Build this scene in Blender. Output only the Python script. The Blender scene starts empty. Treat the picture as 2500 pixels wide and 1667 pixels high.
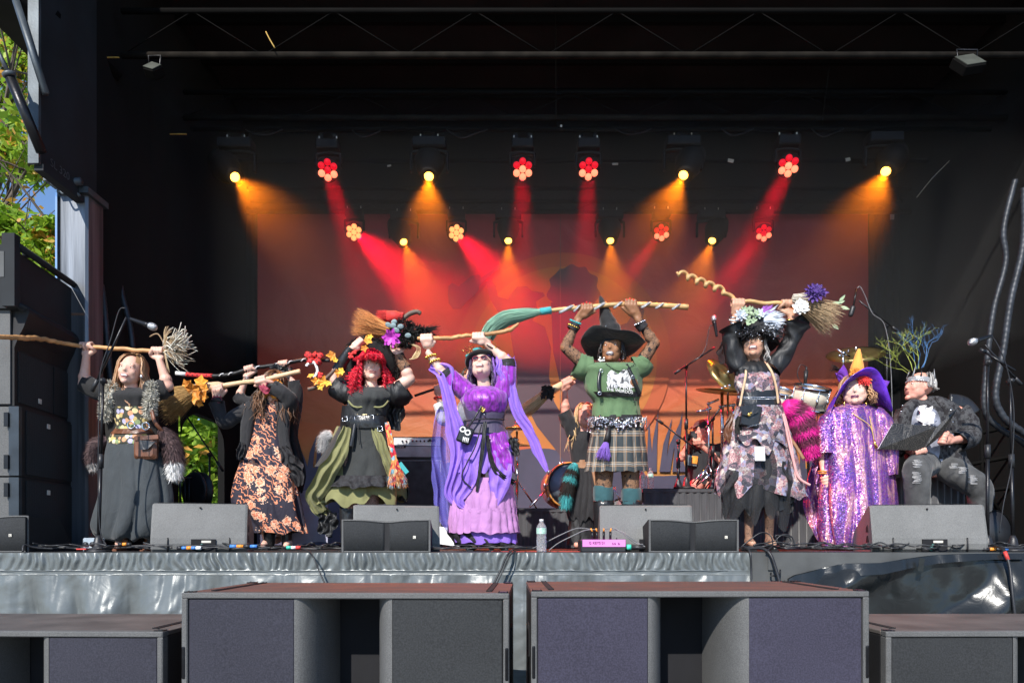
import bpy, math, random
import numpy as np
from mathutils import Vector, Matrix, noise as mnoise
random.seed(7)
SC = bpy.context.scene
COL = SC.collection
# camera, sky, sun, exposure
F, EY, HY = 1700.0, 0.085, 1318.0
def P(px, py, d):
 return Vector(((px - 1250) / F * d, d, EY + (HY - py) / F * d))
cam = bpy.data.cameras.new('camera'); camo = bpy.data.objects.new('camera', cam); COL.objects.link(camo)
cam.sensor_width = 36; cam.lens = 36 * F / 2500; cam.shift_y = (HY - 833.5) / 2500
cam.clip_start = 0.05; cam.clip_end = 2000
camo.location = (0, 0, EY); camo.rotation_euler = (math.radians(90), 0, 0)
SC.camera = camo
SUN_EL, SUN_AZ = 38.5, 20.0            # azimuth: degrees left of straight behind the camera
w = bpy.data.worlds.new('World'); SC.world = w; w.use_nodes = True
nt = w.node_tree; bg = nt.nodes['Background']
sky = nt.nodes.new('ShaderNodeTexSky'); sky.sky_type = 'NISHITA'; sky.sun_disc = False
sky.sun_elevation = math.radians(SUN_EL); sky.sun_rotation = math.radians(180 + SUN_AZ)
sky.ozone_density = 5.0; sky.air_density = 1.0; sky.dust_density = 0.0; sky.altitude = 1200
nt.links.new(sky.outputs[0], bg.inputs[0]); bg.inputs[1].default_value = 0.15
sl = bpy.data.lights.new('sun', 'SUN'); so = bpy.data.objects.new('sun', sl); COL.objects.link(so)
sl.energy = 4.8; sl.angle = math.radians(0.53); sl.color = (1.0, 0.955, 0.89)
az, el = math.radians(SUN_AZ), math.radians(SUN_EL)
sv = Vector((-math.sin(az) * math.cos(el), -math.cos(az) * math.cos(el), math.sin(el)))
so.rotation_euler = sv.to_track_quat('Z', 'Y').to_euler(); so.location = (-3, -6, 8)
vs = SC.view_settings; vs.view_transform = 'Standard'; vs.look = 'None'; vs.exposure = 0.45; vs.gamma = 1.0
vs.use_curve_mapping = False
try:
 SC.cycles.use_denoising = True
 SC.cycles.max_bounces = 6; SC.cycles.transparent_max_bounces = 16
 SC.cycles.volume_bounces = 0; SC.cycles.sample_clamp_indirect = 4.0
except Exception: pass
# helpers
def hx(s):
 s = s.lstrip('#'); v = [int(s[i:i + 2], 16) / 255 for i in (0, 2, 4)]
 return tuple(c / 12.92 if c <= .04045 else ((c + .055) / 1.055) ** 2.4 for c in v)
MATS = {}
def nmat(name):
 m = bpy.data.materials.new(name); m.use_nodes = True
 MATS[name] = m
 return m, m.node_tree, m.node_tree.nodes['Principled BSDF']
def col4(c):
 if isinstance(c, str): c = hx(c)
 return (c[0], c[1], c[2], 1)
def N(t, kind, **kw):
 n = t.nodes.new('ShaderNode' + kind)
 for k, v in kw.items():
  if k.startswith('i_'):
   key = k[2:]; key = int(key) if key.isdigit() else key.replace('_', ' ')
   n.inputs[key].default_value = v
  else: setattr(n, k, v)
 return n
def coords(t, kind='Object', scale=(1, 1, 1), rot=(0, 0, 0)):
 c = N(t, 'TexCoord'); mp = N(t, 'Mapping'); mp.inputs['Scale'].default_value = scale; mp.inputs['Rotation'].default_value = rot
 t.links.new(c.outputs[kind], mp.inputs[0]); return mp.outputs[0]
def ramp(t, fac, stops, interp='LINEAR'):
 r = N(t, 'ValToRGB'); r.color_ramp.interpolation = interp
 e = r.color_ramp.elements
 while len(e) < len(stops): e.new(.5)
 for k, (p, c) in enumerate(stops):
  e[k].position = p; e[k].color = col4(c)
 t.links.new(fac, r.inputs[0]); return r.outputs[0]
def mix(t, fac, a, b, mode='MIX'):
 n = N(t, 'MixRGB', blend_type=mode)
 for k, v in ((0, fac), (1, a), (2, b)):
  if hasattr(v, 'is_output'): t.links.new(v, n.inputs[k])
  elif k == 0: n.inputs[0].default_value = v
  else: n.inputs[k].default_value = col4(v)
 return n.outputs[0]
def math_(t, op, a, b=None, c=None):
 n = N(t, 'Math', operation=op)
 for k, v in enumerate((a, b, c)):
  if v is None: continue
  if hasattr(v, 'is_output'): t.links.new(v, n.inputs[k])
  else: n.inputs[k].default_value = v
 return n.outputs[0]
def bump(t, h, b, strength=.3, dist=.01):
 n = N(t, 'Bump'); n.inputs['Strength'].default_value = strength; n.inputs['Distance'].default_value = dist
 t.links.new(h, n.inputs['Height']); t.links.new(n.outputs[0], b.inputs['Normal'])
def mat(name, c, rough=.6, metal=0, var=.25, scale=8, bs=60, bst=.25, bd=.003, spec=.5, c2=None, sheen=0, stretch=(1, 1, 1), coat=0):
 if name in MATS: return MATS[name]
 m, t, b = nmat(name)
 co = coords(t, 'Object', stretch)
 n = N(t, 'TexNoise'); n.inputs['Scale'].default_value = scale; n.inputs['Detail'].default_value = 5; t.links.new(co, n.inputs[0])
 cc = col4(c); d = col4(c2) if c2 else tuple(max(0, x * (1 - var)) for x in cc[:3]) + (1,)
 e = cc if c2 else tuple(min(1, x * (1 + var)) for x in cc[:3]) + (1,)
 out = ramp(t, n.outputs[0], [(.32, d[:3]), (.68, e[:3])])
 t.links.new(out, b.inputs['Base Color'])
 b.inputs['Roughness'].default_value = rough; b.inputs['Metallic'].default_value = metal
 b.inputs['Specular IOR Level'].default_value = spec
 if sheen: b.inputs['Sheen Weight'].default_value = sheen
 if coat: b.inputs['Coat Weight'].default_value = coat
 if bst:
  n2 = N(t, 'TexNoise'); n2.inputs['Scale'].default_value = bs; n2.inputs['Detail'].default_value = 3; t.links.new(co, n2.inputs[0])
  bump(t, n2.outputs[0], b, bst, bd)
 return m
def emat(name, c, strength):
 if name in MATS: return MATS[name]
 m, t, b = nmat(name)
 b.inputs['Base Color'].default_value = col4(c)
 b.inputs['Emission Color'].default_value = col4(c); b.inputs['Emission Strength'].default_value = strength
 return m
class MB:
 def __init__(s): s.v = []; s.f = []; s.uv = []; s.sm = []; s.mi = []; s.cur = 0
 def add(s, vs, fs, uv=None, smooth=True):
  o = len(s.v); s.v += [tuple(x) for x in vs]
  s.uv += (uv if uv else [(x[0], x[2]) for x in s.v[o:]])
  for f in fs: s.f.append(tuple(i + o for i in f)); s.sm.append(smooth); s.mi.append(s.cur)
 def box(s, c, h, rot=None, smooth=False):
  R = rot if rot is not None else Matrix.Identity(3); c = Vector(c)
  vs = [c + R @ Vector((x * h[0], y * h[1], z * h[2])) for x in (-1, 1) for y in (-1, 1) for z in (-1, 1)]
  s.add(vs, [(0, 1, 3, 2), (4, 6, 7, 5), (0, 4, 5, 1), (2, 3, 7, 6), (0, 2, 6, 4), (1, 5, 7, 3)], smooth=smooth); return s
 def bbox(s, a, b): # corners
  a, b = Vector(a), Vector(b); return s.box((a + b) / 2, (abs(b.x - a.x) / 2, abs(b.y - a.y) / 2, abs(b.z - a.z) / 2))
 def bev(s, c, h, r, rot=None):   # rounded-edge box (8-point rounded outline extruded with chamfered ends)
  R = rot if rot is not None else Matrix.Identity(3); c = Vector(c); vs = [];
  for ysgn, ins in ((-1, r), (-1, 0), (1, 0), (1, r)):
   yy = ysgn * (h[1] - (0 if ins else r))
   hx_, hz_ = h[0] - ins, h[2] - ins
   for (sx, sz) in ((1, 1), (-1, 1), (-1, -1), (1, -1)):
    pts = [(hx_, hz_ - r), (hx_ - r * .3, hz_ - r * .3), (hx_ - r, hz_)]
    if sx * sz < 0: pts = pts[::-1]
    for (x, z) in pts: vs.append(c + R @ Vector((sx * x, yy, sz * z)))
  fs = [tuple(range(11, -1, -1)), tuple(range(36, 48))]
  for k in range(3):
   for i in range(12):
    j = (i + 1) % 12; fs.append((k * 12 + i, k * 12 + j, k * 12 + 12 + j, k * 12 + 12 + i))
  s.add(vs, fs, smooth=False); return s
 def loft(s, rings, caps=(True, True), closed=True, uvs=None):
  n = len(rings[0]); m = len(rings); vs = []; uv = []
  for j, r in enumerate(rings):
   for i, p in enumerate(r): vs.append(p); uv.append((i / n, j / max(1, m - 1)))
  fs = []
  for j in range(m - 1):
   for i in range(n if closed else n - 1):
    k = (i + 1) % n; fs.append((j * n + i, j * n + k, (j + 1) * n + k, (j + 1) * n + i))
  if closed and caps[0]: fs.append(tuple(range(n - 1, -1, -1)))
  if closed and caps[1]: fs.append(tuple((m - 1) * n + i for i in range(n)))
  s.add(vs, fs, uvs or uv); return s
 def tube(s, pts, rad, seg=8, caps=True, fn=None, up=None):
  pts = [Vector(p) for p in pts]; n = len(pts)
  if not hasattr(rad, '__len__'): rad = [rad] * n
  T = []
  for i in range(n):
   a = pts[max(0, i - 1)]; b = pts[min(n - 1, i + 1)]; d = b - a
   T.append(d.normalized() if d.length > 1e-9 else Vector((0, 0, 1)))
  ref = Vector(up) if up else (Vector((0, 1, 0)) if abs(T[0].y) < .8 else Vector((1, 0, 0)))
  nx = (ref - T[0] * ref.dot(T[0])).normalized(); rings = []
  for i in range(n):
   nx = nx - T[i] * nx.dot(T[i])
   nx = nx.normalized() if nx.length > 1e-6 else T[i].orthogonal().normalized()
   ny = T[i].cross(nx); r = rad[i]; ra, rb = (r if hasattr(r, '__len__') else (r, r)); ring = []
   for k in range(seg):
    th = 2 * math.pi * k / seg; m = fn(i / max(1, n - 1), th) if fn else 1
    ring.append(pts[i] + nx * (math.cos(th) * ra * m) + ny * (math.sin(th) * rb * m))
   rings.append(ring)
  s.loft(rings, (caps, caps)); return s
 def cap(s, a, b, ra, rb=None, seg=14, st=4):   # capsule, tapered, round ends
  a, b = Vector(a), Vector(b); rb = ra if rb is None else rb; d = b - a
  L = d.length; u = d / L if L > 1e-9 else Vector((0, 0, 1))
  pts, rad = [], []
  for k in range(st + 1):
   t = math.pi / 2 * k / st; pts.append(a - u * (math.cos(t) * ra)); rad.append(max(1e-5, math.sin(t) * ra))
  for k in range(st, -1, -1):
   t = math.pi / 2 * k / st; pts.append(b + u * (math.cos(t) * rb)); rad.append(max(1e-5, math.sin(t) * rb))
  return s.tube(pts, rad, seg)
 def cyl(s, a, b, r, r2=None, seg=12): return s.tube([a, b], [r, r if r2 is None else r2], seg)
 def ell(s, c, r, R=None, seg=16, rings=10):
  c = Vector(c); R = R if R is not None else Matrix.Identity(3)
  if not hasattr(r, '__len__'): r = (r, r, r)
  rr = []
  for j in range(rings + 1):
   ph = math.pi * j / rings; ph = min(max(ph, .02), math.pi - .02)
   rr.append([c + R @ Vector((math.sin(ph) * math.cos(a) * r[0], math.sin(ph) * math.sin(a) * r[1], -math.cos(ph) * r[2])) for a in [2 * math.pi * i / seg for i in range(seg)]])
  return s.loft(rr)
 def lathe(s, prof, c=(0, 0, 0), R=None, seg=24, caps=(True, True)):
  c = Vector(c); R = R if R is not None else Matrix.Identity(3)
  return s.loft([[c + R @ Vector((r * math.cos(a), r * math.sin(a), z)) for a in [2 * math.pi * i / seg for i in range(seg)]] for (r, z) in prof], caps)
 def prism(s, poly, a, off, smooth=False):   # poly: list of 3D points; extruded by vector off
  off = Vector(off); n = len(poly); vs = [Vector(p) for p in poly] + [Vector(p) + off for p in poly]
  fs = [tuple(range(n)), tuple(range(2 * n - 1, n - 1, -1))] + [(i, i + n, (i + 1) % n + n, (i + 1) % n) for i in range(n)]
  s.add(vs, fs, smooth=smooth); return s
 def sheet(s, grid, thick=0):  # grid rows of points
  return s.loft(grid, closed=False)
 def build(s, name, m, parent=None, label=None, kind=None, cat=None, group=None, keep=None, mats=None, auto=True):
  org = Vector(parent['_o']) if parent is not None and '_o' in parent else Vector((0, 0, 0))
  top = parent is None and kind != 'structure'
  me = bpy.data.meshes.new(name); V = np.array(s.v, dtype=np.float64).reshape(-1, 3)
  if top and len(V):      # put the origin at the base
   org = Vector(((V[:, 0].min() + V[:, 0].max()) / 2, (V[:, 1].min() + V[:, 1].max()) / 2, V[:, 2].min()))
  if len(V): V = V - np.array(org)
  me.from_pydata(V.tolist(), [], s.f); me.update()
  li = np.zeros(len(me.loops), dtype=np.int32); me.loops.foreach_get('vertex_index', li)
  uvl = me.uv_layers.new(name='UVMap'); U = np.array(s.uv, dtype=np.float32)[li]
  uvl.data.foreach_set('uv', U.ravel())
  me.polygons.foreach_set('use_smooth', s.sm)
  for x in (mats or [m]): me.materials.append(x)
  if mats: me.polygons.foreach_set('material_index', s.mi)
  o = bpy.data.objects.new(name, me); COL.objects.link(o)
  if parent is not None:
   o.parent = parent
   po = parent
   if '_o' not in parent: pass
   if parent.type == 'MESH' and parent.get('_mo') is not None:   # sub-part of a mesh part that sits at its parent's origin
    pass
   o.location = (0, 0, 0)
  elif top: o.location = org
  if len(V): o['_o'] = tuple(org)
  if label: o['label'] = label
  if kind: o['kind'] = kind
  if cat: o['category'] = cat
  if group: o['group'] = group
  return o
def thing(name, label, cat, loc=(0, 0, 0), group=None):
 o = bpy.data.objects.new(name, None); COL.objects.link(o); o.empty_display_size = .05
 o.location = loc; o['label'] = label; o['category'] = cat; o['_o'] = tuple(loc)
 if group: o['group'] = group
 return o
def lbox(name, label, cat, parts, loc, rotz=0, group=None): pass
def rotm(x=0, y=0, z=0):
 return (Matrix.Rotation(math.radians(z), 3, 'Z') @ Matrix.Rotation(math.radians(x), 3, 'X') @ Matrix.Rotation(math.radians(y), 3, 'Y'))
def dup(root, loc=None, rot=None, label=None, group=None):
 def cp(o, par):
  c = o.copy(); COL.objects.link(c)
  if par is not None: c.parent = par
  for ch in o.children: cp(ch, c)
  return c
 r = cp(root, None)
 if loc is not None: r.location = loc;
 if rot is not None: r.rotation_euler = rot
 if label: r['label'] = label
 if group: r['group'] = group
 return r
def spline(pts, n=8):       # Catmull-Rom through points (lists or Vectors)
 pts = [Vector(p) for p in pts]; out = []
 for i in range(len(pts) - 1):
  p0 = pts[max(0, i - 1)]; p1 = pts[i]; p2 = pts[i + 1]; p3 = pts[min(len(pts) - 1, i + 2)]
  for k in range(n):
   t = k / n
   out.append(.5 * ((2 * p1) + (p2 - p0) * t + (2 * p0 - 5 * p1 + 4 * p2 - p3) * t * t + (3 * p1 - p0 - 3 * p2 + p3) * t ** 3))
 out.append(pts[-1]); return out
def nz(*a): return mnoise.noise(Vector(a))
def textmesh(s, size, name, m, M, parent=None, extrude=.0008, **kw):
 cu = bpy.data.curves.new('txt', 'FONT'); cu.body = s; cu.size = size; cu.extrude = extrude; cu.align_x = 'CENTER'; cu.align_y = 'CENTER'
 o = bpy.data.objects.new('txt', cu); COL.objects.link(o); bpy.context.view_layer.update()
 me = bpy.data.meshes.new_from_object(o.evaluated_get(bpy.context.evaluated_depsgraph_get()))
 bpy.data.objects.remove(o); org = Vector(parent['_o']) if parent is not None else Vector((0, 0, 0))
 me.transform(Matrix.Translation(-org) @ M); me.name = name; me.materials.clear(); me.materials.append(m)
 q = bpy.data.objects.new(name, me); COL.objects.link(q)
 if parent is not None: q.parent = parent; q['_o'] = tuple(org)
 for k, v in kw.items(): q[k] = v
 return q
def facing(loc, rz=0, tilt=0):
 return Matrix.Translation(loc) @ Matrix.Rotation(math.radians(rz), 4, 'Z') @ Matrix.Rotation(math.radians(90 + tilt), 4, 'X')
# materials of the place
mat('pale_asphalt', (.24, .23, .21), .9, scale=3, bs=200, bst=.5)  # paler than dark asphalt so the ground bounces fill light to the stage
mat('black_wall', (.010, .0097, .0095), .9, spec=.15, var=.35, scale=1.2, bs=40, bst=.1, stretch=(1, 1, .25))
mat('black_cloth', (.0035, .0035, .004), .9, spec=.2, var=.3, scale=6, bs=180, bst=.2)
mat('deck_black', (.02, .02, .021), .6, scale=5, bs=150, bst=.4)
mat('roof_black', (.016, .015, .015), .8, spec=.2, var=.3, scale=1.5, bs=20, bst=.1)
mat('truss_dark', (.0035, .0032, .003), .9, 0, spec=.1, scale=3, bs=60)
mat('truss_worn', (.012, .010, .008), .9, 0, spec=.1, var=.6, scale=5, bs=60)
mat('steel_grey', (.13, .14, .155), .42, .6, var=.5, scale=5, bs=40, bst=.3, stretch=(3, 3, .12))
mat('rust_edge', (.16, .09, .06), .6, .2, var=.5, scale=9)
mat('panel_dark', (.007, .010, .013), .8, var=.4, scale=3, bs=30, bst=.15)
mat('panel_edge', (.075, .09, .10), .5, .3, var=.3, scale=6)
mat('deck_edge', (.075, .078, .077), .7, 0, var=.25, scale=4, bs=80, bst=.2)
mat('yellow_mark', (.45, .28, .05), .6, var=.3)
mat('tag_white', (.55, .52, .45), .7)
mat('black_metal', (.02, .02, .022), .35, .6, var=.3)
mat('black_plastic', (.018, .018, .02), .45, var=.3)
mat('chrome', (.75, .76, .78), .16, 1.0, var=.08, bst=0)
mat('duct', (.028, .031, .037), .5, .3, var=.4, scale=12, bst=0)
GZ = -1.30
g = MB(); g.add([(-300, -60, GZ), (300, -60, GZ), (300, 500, GZ), (-300, 500, GZ)], [(0, 1, 2, 3)], smooth=False)
g.build('ground', MATS['pale_asphalt'], kind='structure')
# the mobile stage
FD = 4.86; BD = 9.30; WL = -3.52; WR = 5.15; RZ = 5.6; RF = 5.15
st = thing('mobile_stage', 'black mobile stage with raised roof, dark side walls and grey steel pillar', 'stage', (.8, 7, GZ))
m = MB(); m.bbox((-4.6, FD + .02, -.26), (6.2, BD + .3, 0)); m.build('deck', MATS['deck_black'], st)
m = MB(); m.bbox((-4.6, FD, -.205), (6.2, FD + .02, -.001)); m.build('deck_edge', MATS['deck_edge'], st)
m = MB()
OP0, OP1, OZ = 7.35, 8.52, 1.50
m.bbox((WL - .08, 5.9, 0), (WL, OP0, RZ)); m.bbox((WL - .08, OP1, 0), (WL, BD, RZ)); m.bbox((WL - .08, OP0, OZ), (WL, OP1, RZ)); m.bbox((WL - .08, OP0, 0), (WL, OP1, .10))
m.build('side_wall', MATS['black_wall'], st, label='left black side wall with a low opening onto the trees')
m = MB()  # draped cloth corner of the opening
pts = [[Vector((WL + .012 + .01 * math.sin(9 * u + z), OP0 + u * (OP1 - OP0), OZ + .05 - (.42 * (1 - (1 - abs(2 * u - 1)) ** .35)) * z)) for u in np.linspace(0, 1, 24)] for z in (0, .5, 1)]
m.sheet(pts); m.build('opening_drape', MATS['black_cloth'], st)
m = MB(); m.bbox((WR, RF + .5, 0), (WR + .1, BD, RZ)); m.build('side_wall', MATS['black_wall'], st, label='right black side wall')
m = MB(); m.bbox((WL - .1, BD, 0), (WR + .1, BD + .08, RZ)); m.build('back_wall', MATS['black_wall'], st)
for (xa, xb) in ((545, 633), (2116, 2200)):
 m = MB(); A = P(xa, 0, 9.24).x; B = P(xb, 0, 9.24).x
 m.sheet([[Vector((A + (B - A) * u, 9.235 + .022 * math.sin(u * 26 + .6 * math.sin(3 * u + z)), z)) for u in np.linspace(0, 1, 60)] for z in np.linspace(.03, 4.5, 14)])
 m.build('side_drape', MATS['black_cloth'], st)
m = MB(); m.bbox((WL - 2, RF, RZ), (WR + .5, BD + .3, RZ + .1)); m.build('roof', MATS['roof_black'], st)  # left overhang past the side wall is added to block the sun
for k, d in enumerate(np.arange(RF + .25, BD, .62)):
 m = MB(); m.bbox((WL, d, RZ - .12), (WR, d + .05, RZ - .002)); m.build('roof_purlin', MATS['truss_dark'], st)
m = MB(); m.bbox((WL - .5, RF - .02, RZ - .02), (WR + .5, RF + .06, RZ + .22)); m.build('roof_beam', MATS['panel_edge'], st)
zb = P(100, 400, 5.2).z; zb2 = P(196, 478, 5.64).z
m = MB(); m.bbox((WL - .03, 5.2, zb), (WL + .0, 5.9, RZ)); m.build('wing_panel', MATS['panel_dark'], st)
m = MB(); m.bbox((WL - .075, 5.17, zb - .01), (WL + .004, 5.198, RZ)); m.build('panel_flange', MATS['panel_edge'], st)
m = MB(); m.bbox((WL - .05, 5.2, zb - .05), (WL + .02, 5.9, zb - .002)); m.build('panel_rail', MATS['panel_dark'], st)
mk = Matrix.Translation((WL + .003, 5.42, zb + .07)) @ Matrix.Rotation(math.radians(90), 4, 'Z') @ Matrix.Rotation(math.radians(90), 4, 'X')
textmesh('SL 320', .085, 'panel_lettering', MATS['panel_edge'], mk, st)
m = MB(); m.tube([P(38, 0, 5.15), P(112, 230, 5.17)], .028, 4); m.build('roof_strut', MATS['panel_edge'], st)
m = MB(); m.tube([P(60, -40, 5.5), P(290, 190, 6.2)], .05, 4); m.tube([P(-60, -160, 5.3), P(120, 60, 5.4)], .12, 4); m.build('roof_strut', MATS['truss_dark'], st)
m = MB(); m.cyl(P(22, 182, 5.0), P(101, 372, 5.14), .036, seg=14); m.cyl(P(15, 180, 5.0), P(30, 180, 5.0), .01); m.build('ram_cylinder', MATS['black_metal'], st)
m = MB(); m.cyl(P(-20, 95, 4.97), P(24, 184, 5.0), .015, seg=10); m.build('ram_rod', MATS['steel_grey'], st)
m = MB(); m.lathe([(.038, -.012), (.045, -.006), (.045, .012), (.038, .018)], P(22, 182, 5.0), (P(101, 372, 5.14) - P(22, 182, 5.0)).to_track_quat('Z', 'Y').to_matrix(), 14); m.build('ram_collar', MATS['panel_edge'], st)
pA = P(143, 480, 5.7); pB = P(213, 480, 5.7)
m = MB(); zt = P(0, 470, 5.7).z
m.bev(((pA.x + pB.x) / 2, 5.82, zt / 2), ((pB.x - pA.x) / 2, .12, zt / 2), .018); m.build('pillar', MATS['steel_grey'], st)
m = MB(); m.bbox((pA.x - .028, 5.70, 0), (pA.x - .012, 5.78, zt)); m.build('pillar_edge_rail', MATS['chrome'], st)
m = MB(); m.bbox((pA.x + .01, 5.66, zt - .02), (pB.x + .03, 5.95, zt + .03)); m.bbox((pA.x - .06, 5.6, zt + .05), (pA.x + .05, 5.75, zt + .12)); m.cyl((pA.x, 5.62, zt + .03), (pB.x, 5.62, zt + .05), .03); m.cyl((pA.x + .12, 5.60, zt + .01), (pB.x - .01, 5.62, zt - .07), .014)
m.tube(spline([(pA.x + .06, 5.62, zt), (pA.x + .1, 5.6, zt - .06), (pA.x + .17, 5.6, zt - .02)], 5), .008, 6); m.build('pillar_latch', MATS['panel_edge'], st)
m = MB(); m.bbox((pA.x + .02, 5.697, P(0, 770, 5.7).z), (pB.x - .02, 5.703, P(0, 764, 5.7).z)); m.build('pillar_weld', MATS['rust_edge'], st)
for xx, d, y1, y2 in ((217, 6.0, 780, 1110), (197, 5.95, 800, 1200)):
 a = P(xx, y1, d); m = MB(); m.bbox((a.x, d, P(0, y2, d).z), (a.x + .035, d + .03, a.z)); m.build('wall_bracket', MATS['panel_edge'], st)
m = MB()
for (a, b) in (((2330, 1070), (2520, 1030)), ((2330, 1140), (2520, 1105)), ((2330, 1205), (2520, 1185)), ((2395, 1000), (2400, 1290)), ((2470, 800), (2478, 1290)), ((2470, 822), (2520, 795)), ((2352, 1105), (2352, 1150)), ((2380, 1180), (2420, 1250)), ((2400, 1180), (2440, 1250))):
 m.tube([P(*a, 7.2), P(*b, 7.2)], .022, 4)
m.build('stair_frame', MATS['truss_dark'], None, 'dark metal stair frame behind the microphone stands on the right', cat='stair frame')
def truss(d, zlo, zhi, x0, x1, label, step, worn):
 t = thing('roof_truss', label, 'truss', ((x0 + x1) / 2, d, zlo), group='trusses under the stage roof')
 for z, r in ((zlo, .028), (zhi, .024)):
  mm = MB(); mm.tube([(x0, d, z), (x1, d, z)], r, 6); mm.build('chord', MATS[worn if z == zlo else 'truss_dark'], t)
 xs = np.arange(x0, x1 - step / 2, step)
 for i, x in enumerate(xs):
  mm = MB(); up = i % 2
  mm.tube([(x, d, zlo if not up else zhi), (min(x + step, x1), d, zhi if not up else zlo)], .005, 5); mm.build('brace', MATS['truss_dark'], t)
 return t
truss(6.1, P(0, 136, 6.1).z, P(0, 28, 6.1).z, WL + .1, WR, 'front roof truss with a worn bottom tube, nearest the top of the picture', .62, 'truss_worn')
truss(7.25, P(0, 288, 7.25).z, P(0, 226, 7.25).z, WL + .1, WR, 'second roof truss back, just above the upper row of lamps', .58, 'truss_worn')
truss(9.0, P(0, 517, 9.0).z, P(0, 460, 9.0).z, WL + .1, WR, 'rear roof truss running along the top edge of the banner', .7, 'truss_worn')
for d, y, lab in ((7.2, 316, 'black lighting pipe that carries the upper row of lamps'), (8.85, 492, 'black lighting pipe that carries the lower row of lamps'), (8.3, 393, 'thin pipe with paper tags between the two rows of lamps')):
 m = MB(); z = P(0, y, d).z; m.tube([(WL + .2, d, z), (WR - .2, d, z)], .024, 8)
 o = m.build('lighting_pipe', MATS['truss_dark'], None, lab, cat='pipe', group='pipes under the roof')
 if y == 316:
  m = MB(); m.bbox(P(412, 330, 7.17), P(455, 326, 7.16)); m.build('yellow_tape', MATS['yellow_mark'], o)
m = MB(); m.bbox(P(225, 143, 6.06), P(290, 139, 6.05)); m.build('tape_strip', MATS['yellow_mark'], None, 'orange tape strip on the bottom tube of the front truss', cat='tape')
for (xa, ya, xb, yb, d) in ((1356, 0, 1358, 308, 7.2), (2024, 170, 2007, 305, 7.2), (135, 100, 160, 205, 5.6), (1455+0, 530, 1456, 560, 9)):
 m = MB(); m.tube([P(xa, ya, d), P(xb, yb, d)], .005, 4); m.build('drop_wire', MATS['truss_worn'], None, 'thin hanging wire under the roof %s' % {1356: 'near the middle of the stage', 2024: 'on the right, above a red lamp', 135: 'beside the left wing panel', 1455: 'above the moon on the banner'}[xa], cat='wire')
for (xa, ya, xb, yb, d, c) in ((649, 78, 671, 118, 6.0, 'yellow_mark'), (371, 342, 383, 357, 7.6, 'yellow_mark'), (2238, 482, 2318, 393, 8.2, 'tag_white')):
 m = MB(); m.tube(spline([P(xa, ya, d), P((xa + xb) / 2 - 2, (ya + yb) / 2 - 2, d), P(xb, yb, d)], 4), .006, 4); m.build('tie_strap', MATS[c], None, {649: 'yellow strap end hanging at the front truss', 371: 'yellow strap end by the upper left wall', 2238: 'pale thin cord slanting across the dark right wall'}[xa], cat='strap')
for k, (x, y, d, w_, h_) in enumerate(((950, 405, 8.28, 10, 4), (1502, 401, 8.28, 14, 5), (1784, 393, 8.28, 14, 8), (2070, 390, 8.28, 12, 8), (2178, 530, 9.2, 10, 12), (1370, 308, 7.17, 5, 5))):
 m = MB(); a = P(x, y, d); m.box(a, (w_ / 2 / F * d, .004, h_ / 2 / F * d), rotm(0, 12 * (k % 3 - 1), 0)); m.build('paper_tag', MATS['tag_white'], None, ['small white tag on the pipe left of the middle lamps', 'oval white tag on the pipe right of the middle lamps', 'white triangular tag between the amber and red lamps', 'square white tag left of the last amber lamp', 'white tag on the dark wall right of the banner', 'tiny white tag on the upper lamp pipe'][k], cat='tag')
for k, (xa, xb, y, d) in enumerate(((600, 690, 316, 7.18), (860, 930, 318, 7.18), (1090, 1190, 316, 7.18), (1500, 1590, 314, 7.18), (1760, 1840, 314, 7.18), (1980, 2060, 314, 7.18), (900, 990, 496, 8.83), (1160, 1230, 496, 8.83), (1540, 1600, 496, 8.83))):
 m = MB(); m.tube(spline([P(xa, y, d), P((xa * 2 + xb) / 3, y + 14 + 3 * (k % 3), d), P((xa + 2 * xb) / 3, y + 12, d), P(xb, y, d)], 6), .007, 5); m.build('slack_cable', MATS['black_metal'], None, 'slack black cable hanging from the %s lamp pipe, %s from the left' % ('upper' if k < 6 else 'lower', ['first', 'second', 'third', 'fourth', 'fifth', 'sixth', 'first', 'second', 'third'][k]), cat='cable', group='slack cables under the lamp pipes')
mat('flood_glass', (.05, .055, .045), .6, .0, var=.3)
for (x, y, s, rz, lab) in ((2368, 148, 1, -18, 'square work floodlight with pale glass hanging at upper right'), (372, 163, .6, 30, 'dim work floodlight hanging at upper left')):
 c = P(x, y, 6.0); R = rotm(-35, rz, 0)
 t = thing('floodlight', lab, 'floodlight', c, group='work floodlights')
 m = MB(); m.bev(c + R @ Vector((0, .04, 0)), (.105 * s, .045, .095 * s), .012, R); m.build('housing', MATS['truss_dark'], t)
 m = MB(); m.box(c + R @ Vector((0, -.008, 0)), (.095 * s, .003, .085 * s), R); m.build('glass', MATS['flood_glass'], t)
 m = MB(); m.tube([c + R @ Vector((-.09 * s, .04, 0)), c + Vector((-.09 * s, .04, .12)), c + Vector((.09 * s, .04, .12)), c + R @ Vector((.09 * s, .04, 0))], .008, 6); m.build('yoke', MATS['black_metal'], t)
def duct(pts, r, lab):
 m = MB(); pp = spline(pts, 30); L = [0]
 for i in range(1, len(pp)): L.append(L[-1] + (pp[i] - pp[i - 1]).length)
 n = int(L[-1] / .012); q = []; j = 0
 for k in range(n + 1):
  s_ = L[-1] * k / n
  while j < len(L) - 2 and L[j + 1] < s_: j += 1
  f_ = (s_ - L[j]) / max(1e-9, L[j + 1] - L[j]); q.append(pp[j].lerp(pp[j + 1], f_))
 m.tube(q, [r * (1.0 if k % 4 else .90) for k in range(len(q))], 10); return m.build('cable_duct', MATS['duct'], None, lab, cat='duct', group='corrugated cable ducts')
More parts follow.
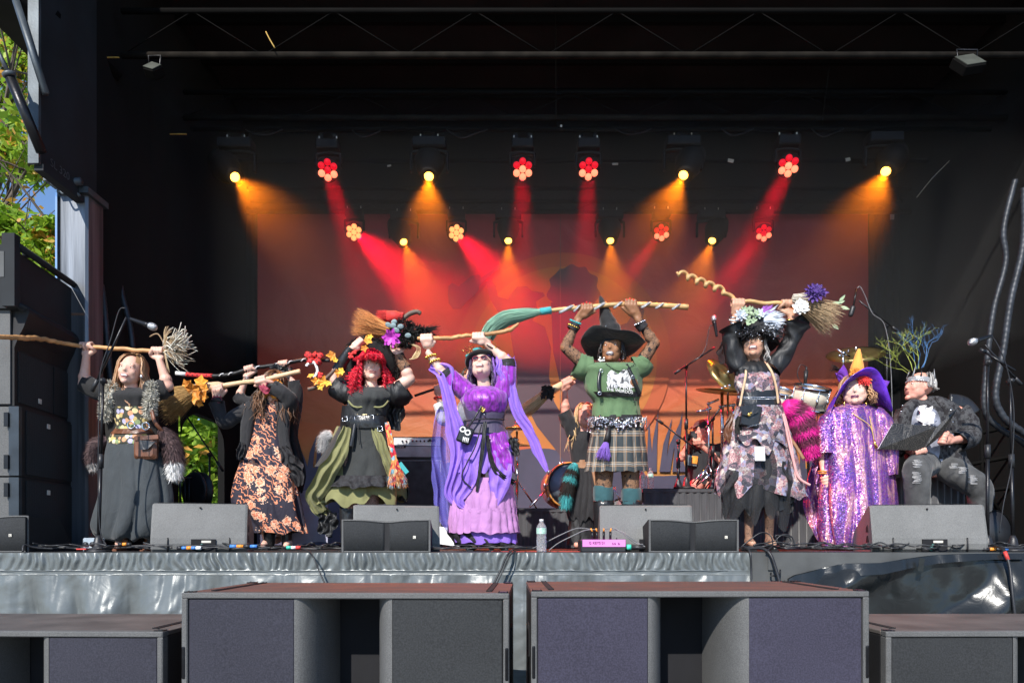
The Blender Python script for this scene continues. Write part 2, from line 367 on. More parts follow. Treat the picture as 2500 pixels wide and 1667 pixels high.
duct([P(225, 450, 6.0), P(234, 520, 6.0), P(238, 640, 6), P(252, 730, 6), P(262, 840, 6), P(270, 920, 6), P(282, 1000, 6)], .026, 'corrugated black duct nearest the steel pillar on the left')
duct([P(282, 500, 6.3), P(286, 620, 6.3), P(296, 710, 6.3), P(318, 800, 6.3), P(326, 880, 6.3), P(330, 950, 6.3)], .024, 'thinner corrugated duct hanging behind the left microphone')
duct([P(2478, 440, 6), P(2450, 560, 6), P(2455, 640, 6), P(2425, 760, 6), P(2408, 900, 6), P(2404, 1000, 6), P(2440, 1045, 6), P(2490, 1075, 6), P(2530, 1110, 6)], .026, 'corrugated duct looping down behind the right microphone, left one of the pair')
duct([P(2500, 460, 5.9), P(2497, 600, 5.9), P(2468, 730, 5.9), P(2450, 850, 5.9), P(2430, 960, 5.9), P(2445, 1010, 5.9), P(2475, 1040, 5.9), P(2540, 1080, 5.9)], .030, 'thicker corrugated duct at the right edge of the stage')
# the banner
BX0, BX1 = P(629, 0, 9.15).x, P(2119, 0, 9.15).x; BZ1 = P(0, 519, 9.15).z; BZ0 = .05
mo = P(1372, 885, 9.15)
m_, t, b = nmat('banner_print')
co = N(t, 'TexCoord'); sp = N(t, 'SeparateXYZ'); t.links.new(co.outputs['UV'], sp.inputs[0])
u, v = sp.outputs[0], sp.outputs[1]
dx = math_(t, 'SUBTRACT', u, (mo.x - BX0)); dz = math_(t, 'SUBTRACT', v, (P(0, 1120, 9.15).z - BZ0))
ang = math_(t, 'ARCTAN2', dx, dz); ray = math_(t, 'SINE', math_(t, 'MULTIPLY', ang, 22.0)); ray = math_(t, 'GREATER_THAN', ray, 0.0)
nn = N(t, 'TexNoise'); nn.inputs['Scale'].default_value = .8; t.links.new(co.outputs['UV'], nn.inputs[0])
vv = math_(t, 'ADD', math_(t, 'DIVIDE', v, BZ1 - BZ0), math_(t, 'MULTIPLY', math_(t, 'SUBTRACT', nn.outputs[0], .5), .12))
base = ramp(t, vv, [(.0, '#97792c'), (.18, '#b3802c'), (.34, '#c4662a'), (.52, '#c24a2a'), (.75, '#b02a2e'), (1.0, '#a81f38')])
lighter = mix(t, .5, base, (.36, .15, .05)); fade = math_(t, 'MULTIPLY', ray, ramp(t, vv, [(.25, (.55, .55, .55)), (.8, (.0, .0, .0))]))
c_ = mix(t, fade, base, lighter)
wr = N(t, 'TexNoise'); wr.inputs['Scale'].default_value = 1.6; wr.inputs['Detail'].default_value = 6; wr.inputs['Distortion'].default_value = 1.5; t.links.new(co.outputs['UV'], wr.inputs[0])
c_ = mix(t, .12, c_, ramp(t, wr.outputs[0], [(.4, (.12, .04, .03)), (.6, (.42, .2, .12))]))
t.links.new(c_, b.inputs['Base Color']); b.inputs['Roughness'].default_value = .55
bump(t, wr.outputs[0], b, .5, .05)
mat('print_moon', '#c0722c', .55, var=.12, scale=1)
mat('print_dark', (.085, .045, .055), .6, var=.1, scale=1)
mat('print_navy', (.040, .036, .062), .6, var=.3, scale=1.4, c2=(.07, .06, .10))
mat('print_moonring', '#b8562a', .55, var=.12, scale=1)
bn = MB(); ny, nx = 40, 120; V = []; U = []
def bdy(x, z): return 9.15 + .012 * nz(x * .9, z * .5, 3) + .006 * math.sin(x * 3.1 + z)
for j in range(ny + 1):
 for i in range(nx + 1):
  x = BX0 + (BX1 - BX0) * i / nx; z = BZ0 + (BZ1 - BZ0) * j / ny
  V.append((x, bdy(x, z), z)); U.append((x - BX0, z - BZ0))
bn.add(V, [(j * (nx + 1) + i, j * (nx + 1) + i + 1, (j + 1) * (nx + 1) + i + 1, (j + 1) * (nx + 1) + i) for j in range(ny) for i in range(nx)], U)
banner = bn.build('stage_banner', MATS['banner_print'], None, 'large red and orange backdrop banner printed with a moon and dark silhouettes', cat='banner')
def bprint(name, pts, mt, off, ear=True):
 import mathutils.geometry as mg
 q = [P(x, y, 9.15) for x, y in pts]; tri = mg.tessellate_polygon([q])
 mm = MB(); vs_ = [Vector((p.x, 9.15 - .019 - off, p.z)) for p in q]
 mm.add(vs_, [tuple(x) for x in tri], smooth=False); return mm.build(name, MATS[mt], banner)
circ = lambda cx, cy, r, n=64: [(cx + r * math.cos(a), cy + r * math.sin(a)) for a in np.linspace(0, 2 * math.pi, n, endpoint=False)]
bprint('printed_moon', [(x, min(y, 1150)) for x, y in circ(1375, 880, 262)], 'print_moonring', .0)
bprint('printed_moon', [(x, min(y, 1150)) for x, y in circ(1375, 880, 228)], 'print_moon', .002)
rr = random.Random(3)
gp = [(629, 1135)] + [(x, 1135 + 10 * math.sin(x * .009) + (18 if x > 1550 else 0) - (35 * math.exp(-((x - 1330) / 130) ** 2))) for x in range(660, 2119, 40)] + [(2119, 1150), (2119, 1330), (629, 1330)]
bprint('printed_hill', gp, 'print_navy', .005)
for gx, n_, hh in ((1590, 9, 160), (760, 8, 130), (1690, 5, 90), (1955, 8, 150), (680, 4, 90)):
 for k in range(n_):
  x = gx + (k - n_ / 2) * 17 + rr.uniform(-6, 6); lean = (k - n_ / 2) * 9 + rr.uniform(-14, 20); h_ = hh * rr.uniform(.45, 1)
  L_ = [(x - 7, 1152), (x - 5 + lean * .3, 1150 - h_ * .5), (x + lean, 1150 - h_), (x + 5 + lean * .35, 1150 - h_ * .45), (x + 8, 1152)]
  bprint('printed_grass_blade', L_, 'print_navy', .006 + .0002 * k)
bprint('printed_guitar', [(1095, 700), (1104, 692), (1120, 700), (1134, 690), (1150, 676), (1168, 672), (1176, 680), (1168, 694), (1170, 708), (1158, 724), (1140, 738), (1124, 756), (1106, 756), (1096, 742), (1094, 722)], 'print_dark', .007)
bprint('printed_guitar_neck', [(1160, 690), (1196, 664), (1216, 650), (1222, 658), (1200, 672), (1168, 702)], 'print_dark', .0074)
bprint('printed_figure', [(1186, 690), (1198, 684), (1210, 700), (1216, 726), (1240, 732), (1250, 716), (1262, 702), (1284, 700), (1298, 712), (1326, 716), (1330, 724), (1308, 738), (1312, 760), (1300, 784), (1330, 800), (1345, 850), (1340, 920), (1352, 980), (1386, 1040), (1420, 1090), (1450, 1150), (1396, 1150), (1350, 1090), (1310, 1040), (1290, 1000), (1262, 1040), (1246, 1060), (1270, 1100), (1262, 1140), (1225, 1140), (1214, 1080), (1204, 1050), (1230, 1010), (1250, 960), (1256, 880), (1244, 800), (1238, 770), (1216, 764), (1196, 730)], 'print_dark', .0078)
hair_ = [(1400 + 62 * math.cos(a) * (1 + .08 * math.sin(9 * a)) , 712 + 62 * math.sin(a) * (1 + .06 * math.sin(11 * a + 1))) for a in np.linspace(0, 2 * math.pi, 60, endpoint=False)]
bprint('printed_figure', hair_, 'print_dark', .0086)
bprint('printed_figure', [(1345, 740), (1470, 745), (1490, 800), (1530, 790), (1560, 740), (1572, 760), (1560, 830), (1520, 880), (1490, 900), (1500, 980), (1520, 1080), (1510, 1150), (1380, 1150), (1390, 1050), (1370, 950), (1350, 860)], 'print_dark', .0092)
mat('print_seam', (.25, .12, .08), .6)
m = MB(); m.bbox(P(1367, 530, 9.12), P(1369, 1150, 9.119)); m.build('banner_seam', MATS['print_seam'], banner)
# vinyl skirt of the stage
def vinyl(name, c, rough, metal):
 m_, t, b = nmat(name); co = coords(t)
 n = N(t, 'TexNoise'); n.inputs['Scale'].default_value = 3.0; n.inputs['Detail'].default_value = 8; t.links.new(co, n.inputs[0])
 t.links.new(ramp(t, n.outputs[0], [(.3, tuple(x * .7 for x in c)), (.7, c)]), b.inputs['Base Color'])
 b.inputs['Roughness'].default_value = rough; b.inputs['Metallic'].default_value = metal
 n2 = N(t, 'TexNoise'); n2.inputs['Scale'].default_value = 9; n2.inputs['Detail'].default_value = 7; n2.inputs['Distortion'].default_value = 1.6; t.links.new(co, n2.inputs[0]); bump(t, n2.outputs[0], b, .25, .012)
vinyl('grey_vinyl', (.155, .170, .168), .36, .18)
vinyl('black_vinyl', (.020, .023, .024), .24, .2)
def fold(x, z, seed=0):
 """depth of the gathered cloth towards the audience; z is metres below the deck"""
 a = 0
 g_ = 1.0
 if z < .125:      # gathered heading: steep little pleats that wander
  e = math.sin(min(1, .06 + z / .125) * math.pi) ** .5
  q = x * 105 + 2.6 * nz(x * 9, z * 12, seed) + 11 * nz(x * 2.2, z * 2, 3)
  s_ = math.sin(q); a = .0105 * e * (.45 + 1.1 * abs(nz(x * 4.1, 2, 8)) + .5 * abs(nz(x * 13, z * 5, 4))) * (math.copysign(abs(s_) ** .7, s_) + .9 * nz(x * 14, z * 8, 2) + .5)
 elif z < .155: a = .004 + .003 * nz(x * 12, z * 8, 9) + .004 * math.sin(x * 22 + 4 * nz(x * 2, 0, 1))
 else:
  q = (z - .155); k = min(1, q / .25); w1 = 1.5 * abs(math.sin(x * 7.5 + 3 * nz(x * .9, q * .35, 4) + q * 1.4 * nz(x * .5, 0, 2))) - .7
  a = .006 + .055 * k * w1 + .016 * (1 - .4 * k) * abs(math.sin(x * 14 + 5 * nz(x * 1.3, q * .8, 5))) * 1.3 + .05 * k * (nz(x * 1.6, q * .5, 7) + .3) + .010 * abs(nz(x * 9 + q * 6, q * 9, 2)) + .010 * abs(nz(x * 19, q * 1.6, 6))
 return a
skirt = thing('stage_skirt', 'shiny grey vinyl skirt gathered along the front edge of the stage', 'stage skirt', (-1.2, FD, GZ))
def vsheet(name, x0, x1, rows, mt, parent, y0=FD - .012, zfun=None, ff=None, nxm=150):
 nx = int((x1 - x0) * nxm); G = []
 for r in rows:
  ring = []
  for i in range(nx + 1):
   x = x0 + (x1 - x0) * i / nx; z = zfun(x, r) if zfun else r
   ring.append(Vector((x, y0 - (ff or fold)(x, z), -.004 - z)))
  G.append(ring)
 mm = MB(); mm.sheet(G); return mm.build(name, MATS[mt], parent)
XS = P(1833, 0, FD).x
vsheet('gathered_heading', -4.6, XS, np.linspace(0, .125, 22), 'grey_vinyl', skirt, nxm=190)
vsheet('hem_band', -4.6, XS, np.linspace(.1262, .155, 5), 'grey_vinyl', skirt)
vsheet('drape', -4.6, XS, np.linspace(.1558, .80, 40), 'grey_vinyl', skirt, nxm=95)
m = MB(); m.tube([(-4.6 + i * .1, FD - .022, -.128) for i in range(int((XS + 4.6) * 10))], .0022, 4); m.build('stitching', MATS['panel_edge'], skirt)
bs_ = thing('black_vinyl_sheet', 'slack glossy black vinyl sheet sagging off the right front of the stage', 'vinyl sheet', (3, FD, GZ))
xa = P(1915, 0, FD).x
def topz(x):
 px = 1250 + x / FD * F
 pts = [(1900, 1420), (1930, 1402), (1990, 1388), (2050, 1374), (2130, 1372), (2200, 1362), (2280, 1353), (2360, 1350), (2600, 1348)]
 for (a0, b0), (a1, b1) in zip(pts, pts[1:]):
  if px <= a1: return (HY - (b0 + (b1 - b0) * max(0, (px - a0) / (a1 - a0)))) / F * FD + EY
 return (HY - 1348) / F * FD + EY
def ff2(x, z):
 px = (x - xa); q = x * .75 + z * 1.0
 return .02 + .13 * max(0, math.sin(q * 7.2 + 1.4 * nz(x, z * 2, 3))) ** 1.6 * min(1, (z + .05) * 3) + .03 * nz(x * 3, z * 3, 8) + .012 * nz(x * 14, z * 5, 8) * (z < .3)
vsheet('sheet', xa, 6.1, np.linspace(0, 1, 46), 'black_vinyl', bs_, y0=FD - .03, zfun=lambda x, r: -topz(x) - .004 + r * (.95 + topz(x)), ff=ff2, nxm=80)
mat('black_fur_edge', (.03, .028, .022), .9)
m = MB(); G = [[Vector((x, FD - .05 - .02 * nz(x * 9, 0, 4) - ff2(x, -topz(x)) - .01 * k, topz(x) - .002 - .05 * k * (1 - .6 * min(1, (x - xa) / 1.4)))) for x in np.linspace(xa, xa + 1.6, 90)] for k in (0, 1, 2)]
m.sheet(G); m.build('folded_edge', MATS['black_vinyl'], bs_)
m = MB(); a = P(2237, 1362, FD - .2); bq = P(2258, 1394, FD - .2)
m.box(P(2249, 1378, FD - .135), (.018, .001, .044), rotm(0, 8, 0)); m.build('clear_tape', MATS['black_vinyl'], bs_)
m = MB(); a = P(1885, 1375, FD - .01); m.box(a, (.028, .004, .045)); m.build('deck_bracket', MATS['deck_edge'], st)
m = MB(); m.tube(spline([P(1882, 1398, FD - .03), P(1884, 1404, FD - .05), P(1902, 1404, FD - .05), P(1905, 1390, FD - .03)], 4), .006, 6); m.build('deck_handle', MATS['black_metal'], st)
# subwoofers in front
def paint(name, c, sp=900, bst=.6, rough=.6):
 m_, t, b = nmat(name); co = coords(t)
 n = N(t, 'TexNoise'); n.inputs['Scale'].default_value = 220; n.inputs['Detail'].default_value = 2; t.links.new(co, n.inputs[0])
 n1 = N(t, 'TexNoise'); n1.inputs['Scale'].default_value = 4; n1.inputs['Detail'].default_value = 6; t.links.new(co, n1.inputs[0])
 a = ramp(t, n.outputs[0], [(.35, tuple(x * .72 for x in c)), (.65, tuple(x * 1.28 for x in c))])
 a = mix(t, .35, a, ramp(t, n1.outputs[0], [(.35, tuple(x * .7 for x in c)), (.7, tuple(min(1, x * 1.3) for x in c))]))
 t.links.new(a, b.inputs['Base Color']); b.inputs['Roughness'].default_value = rough; b.inputs['Specular IOR Level'].default_value = .25
 bump(t, n.outputs[0], b, bst, .002)
paint('textured_grey', (.105, .105, .103))
paint('textured_dark', (.018, .018, .0195))
paint('textured_light', (.155, .155, .15))
def grille(name, c, cell=.0042):
 m_, t, b = nmat(name); c_ = N(t, 'TexCoord'); mp = N(t, 'Mapping'); t.links.new(c_.outputs['Object'], mp.inputs[0]); mp.inputs['Rotation'].default_value = (0, math.radians(45), 0)
 s = N(t, 'SeparateXYZ'); t.links.new(mp.outputs[0], s.inputs[0])
 k = 2 * math.pi / cell
 h = math_(t, 'MULTIPLY', math_(t, 'SINE', math_(t, 'MULTIPLY', s.outputs[0], k)), math_(t, 'SINE', math_(t, 'MULTIPLY', s.outputs[2], k)))
 n1 = N(t, 'TexNoise'); n1.inputs['Scale'].default_value = 2.2; n1.inputs['Detail'].default_value = 7; t.links.new(c_.outputs['Object'], n1.inputs[0])
 n3 = N(t, 'TexNoise'); n3.inputs['Scale'].default_value = 160; n3.inputs['Detail'].default_value = 2; t.links.new(c_.outputs['Object'], n3.inputs[0])
 a = ramp(t, h, [(.2, tuple(x * .55 for x in c)), (.7, c)]); a = mix(t, .4, a, ramp(t, n1.outputs[0], [(.3, tuple(x * .6 for x in c)), (.7, tuple(x * 1.35 for x in c))]))
 a = mix(t, .3, a, ramp(t, n3.outputs[0], [(.35, tuple(x * .4 for x in c)), (.68, tuple(x * 1.7 for x in c))]))
 t.links.new(a, b.inputs['Base Color']); b.inputs['Roughness'].default_value = .8; b.inputs['Specular IOR Level'].default_value = .25
 bump(t, h, b, .4, .001)
grille('grille_blue', (.038, .038, .052)); grille('grille_grey', (.034, .036, .038)); grille('grille_violet', (.048, .045, .070))
mat('dusty_red_top', (.14, .062, .045), .7, var=.35, scale=5, bs=160, bst=.4, c2=(.07, .05, .045), stretch=(1, 2, 1))
mat('dusty_grey_top', (.085, .075, .068), .75, var=.3, scale=5, bs=160, bst=.4)
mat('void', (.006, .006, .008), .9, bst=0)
def sub(lab, x0p, x1p, topy, d, gl, gr, topm, yaw=0, gap=(.345, .355), bottom=None, H=None):
 """x0p..x1p: front face in picture columns; gap: fraction where left grille ends / right grille starts measured from each side"""
 W = (x1p - x0p) / F * d; cx = ((x0p + x1p) / 2 - 1250) / F * d; zt = EY + (HY - topy) / F * d; H = H or .55; D = .70
 R = rotm(0, 0, yaw); c0 = Vector((cx, d, zt - H)); L = lambda x, y, z: c0 + R @ Vector((x, y, z))
 t = thing('subwoofer', lab, 'subwoofer', c0, group='subwoofers on the ground before the stage')
 fr = .024; hw = W / 2
 def bb(mm, a, b):
  a, b = Vector(a), Vector(b); mm.bev(c0 + R @ ((a + b) / 2), tuple(abs(q) / 2 for q in (b - a)), .004, R)
 m = MB(); bb(m, (-hw, 0, H - fr), (hw, .045, H)); bb(m, (-hw, 0, 0), (hw, .045, fr)); bb(m, (-hw, 0, fr), (-hw + fr, .045, H - fr)); bb(m, (hw - fr, 0, fr), (hw, .045, H - fr)); m.build('front_frame', MATS['textured_grey'], t)
 m = MB(); bb(m, (-hw + .001, .0455, H - .02), (hw - .001, D, H - .001)); m.build('top_panel', MATS[topm], t)
 for s_ in (-1, 1):
  m = MB(); bb(m, (s_ * (hw - .02), .0455, 0), (s_ * (hw - .001), D, H - .0205)); m.build('side_panel', MATS['textured_dark'], t)
  m = MB(); bb(m, (s_ * (hw + .0005), .22, H * .45), (s_ * (hw - .0004), .38, H * .70)); m.build('side_handle', MATS['void'], t)
  m = MB(); bb(m, (s_ * (hw - .003), -.006, H * .36), (s_ * (hw - .016), .02, H * .60)); m.build('catch_plate', MATS['black_metal'], t)
  m = MB(); R2 = R @ rotm(0, 0, s_ * 0); bb(m, (s_ * (hw - .10), .10, H - .0012), (s_ * (hw - .075), D - .03, H + .0012)); m.build('top_groove', MATS['void'], t)
  m = MB(); bb(m, (s_ * (hw - .045), .01, H - .001), (s_ * (hw - .004), .05, H + .004)); m.build('corner_plate', MATS['black_metal'], t)
  m = MB(); bb(m, (s_ * (hw - .045), D - .06, H - .001), (s_ * (hw - .004), D - .01, H + .004)); m.build('corner_plate', MATS['black_metal'], t)
 m = MB(); bb(m, (-hw + .02, D - .02, 0), (hw - .02, D, H - .021)); bb(m, (-hw + .02, .05, 0), (hw - .02, D - .02, .02)); bb(m, (-hw + .03, .34, .02), (hw - .03, .36, H - .03)); m.build('inner_box', MATS['void'], t)
 ga, gb = gap[0] * W, gap[1] * W
 m = MB(); bb(m, (-hw + fr + .003, .008, fr + .003), (-hw + ga, .03, H - fr - .003)); m.build('grille', MATS[gl], t)
 m = MB(); bb(m, (hw - gb, .008, fr + .003), (hw - fr - .003, .03, H - fr - .003)); m.build('grille', MATS[gr], t)
 for s_, g0 in ((-1, ga), (1, gb)):   # curved port walls sweeping back into the slot
  m = MB(); rows = []
  for z in np.linspace(fr, H - fr, 3):
   rows.append([L(s_ * (hw - g0 - .10 * math.sin(th)), .009 + .325 * (1 - math.cos(th)) , z) for th in np.linspace(0, math.pi / 2, 14)])
  if s_ > 0: rows = rows[::-1]
  m.sheet(rows); m.build('port_wall', MATS['textured_grey'], t)
 return t
sub('subwoofer left of the middle gap, rusty red dust on its top', 437, 1243, 1447, 2.83, 'grille_blue', 'grille_grey', 'dusty_red_top', -1.6)
sub('subwoofer right of the middle gap, with violet tinted grilles', 1297, 2125, 1443, 2.83, 'grille_violet', 'grille_violet', 'dusty_red_top', .6)
sub('lower subwoofer at the bottom left edge of the picture', -400, 402, 1540, 2.9, 'grille_grey', 'grille_blue', 'dusty_grey_top', -1.5, (.34, .355))
sub('lower subwoofer at the bottom right edge of the picture', 2160, 2960, 1540, 2.9, 'grille_grey', 'grille_grey', 'dusty_grey_top', 1.0, (.395, .34))
for k, (xa_, xb_, yt, d_) in enumerate(((437, 1243, 1447, 2.83), (1297, 2125, 1443, 2.83), (-400, 402, 1540, 2.9), (2160, 2960, 1540, 2.9))):
 z_ = EY + (HY - yt) / F * d_ - .55; A_ = (xa_ - 1250) / F * d_ + .03; B_ = (xb_ - 1250) / F * d_ - .03
 m = MB(); m.bbox((A_, d_ + .04, GZ), (B_, d_ + .68, z_ - .004))
 m.build('speaker_platform', MATS['textured_dark'], None, 'black platform under the %s' % ['subwoofer left of the middle gap', 'subwoofer right of the middle gap', 'bottom left subwoofer', 'bottom right subwoofer'][k], cat='platform')
# wedge monitors on the stage edge
def wedge(lab, xl, xr, ytop, d, yaw, label_side=1, s=1):
 W = .66 * s; Hh = .315 * s; D = .46
 cx = ((xl + xr) / 2 - 1250) / F * d; Hh = (HY - ytop) / F * d + EY; W = (xr - xl) / F * d / math.cos(math.radians(yaw))
 t = thing('stage_monitor', lab, 'monitor', (cx, d, 0), group='large grey wedge monitors along the stage edge')
 R = rotm(0, 0, yaw); c0 = Vector((cx, d, 0)); L = lambda x, y, z: c0 + R @ Vector((x, y, z))
 prof = [(.03, 0), (.008, .02), (0, .06), (.004, .10), (.02, Hh * .5), (.06, Hh - .012), (.075, Hh), (.10, Hh), (.43, .16), (.46, .12), (.46, .0)]
 hw = W / 2; m = MB(); rings = []
 for x, tp in ((-hw, .012), (-hw + .014, 0), (hw - .014, 0), (hw, .012)):
  cy, cz = .2, .15
  rings.append([L(x + (.0), cy + (y - cy) * (1 - tp * 2.5), cz + (z - cz) * (1 - tp * 2.5) if z > .001 else 0) for y, z in prof])
 m.loft(rings);
 for i in range(len(m.sm)): m.sm[i] = False
 m.build('cabinet', MATS['textured_light'], t)
 m = MB(); rings = [[L(x, y - .001, z) for y, z in [(.0775, Hh + .002), (.097, Hh + .002), (.10, Hh + .006), (.076, Hh + .006)]] for x in (-hw + .03, hw - .03)]; m.loft(rings); m.build('top_edge_strip', MATS['textured_dark'], t)
 for s_ in (-1, 1):
  m = MB(); X = s_ * (hw + .0006)
  m.prism([L(X, y, z) for y, z in [(.075, .07), (.15, .07), (.13, .115), (.10, .12)]], None, R @ Vector((s_ * .001, 0, 0)))
  m.prism([L(X, y, z) for y, z in [(.09, .145), (.15, .145), (.145, .18), (.11, .20)]], None, R @ Vector((s_ * .001, 0, 0))); m.build('handle_recess', MATS['void'], t)
  m = MB(); m.tube([L(s_ * hw * .64, .0 + q[0], q[1]) for q in ((-.0, .003), (-.006, .03), (-.003, .085), (.004, .10))], (.0001, ) and [(.013, .004)] * 4, 4); m.build('rubber_strap', MATS['black_plastic'], t)
 m = MB(); m.box(L(.03 * label_side, .0, .047), (.082, .012, .045), R); m.build('connector_recess', MATS['void'], t)
 m = MB(); m.box(L(.05 * label_side, -.0135, .074), (.032, .001, .008), R); m.build('connector_label', MATS['tag_white'], t)
 m = MB(); m.cap(L(.0, -.02, .02), L(.02, -.005, .05), .012, .012); m.build('plug', mat('plug_teal', (.05, .16, .14), .5), t)
 m = MB(); m.cyl(L(0, .053, Hh - .03), L(0, .04, Hh - .03), .006); m.build('socket', MATS['void'], t)
 return t
wedge('large grey wedge monitor left of the woman in the floral dress', 380, 592, 1228, 5.02, 14, 1)
wedge('large grey wedge monitor beside the purple skirt, partly behind a small fill speaker', 868, 1072, 1232, 5.12, 13, 1)
wedge('large grey wedge monitor behind the pink taped box', 1466, 1690, 1232, 5.12, -5, 1)
wedge('large grey wedge monitor in front of the seated man', 2142, 2398, 1231, 5.0, -10, 1)
mat('logo_plate', (.62, .58, .5), .5)
def fill(lab, xl, xr, ytop, d, yaw, logo=.82):
 H_ = (HY - ytop) / F * d + EY; W = (xr - xl) / F * d; cx = ((xl + xr) / 2 - 1250) / F * d; D = .30
 t = thing('fill_speaker', lab, 'speaker', (cx, d, 0), group='small black fill speakers on the stage edge')
 R = rotm(0, 0, yaw); c0 = Vector((cx, d, 0)); L = lambda x, y, z: c0 + R @ Vector((x, y, z)); hw = W / 2
 dip = lambda u: .020 * math.exp(-(u / .35) ** 2)          # u -1..1
 m = MB(); rings = []
 for u in np.linspace(-1, 1, 33):
  e = .014 * dip(u) / .02; x = u * hw
  rings.append([L(x, dip(u) * 1.4, .0), L(x, dip(u) * 1.4, H_ - e), L(x, .03, H_ - e * .8), L(x, D, H_ * .72), L(x, D, 0)])
 m.loft(rings);
 for i in range(len(m.sm)): m.sm[i] = False
 m.build('cabinet', MATS['textured_dark'], t)
 m = MB(); fw = .012
 for (ua, ub) in ((-1, -.06), (.06, 1)):
  us = np.linspace(ua + (.045 if ua < -.9 else 0), ub - (.045 if ub > .9 else 0), 20)
  m.loft([[L(u * hw, dip(u) * 1.4 - .002, z) for z in (.012 + .010 * (dip(u) / .02 < .3) * 0, H_ - .013 - .014 * dip(u) / .02)] + [L(u * hw, dip(u) * 1.4 - .006, z) for z in (H_ - .015 - .014 * dip(u) / .02, .014)] for u in us])
 m.build('grille', MATS['grille_grey'], t)
 m = MB(); us = np.linspace(-1, 1, 33)
 for z0, z1 in ((0, 1), ):
  m.loft([[L(u * hw, dip(u) * 1.4 - .004, H_ - .010 - .014 * dip(u) / .02), L(u * hw, dip(u) * 1.4 - .004, H_ + .001 - .014 * dip(u) / .02), L(u * hw, dip(u) * 1.4 + .008, H_ + .001 - .014 * dip(u) / .02), L(u * hw, dip(u) * 1.4 + .008, H_ - .010 - .014 * dip(u) / .02)] for u in us])
  m.loft([[L(u * hw, dip(u) * 1.4 - .004, .0), L(u * hw, dip(u) * 1.4 - .004, .009), L(u * hw, dip(u) * 1.4 + .008, .009), L(u * hw, dip(u) * 1.4 + .008, .0)] for u in us])
 for s_ in (-1, 1): m.box(L(s_ * (hw - .005), .0, H_ / 2), (.0065, .006, H_ / 2 - .001), R)
 m.build('front_rim', MATS['textured_grey'], t)
 m = MB(); m.box(L((logo * 2 - 1) * hw, -.009, H_ * .46), (.0095, .0015, .010), R); p_ = m.build('logo_plate', MATS['logo_plate'], t)
 m = MB(); m.tube([L((logo * 2 - 1) * hw + a, -.011, H_ * .46 + b_) for a, b_ in ((-.004, .005), (-.004, -.005), (.005, -.005))], .0012, 4); m.build('logo_mark', MATS['black_plastic'], p_)
 return t
fill('small black fill speaker in front of the wedge beside the purple skirt', 836, 1050, 1268, 4.93, 3)
fill('small black fill speaker right of the pink taped box', 1584, 1803, 1268, 4.93, 1, .86)
fill('small black fill speaker at the left edge, below the stacked loudspeakers', -120, 62, 1258, 4.95, 8, .78)
m = MB(); a = P(64, 1262, 4.97); b1 = P(134, 1310, 5.5)
m.loft([[Vector((a.x, 4.96, 0)), Vector((a.x, 4.96, a.z)), Vector((a.x + .02, 5.3, a.z)), Vector((a.x + .02, 5.5, 0))], [Vector((b1.x - .06, 5.3, 0)), Vector((b1.x - .06, 5.3, .16)), Vector((b1.x - .0, 5.5, .10)), Vector((b1.x, 5.6, 0))]])
for i in range(len(m.sm)): m.sm[i] = False
m.build('road_case', MATS['textured_dark'], None, 'dark sloped case behind the small speaker at the left edge', cat='case')
# loudspeaker stack at the left edge
def ybox(mm, corner, u, w, h, z0):     # box with near corner, u = direction of right-hand side (unit), w its length; depth 0.5 to the left
 v = Vector((-u.y, u.x, 0)) * -1 if False else Vector((-1, .02, 0))
 a = Vector((corner.x, corner.y, z0)); pts = [a, a + u * w, a + u * w + v * .75, a + v * .75]
 mm.prism([p + Vector((0, 0, 0)) for p in pts], None, (0, 0, h)); return pts
def sidequad(mm, a, u, w, z0, z1, i0, i1, off):   # panel on the right-hand face, from i0..i1 (m along u)
 nrm = Vector((u.y, -u.x, 0)); q = a + nrm * off
 p = [q + u * i0, q + u * i1]
 mm.prism([Vector((p[0].x, p[0].y, z0)), Vector((p[1].x, p[1].y, z0)), Vector((p[1].x, p[1].y, z1)), Vector((p[0].x, p[0].y, z1))], None, nrm * .006)
U_ = Vector((-.10, 1, 0)).normalized()
Zp = lambda y, d: EY + (HY - y) / F * d
c = P(35, 0, 5.0)
s1 = thing('full_range_speaker', 'large dark waveguide loudspeaker on top of the left stack, behind the stick of the broom', 'speaker', (c.x, c.y, Zp(992, 5)), group='left loudspeaker stack')
m = MB(); z0, z1 = Zp(990, 5), Zp(752, 5)
rings = []
for z, bulge in ((z0, 0), (z0 + .16, 0), (z0 + .42, 0), (z0 + .50, .03), (z0 + .56, .06), (z1 - .03, .10), (z1, .09)):
 a = c.copy(); a.z = z; a = a - U_ * 0 + Vector((U_.y, -U_.x, 0)) * bulge; rings.append([a, a + U_ * .84, a + U_ * .84 + Vector((-.7, 0, 0)), a + Vector((-.75, 0, 0))])
m.loft(rings)
for i in range(len(m.sm)): m.sm[i] = False
m.build('cabinet', MATS['textured_dark'], s1)
m = MB(); sidequad(m, c, U_, .8, z0 + .03, z0 + .40, .04, .48, .002); m.build('grille', MATS['grille_grey'], s1)
m = MB(); sidequad(m, c, U_, .8, z0 + .03, z0 + .40, .50, .80, .002); m.build('grille', MATS['grille_grey'], s1)
m = MB(); nr = Vector((U_.y, -U_.x, 0)); rings = []
for k in range(9):
 th = math.pi * k / 8; rings.append([c + nr * (.03 + .10 * math.sin(th)) + U_ * q + Vector((0, 0, z0 + .50 + .07 - .09 * math.cos(th))) for q in (.03, .4, .8)])
m.sheet([[Vector((p.x, p.y, p.z)) for p in r] for r in rings]); m.build('waveguide', MATS['textured_dark'], s1)
m = MB(); m.bbox((c.x - .74, 4.985, z0 + .01), (c.x - .02, 4.998, z1 - .02)); m.build('end_panel', MATS['textured_grey'], s1)
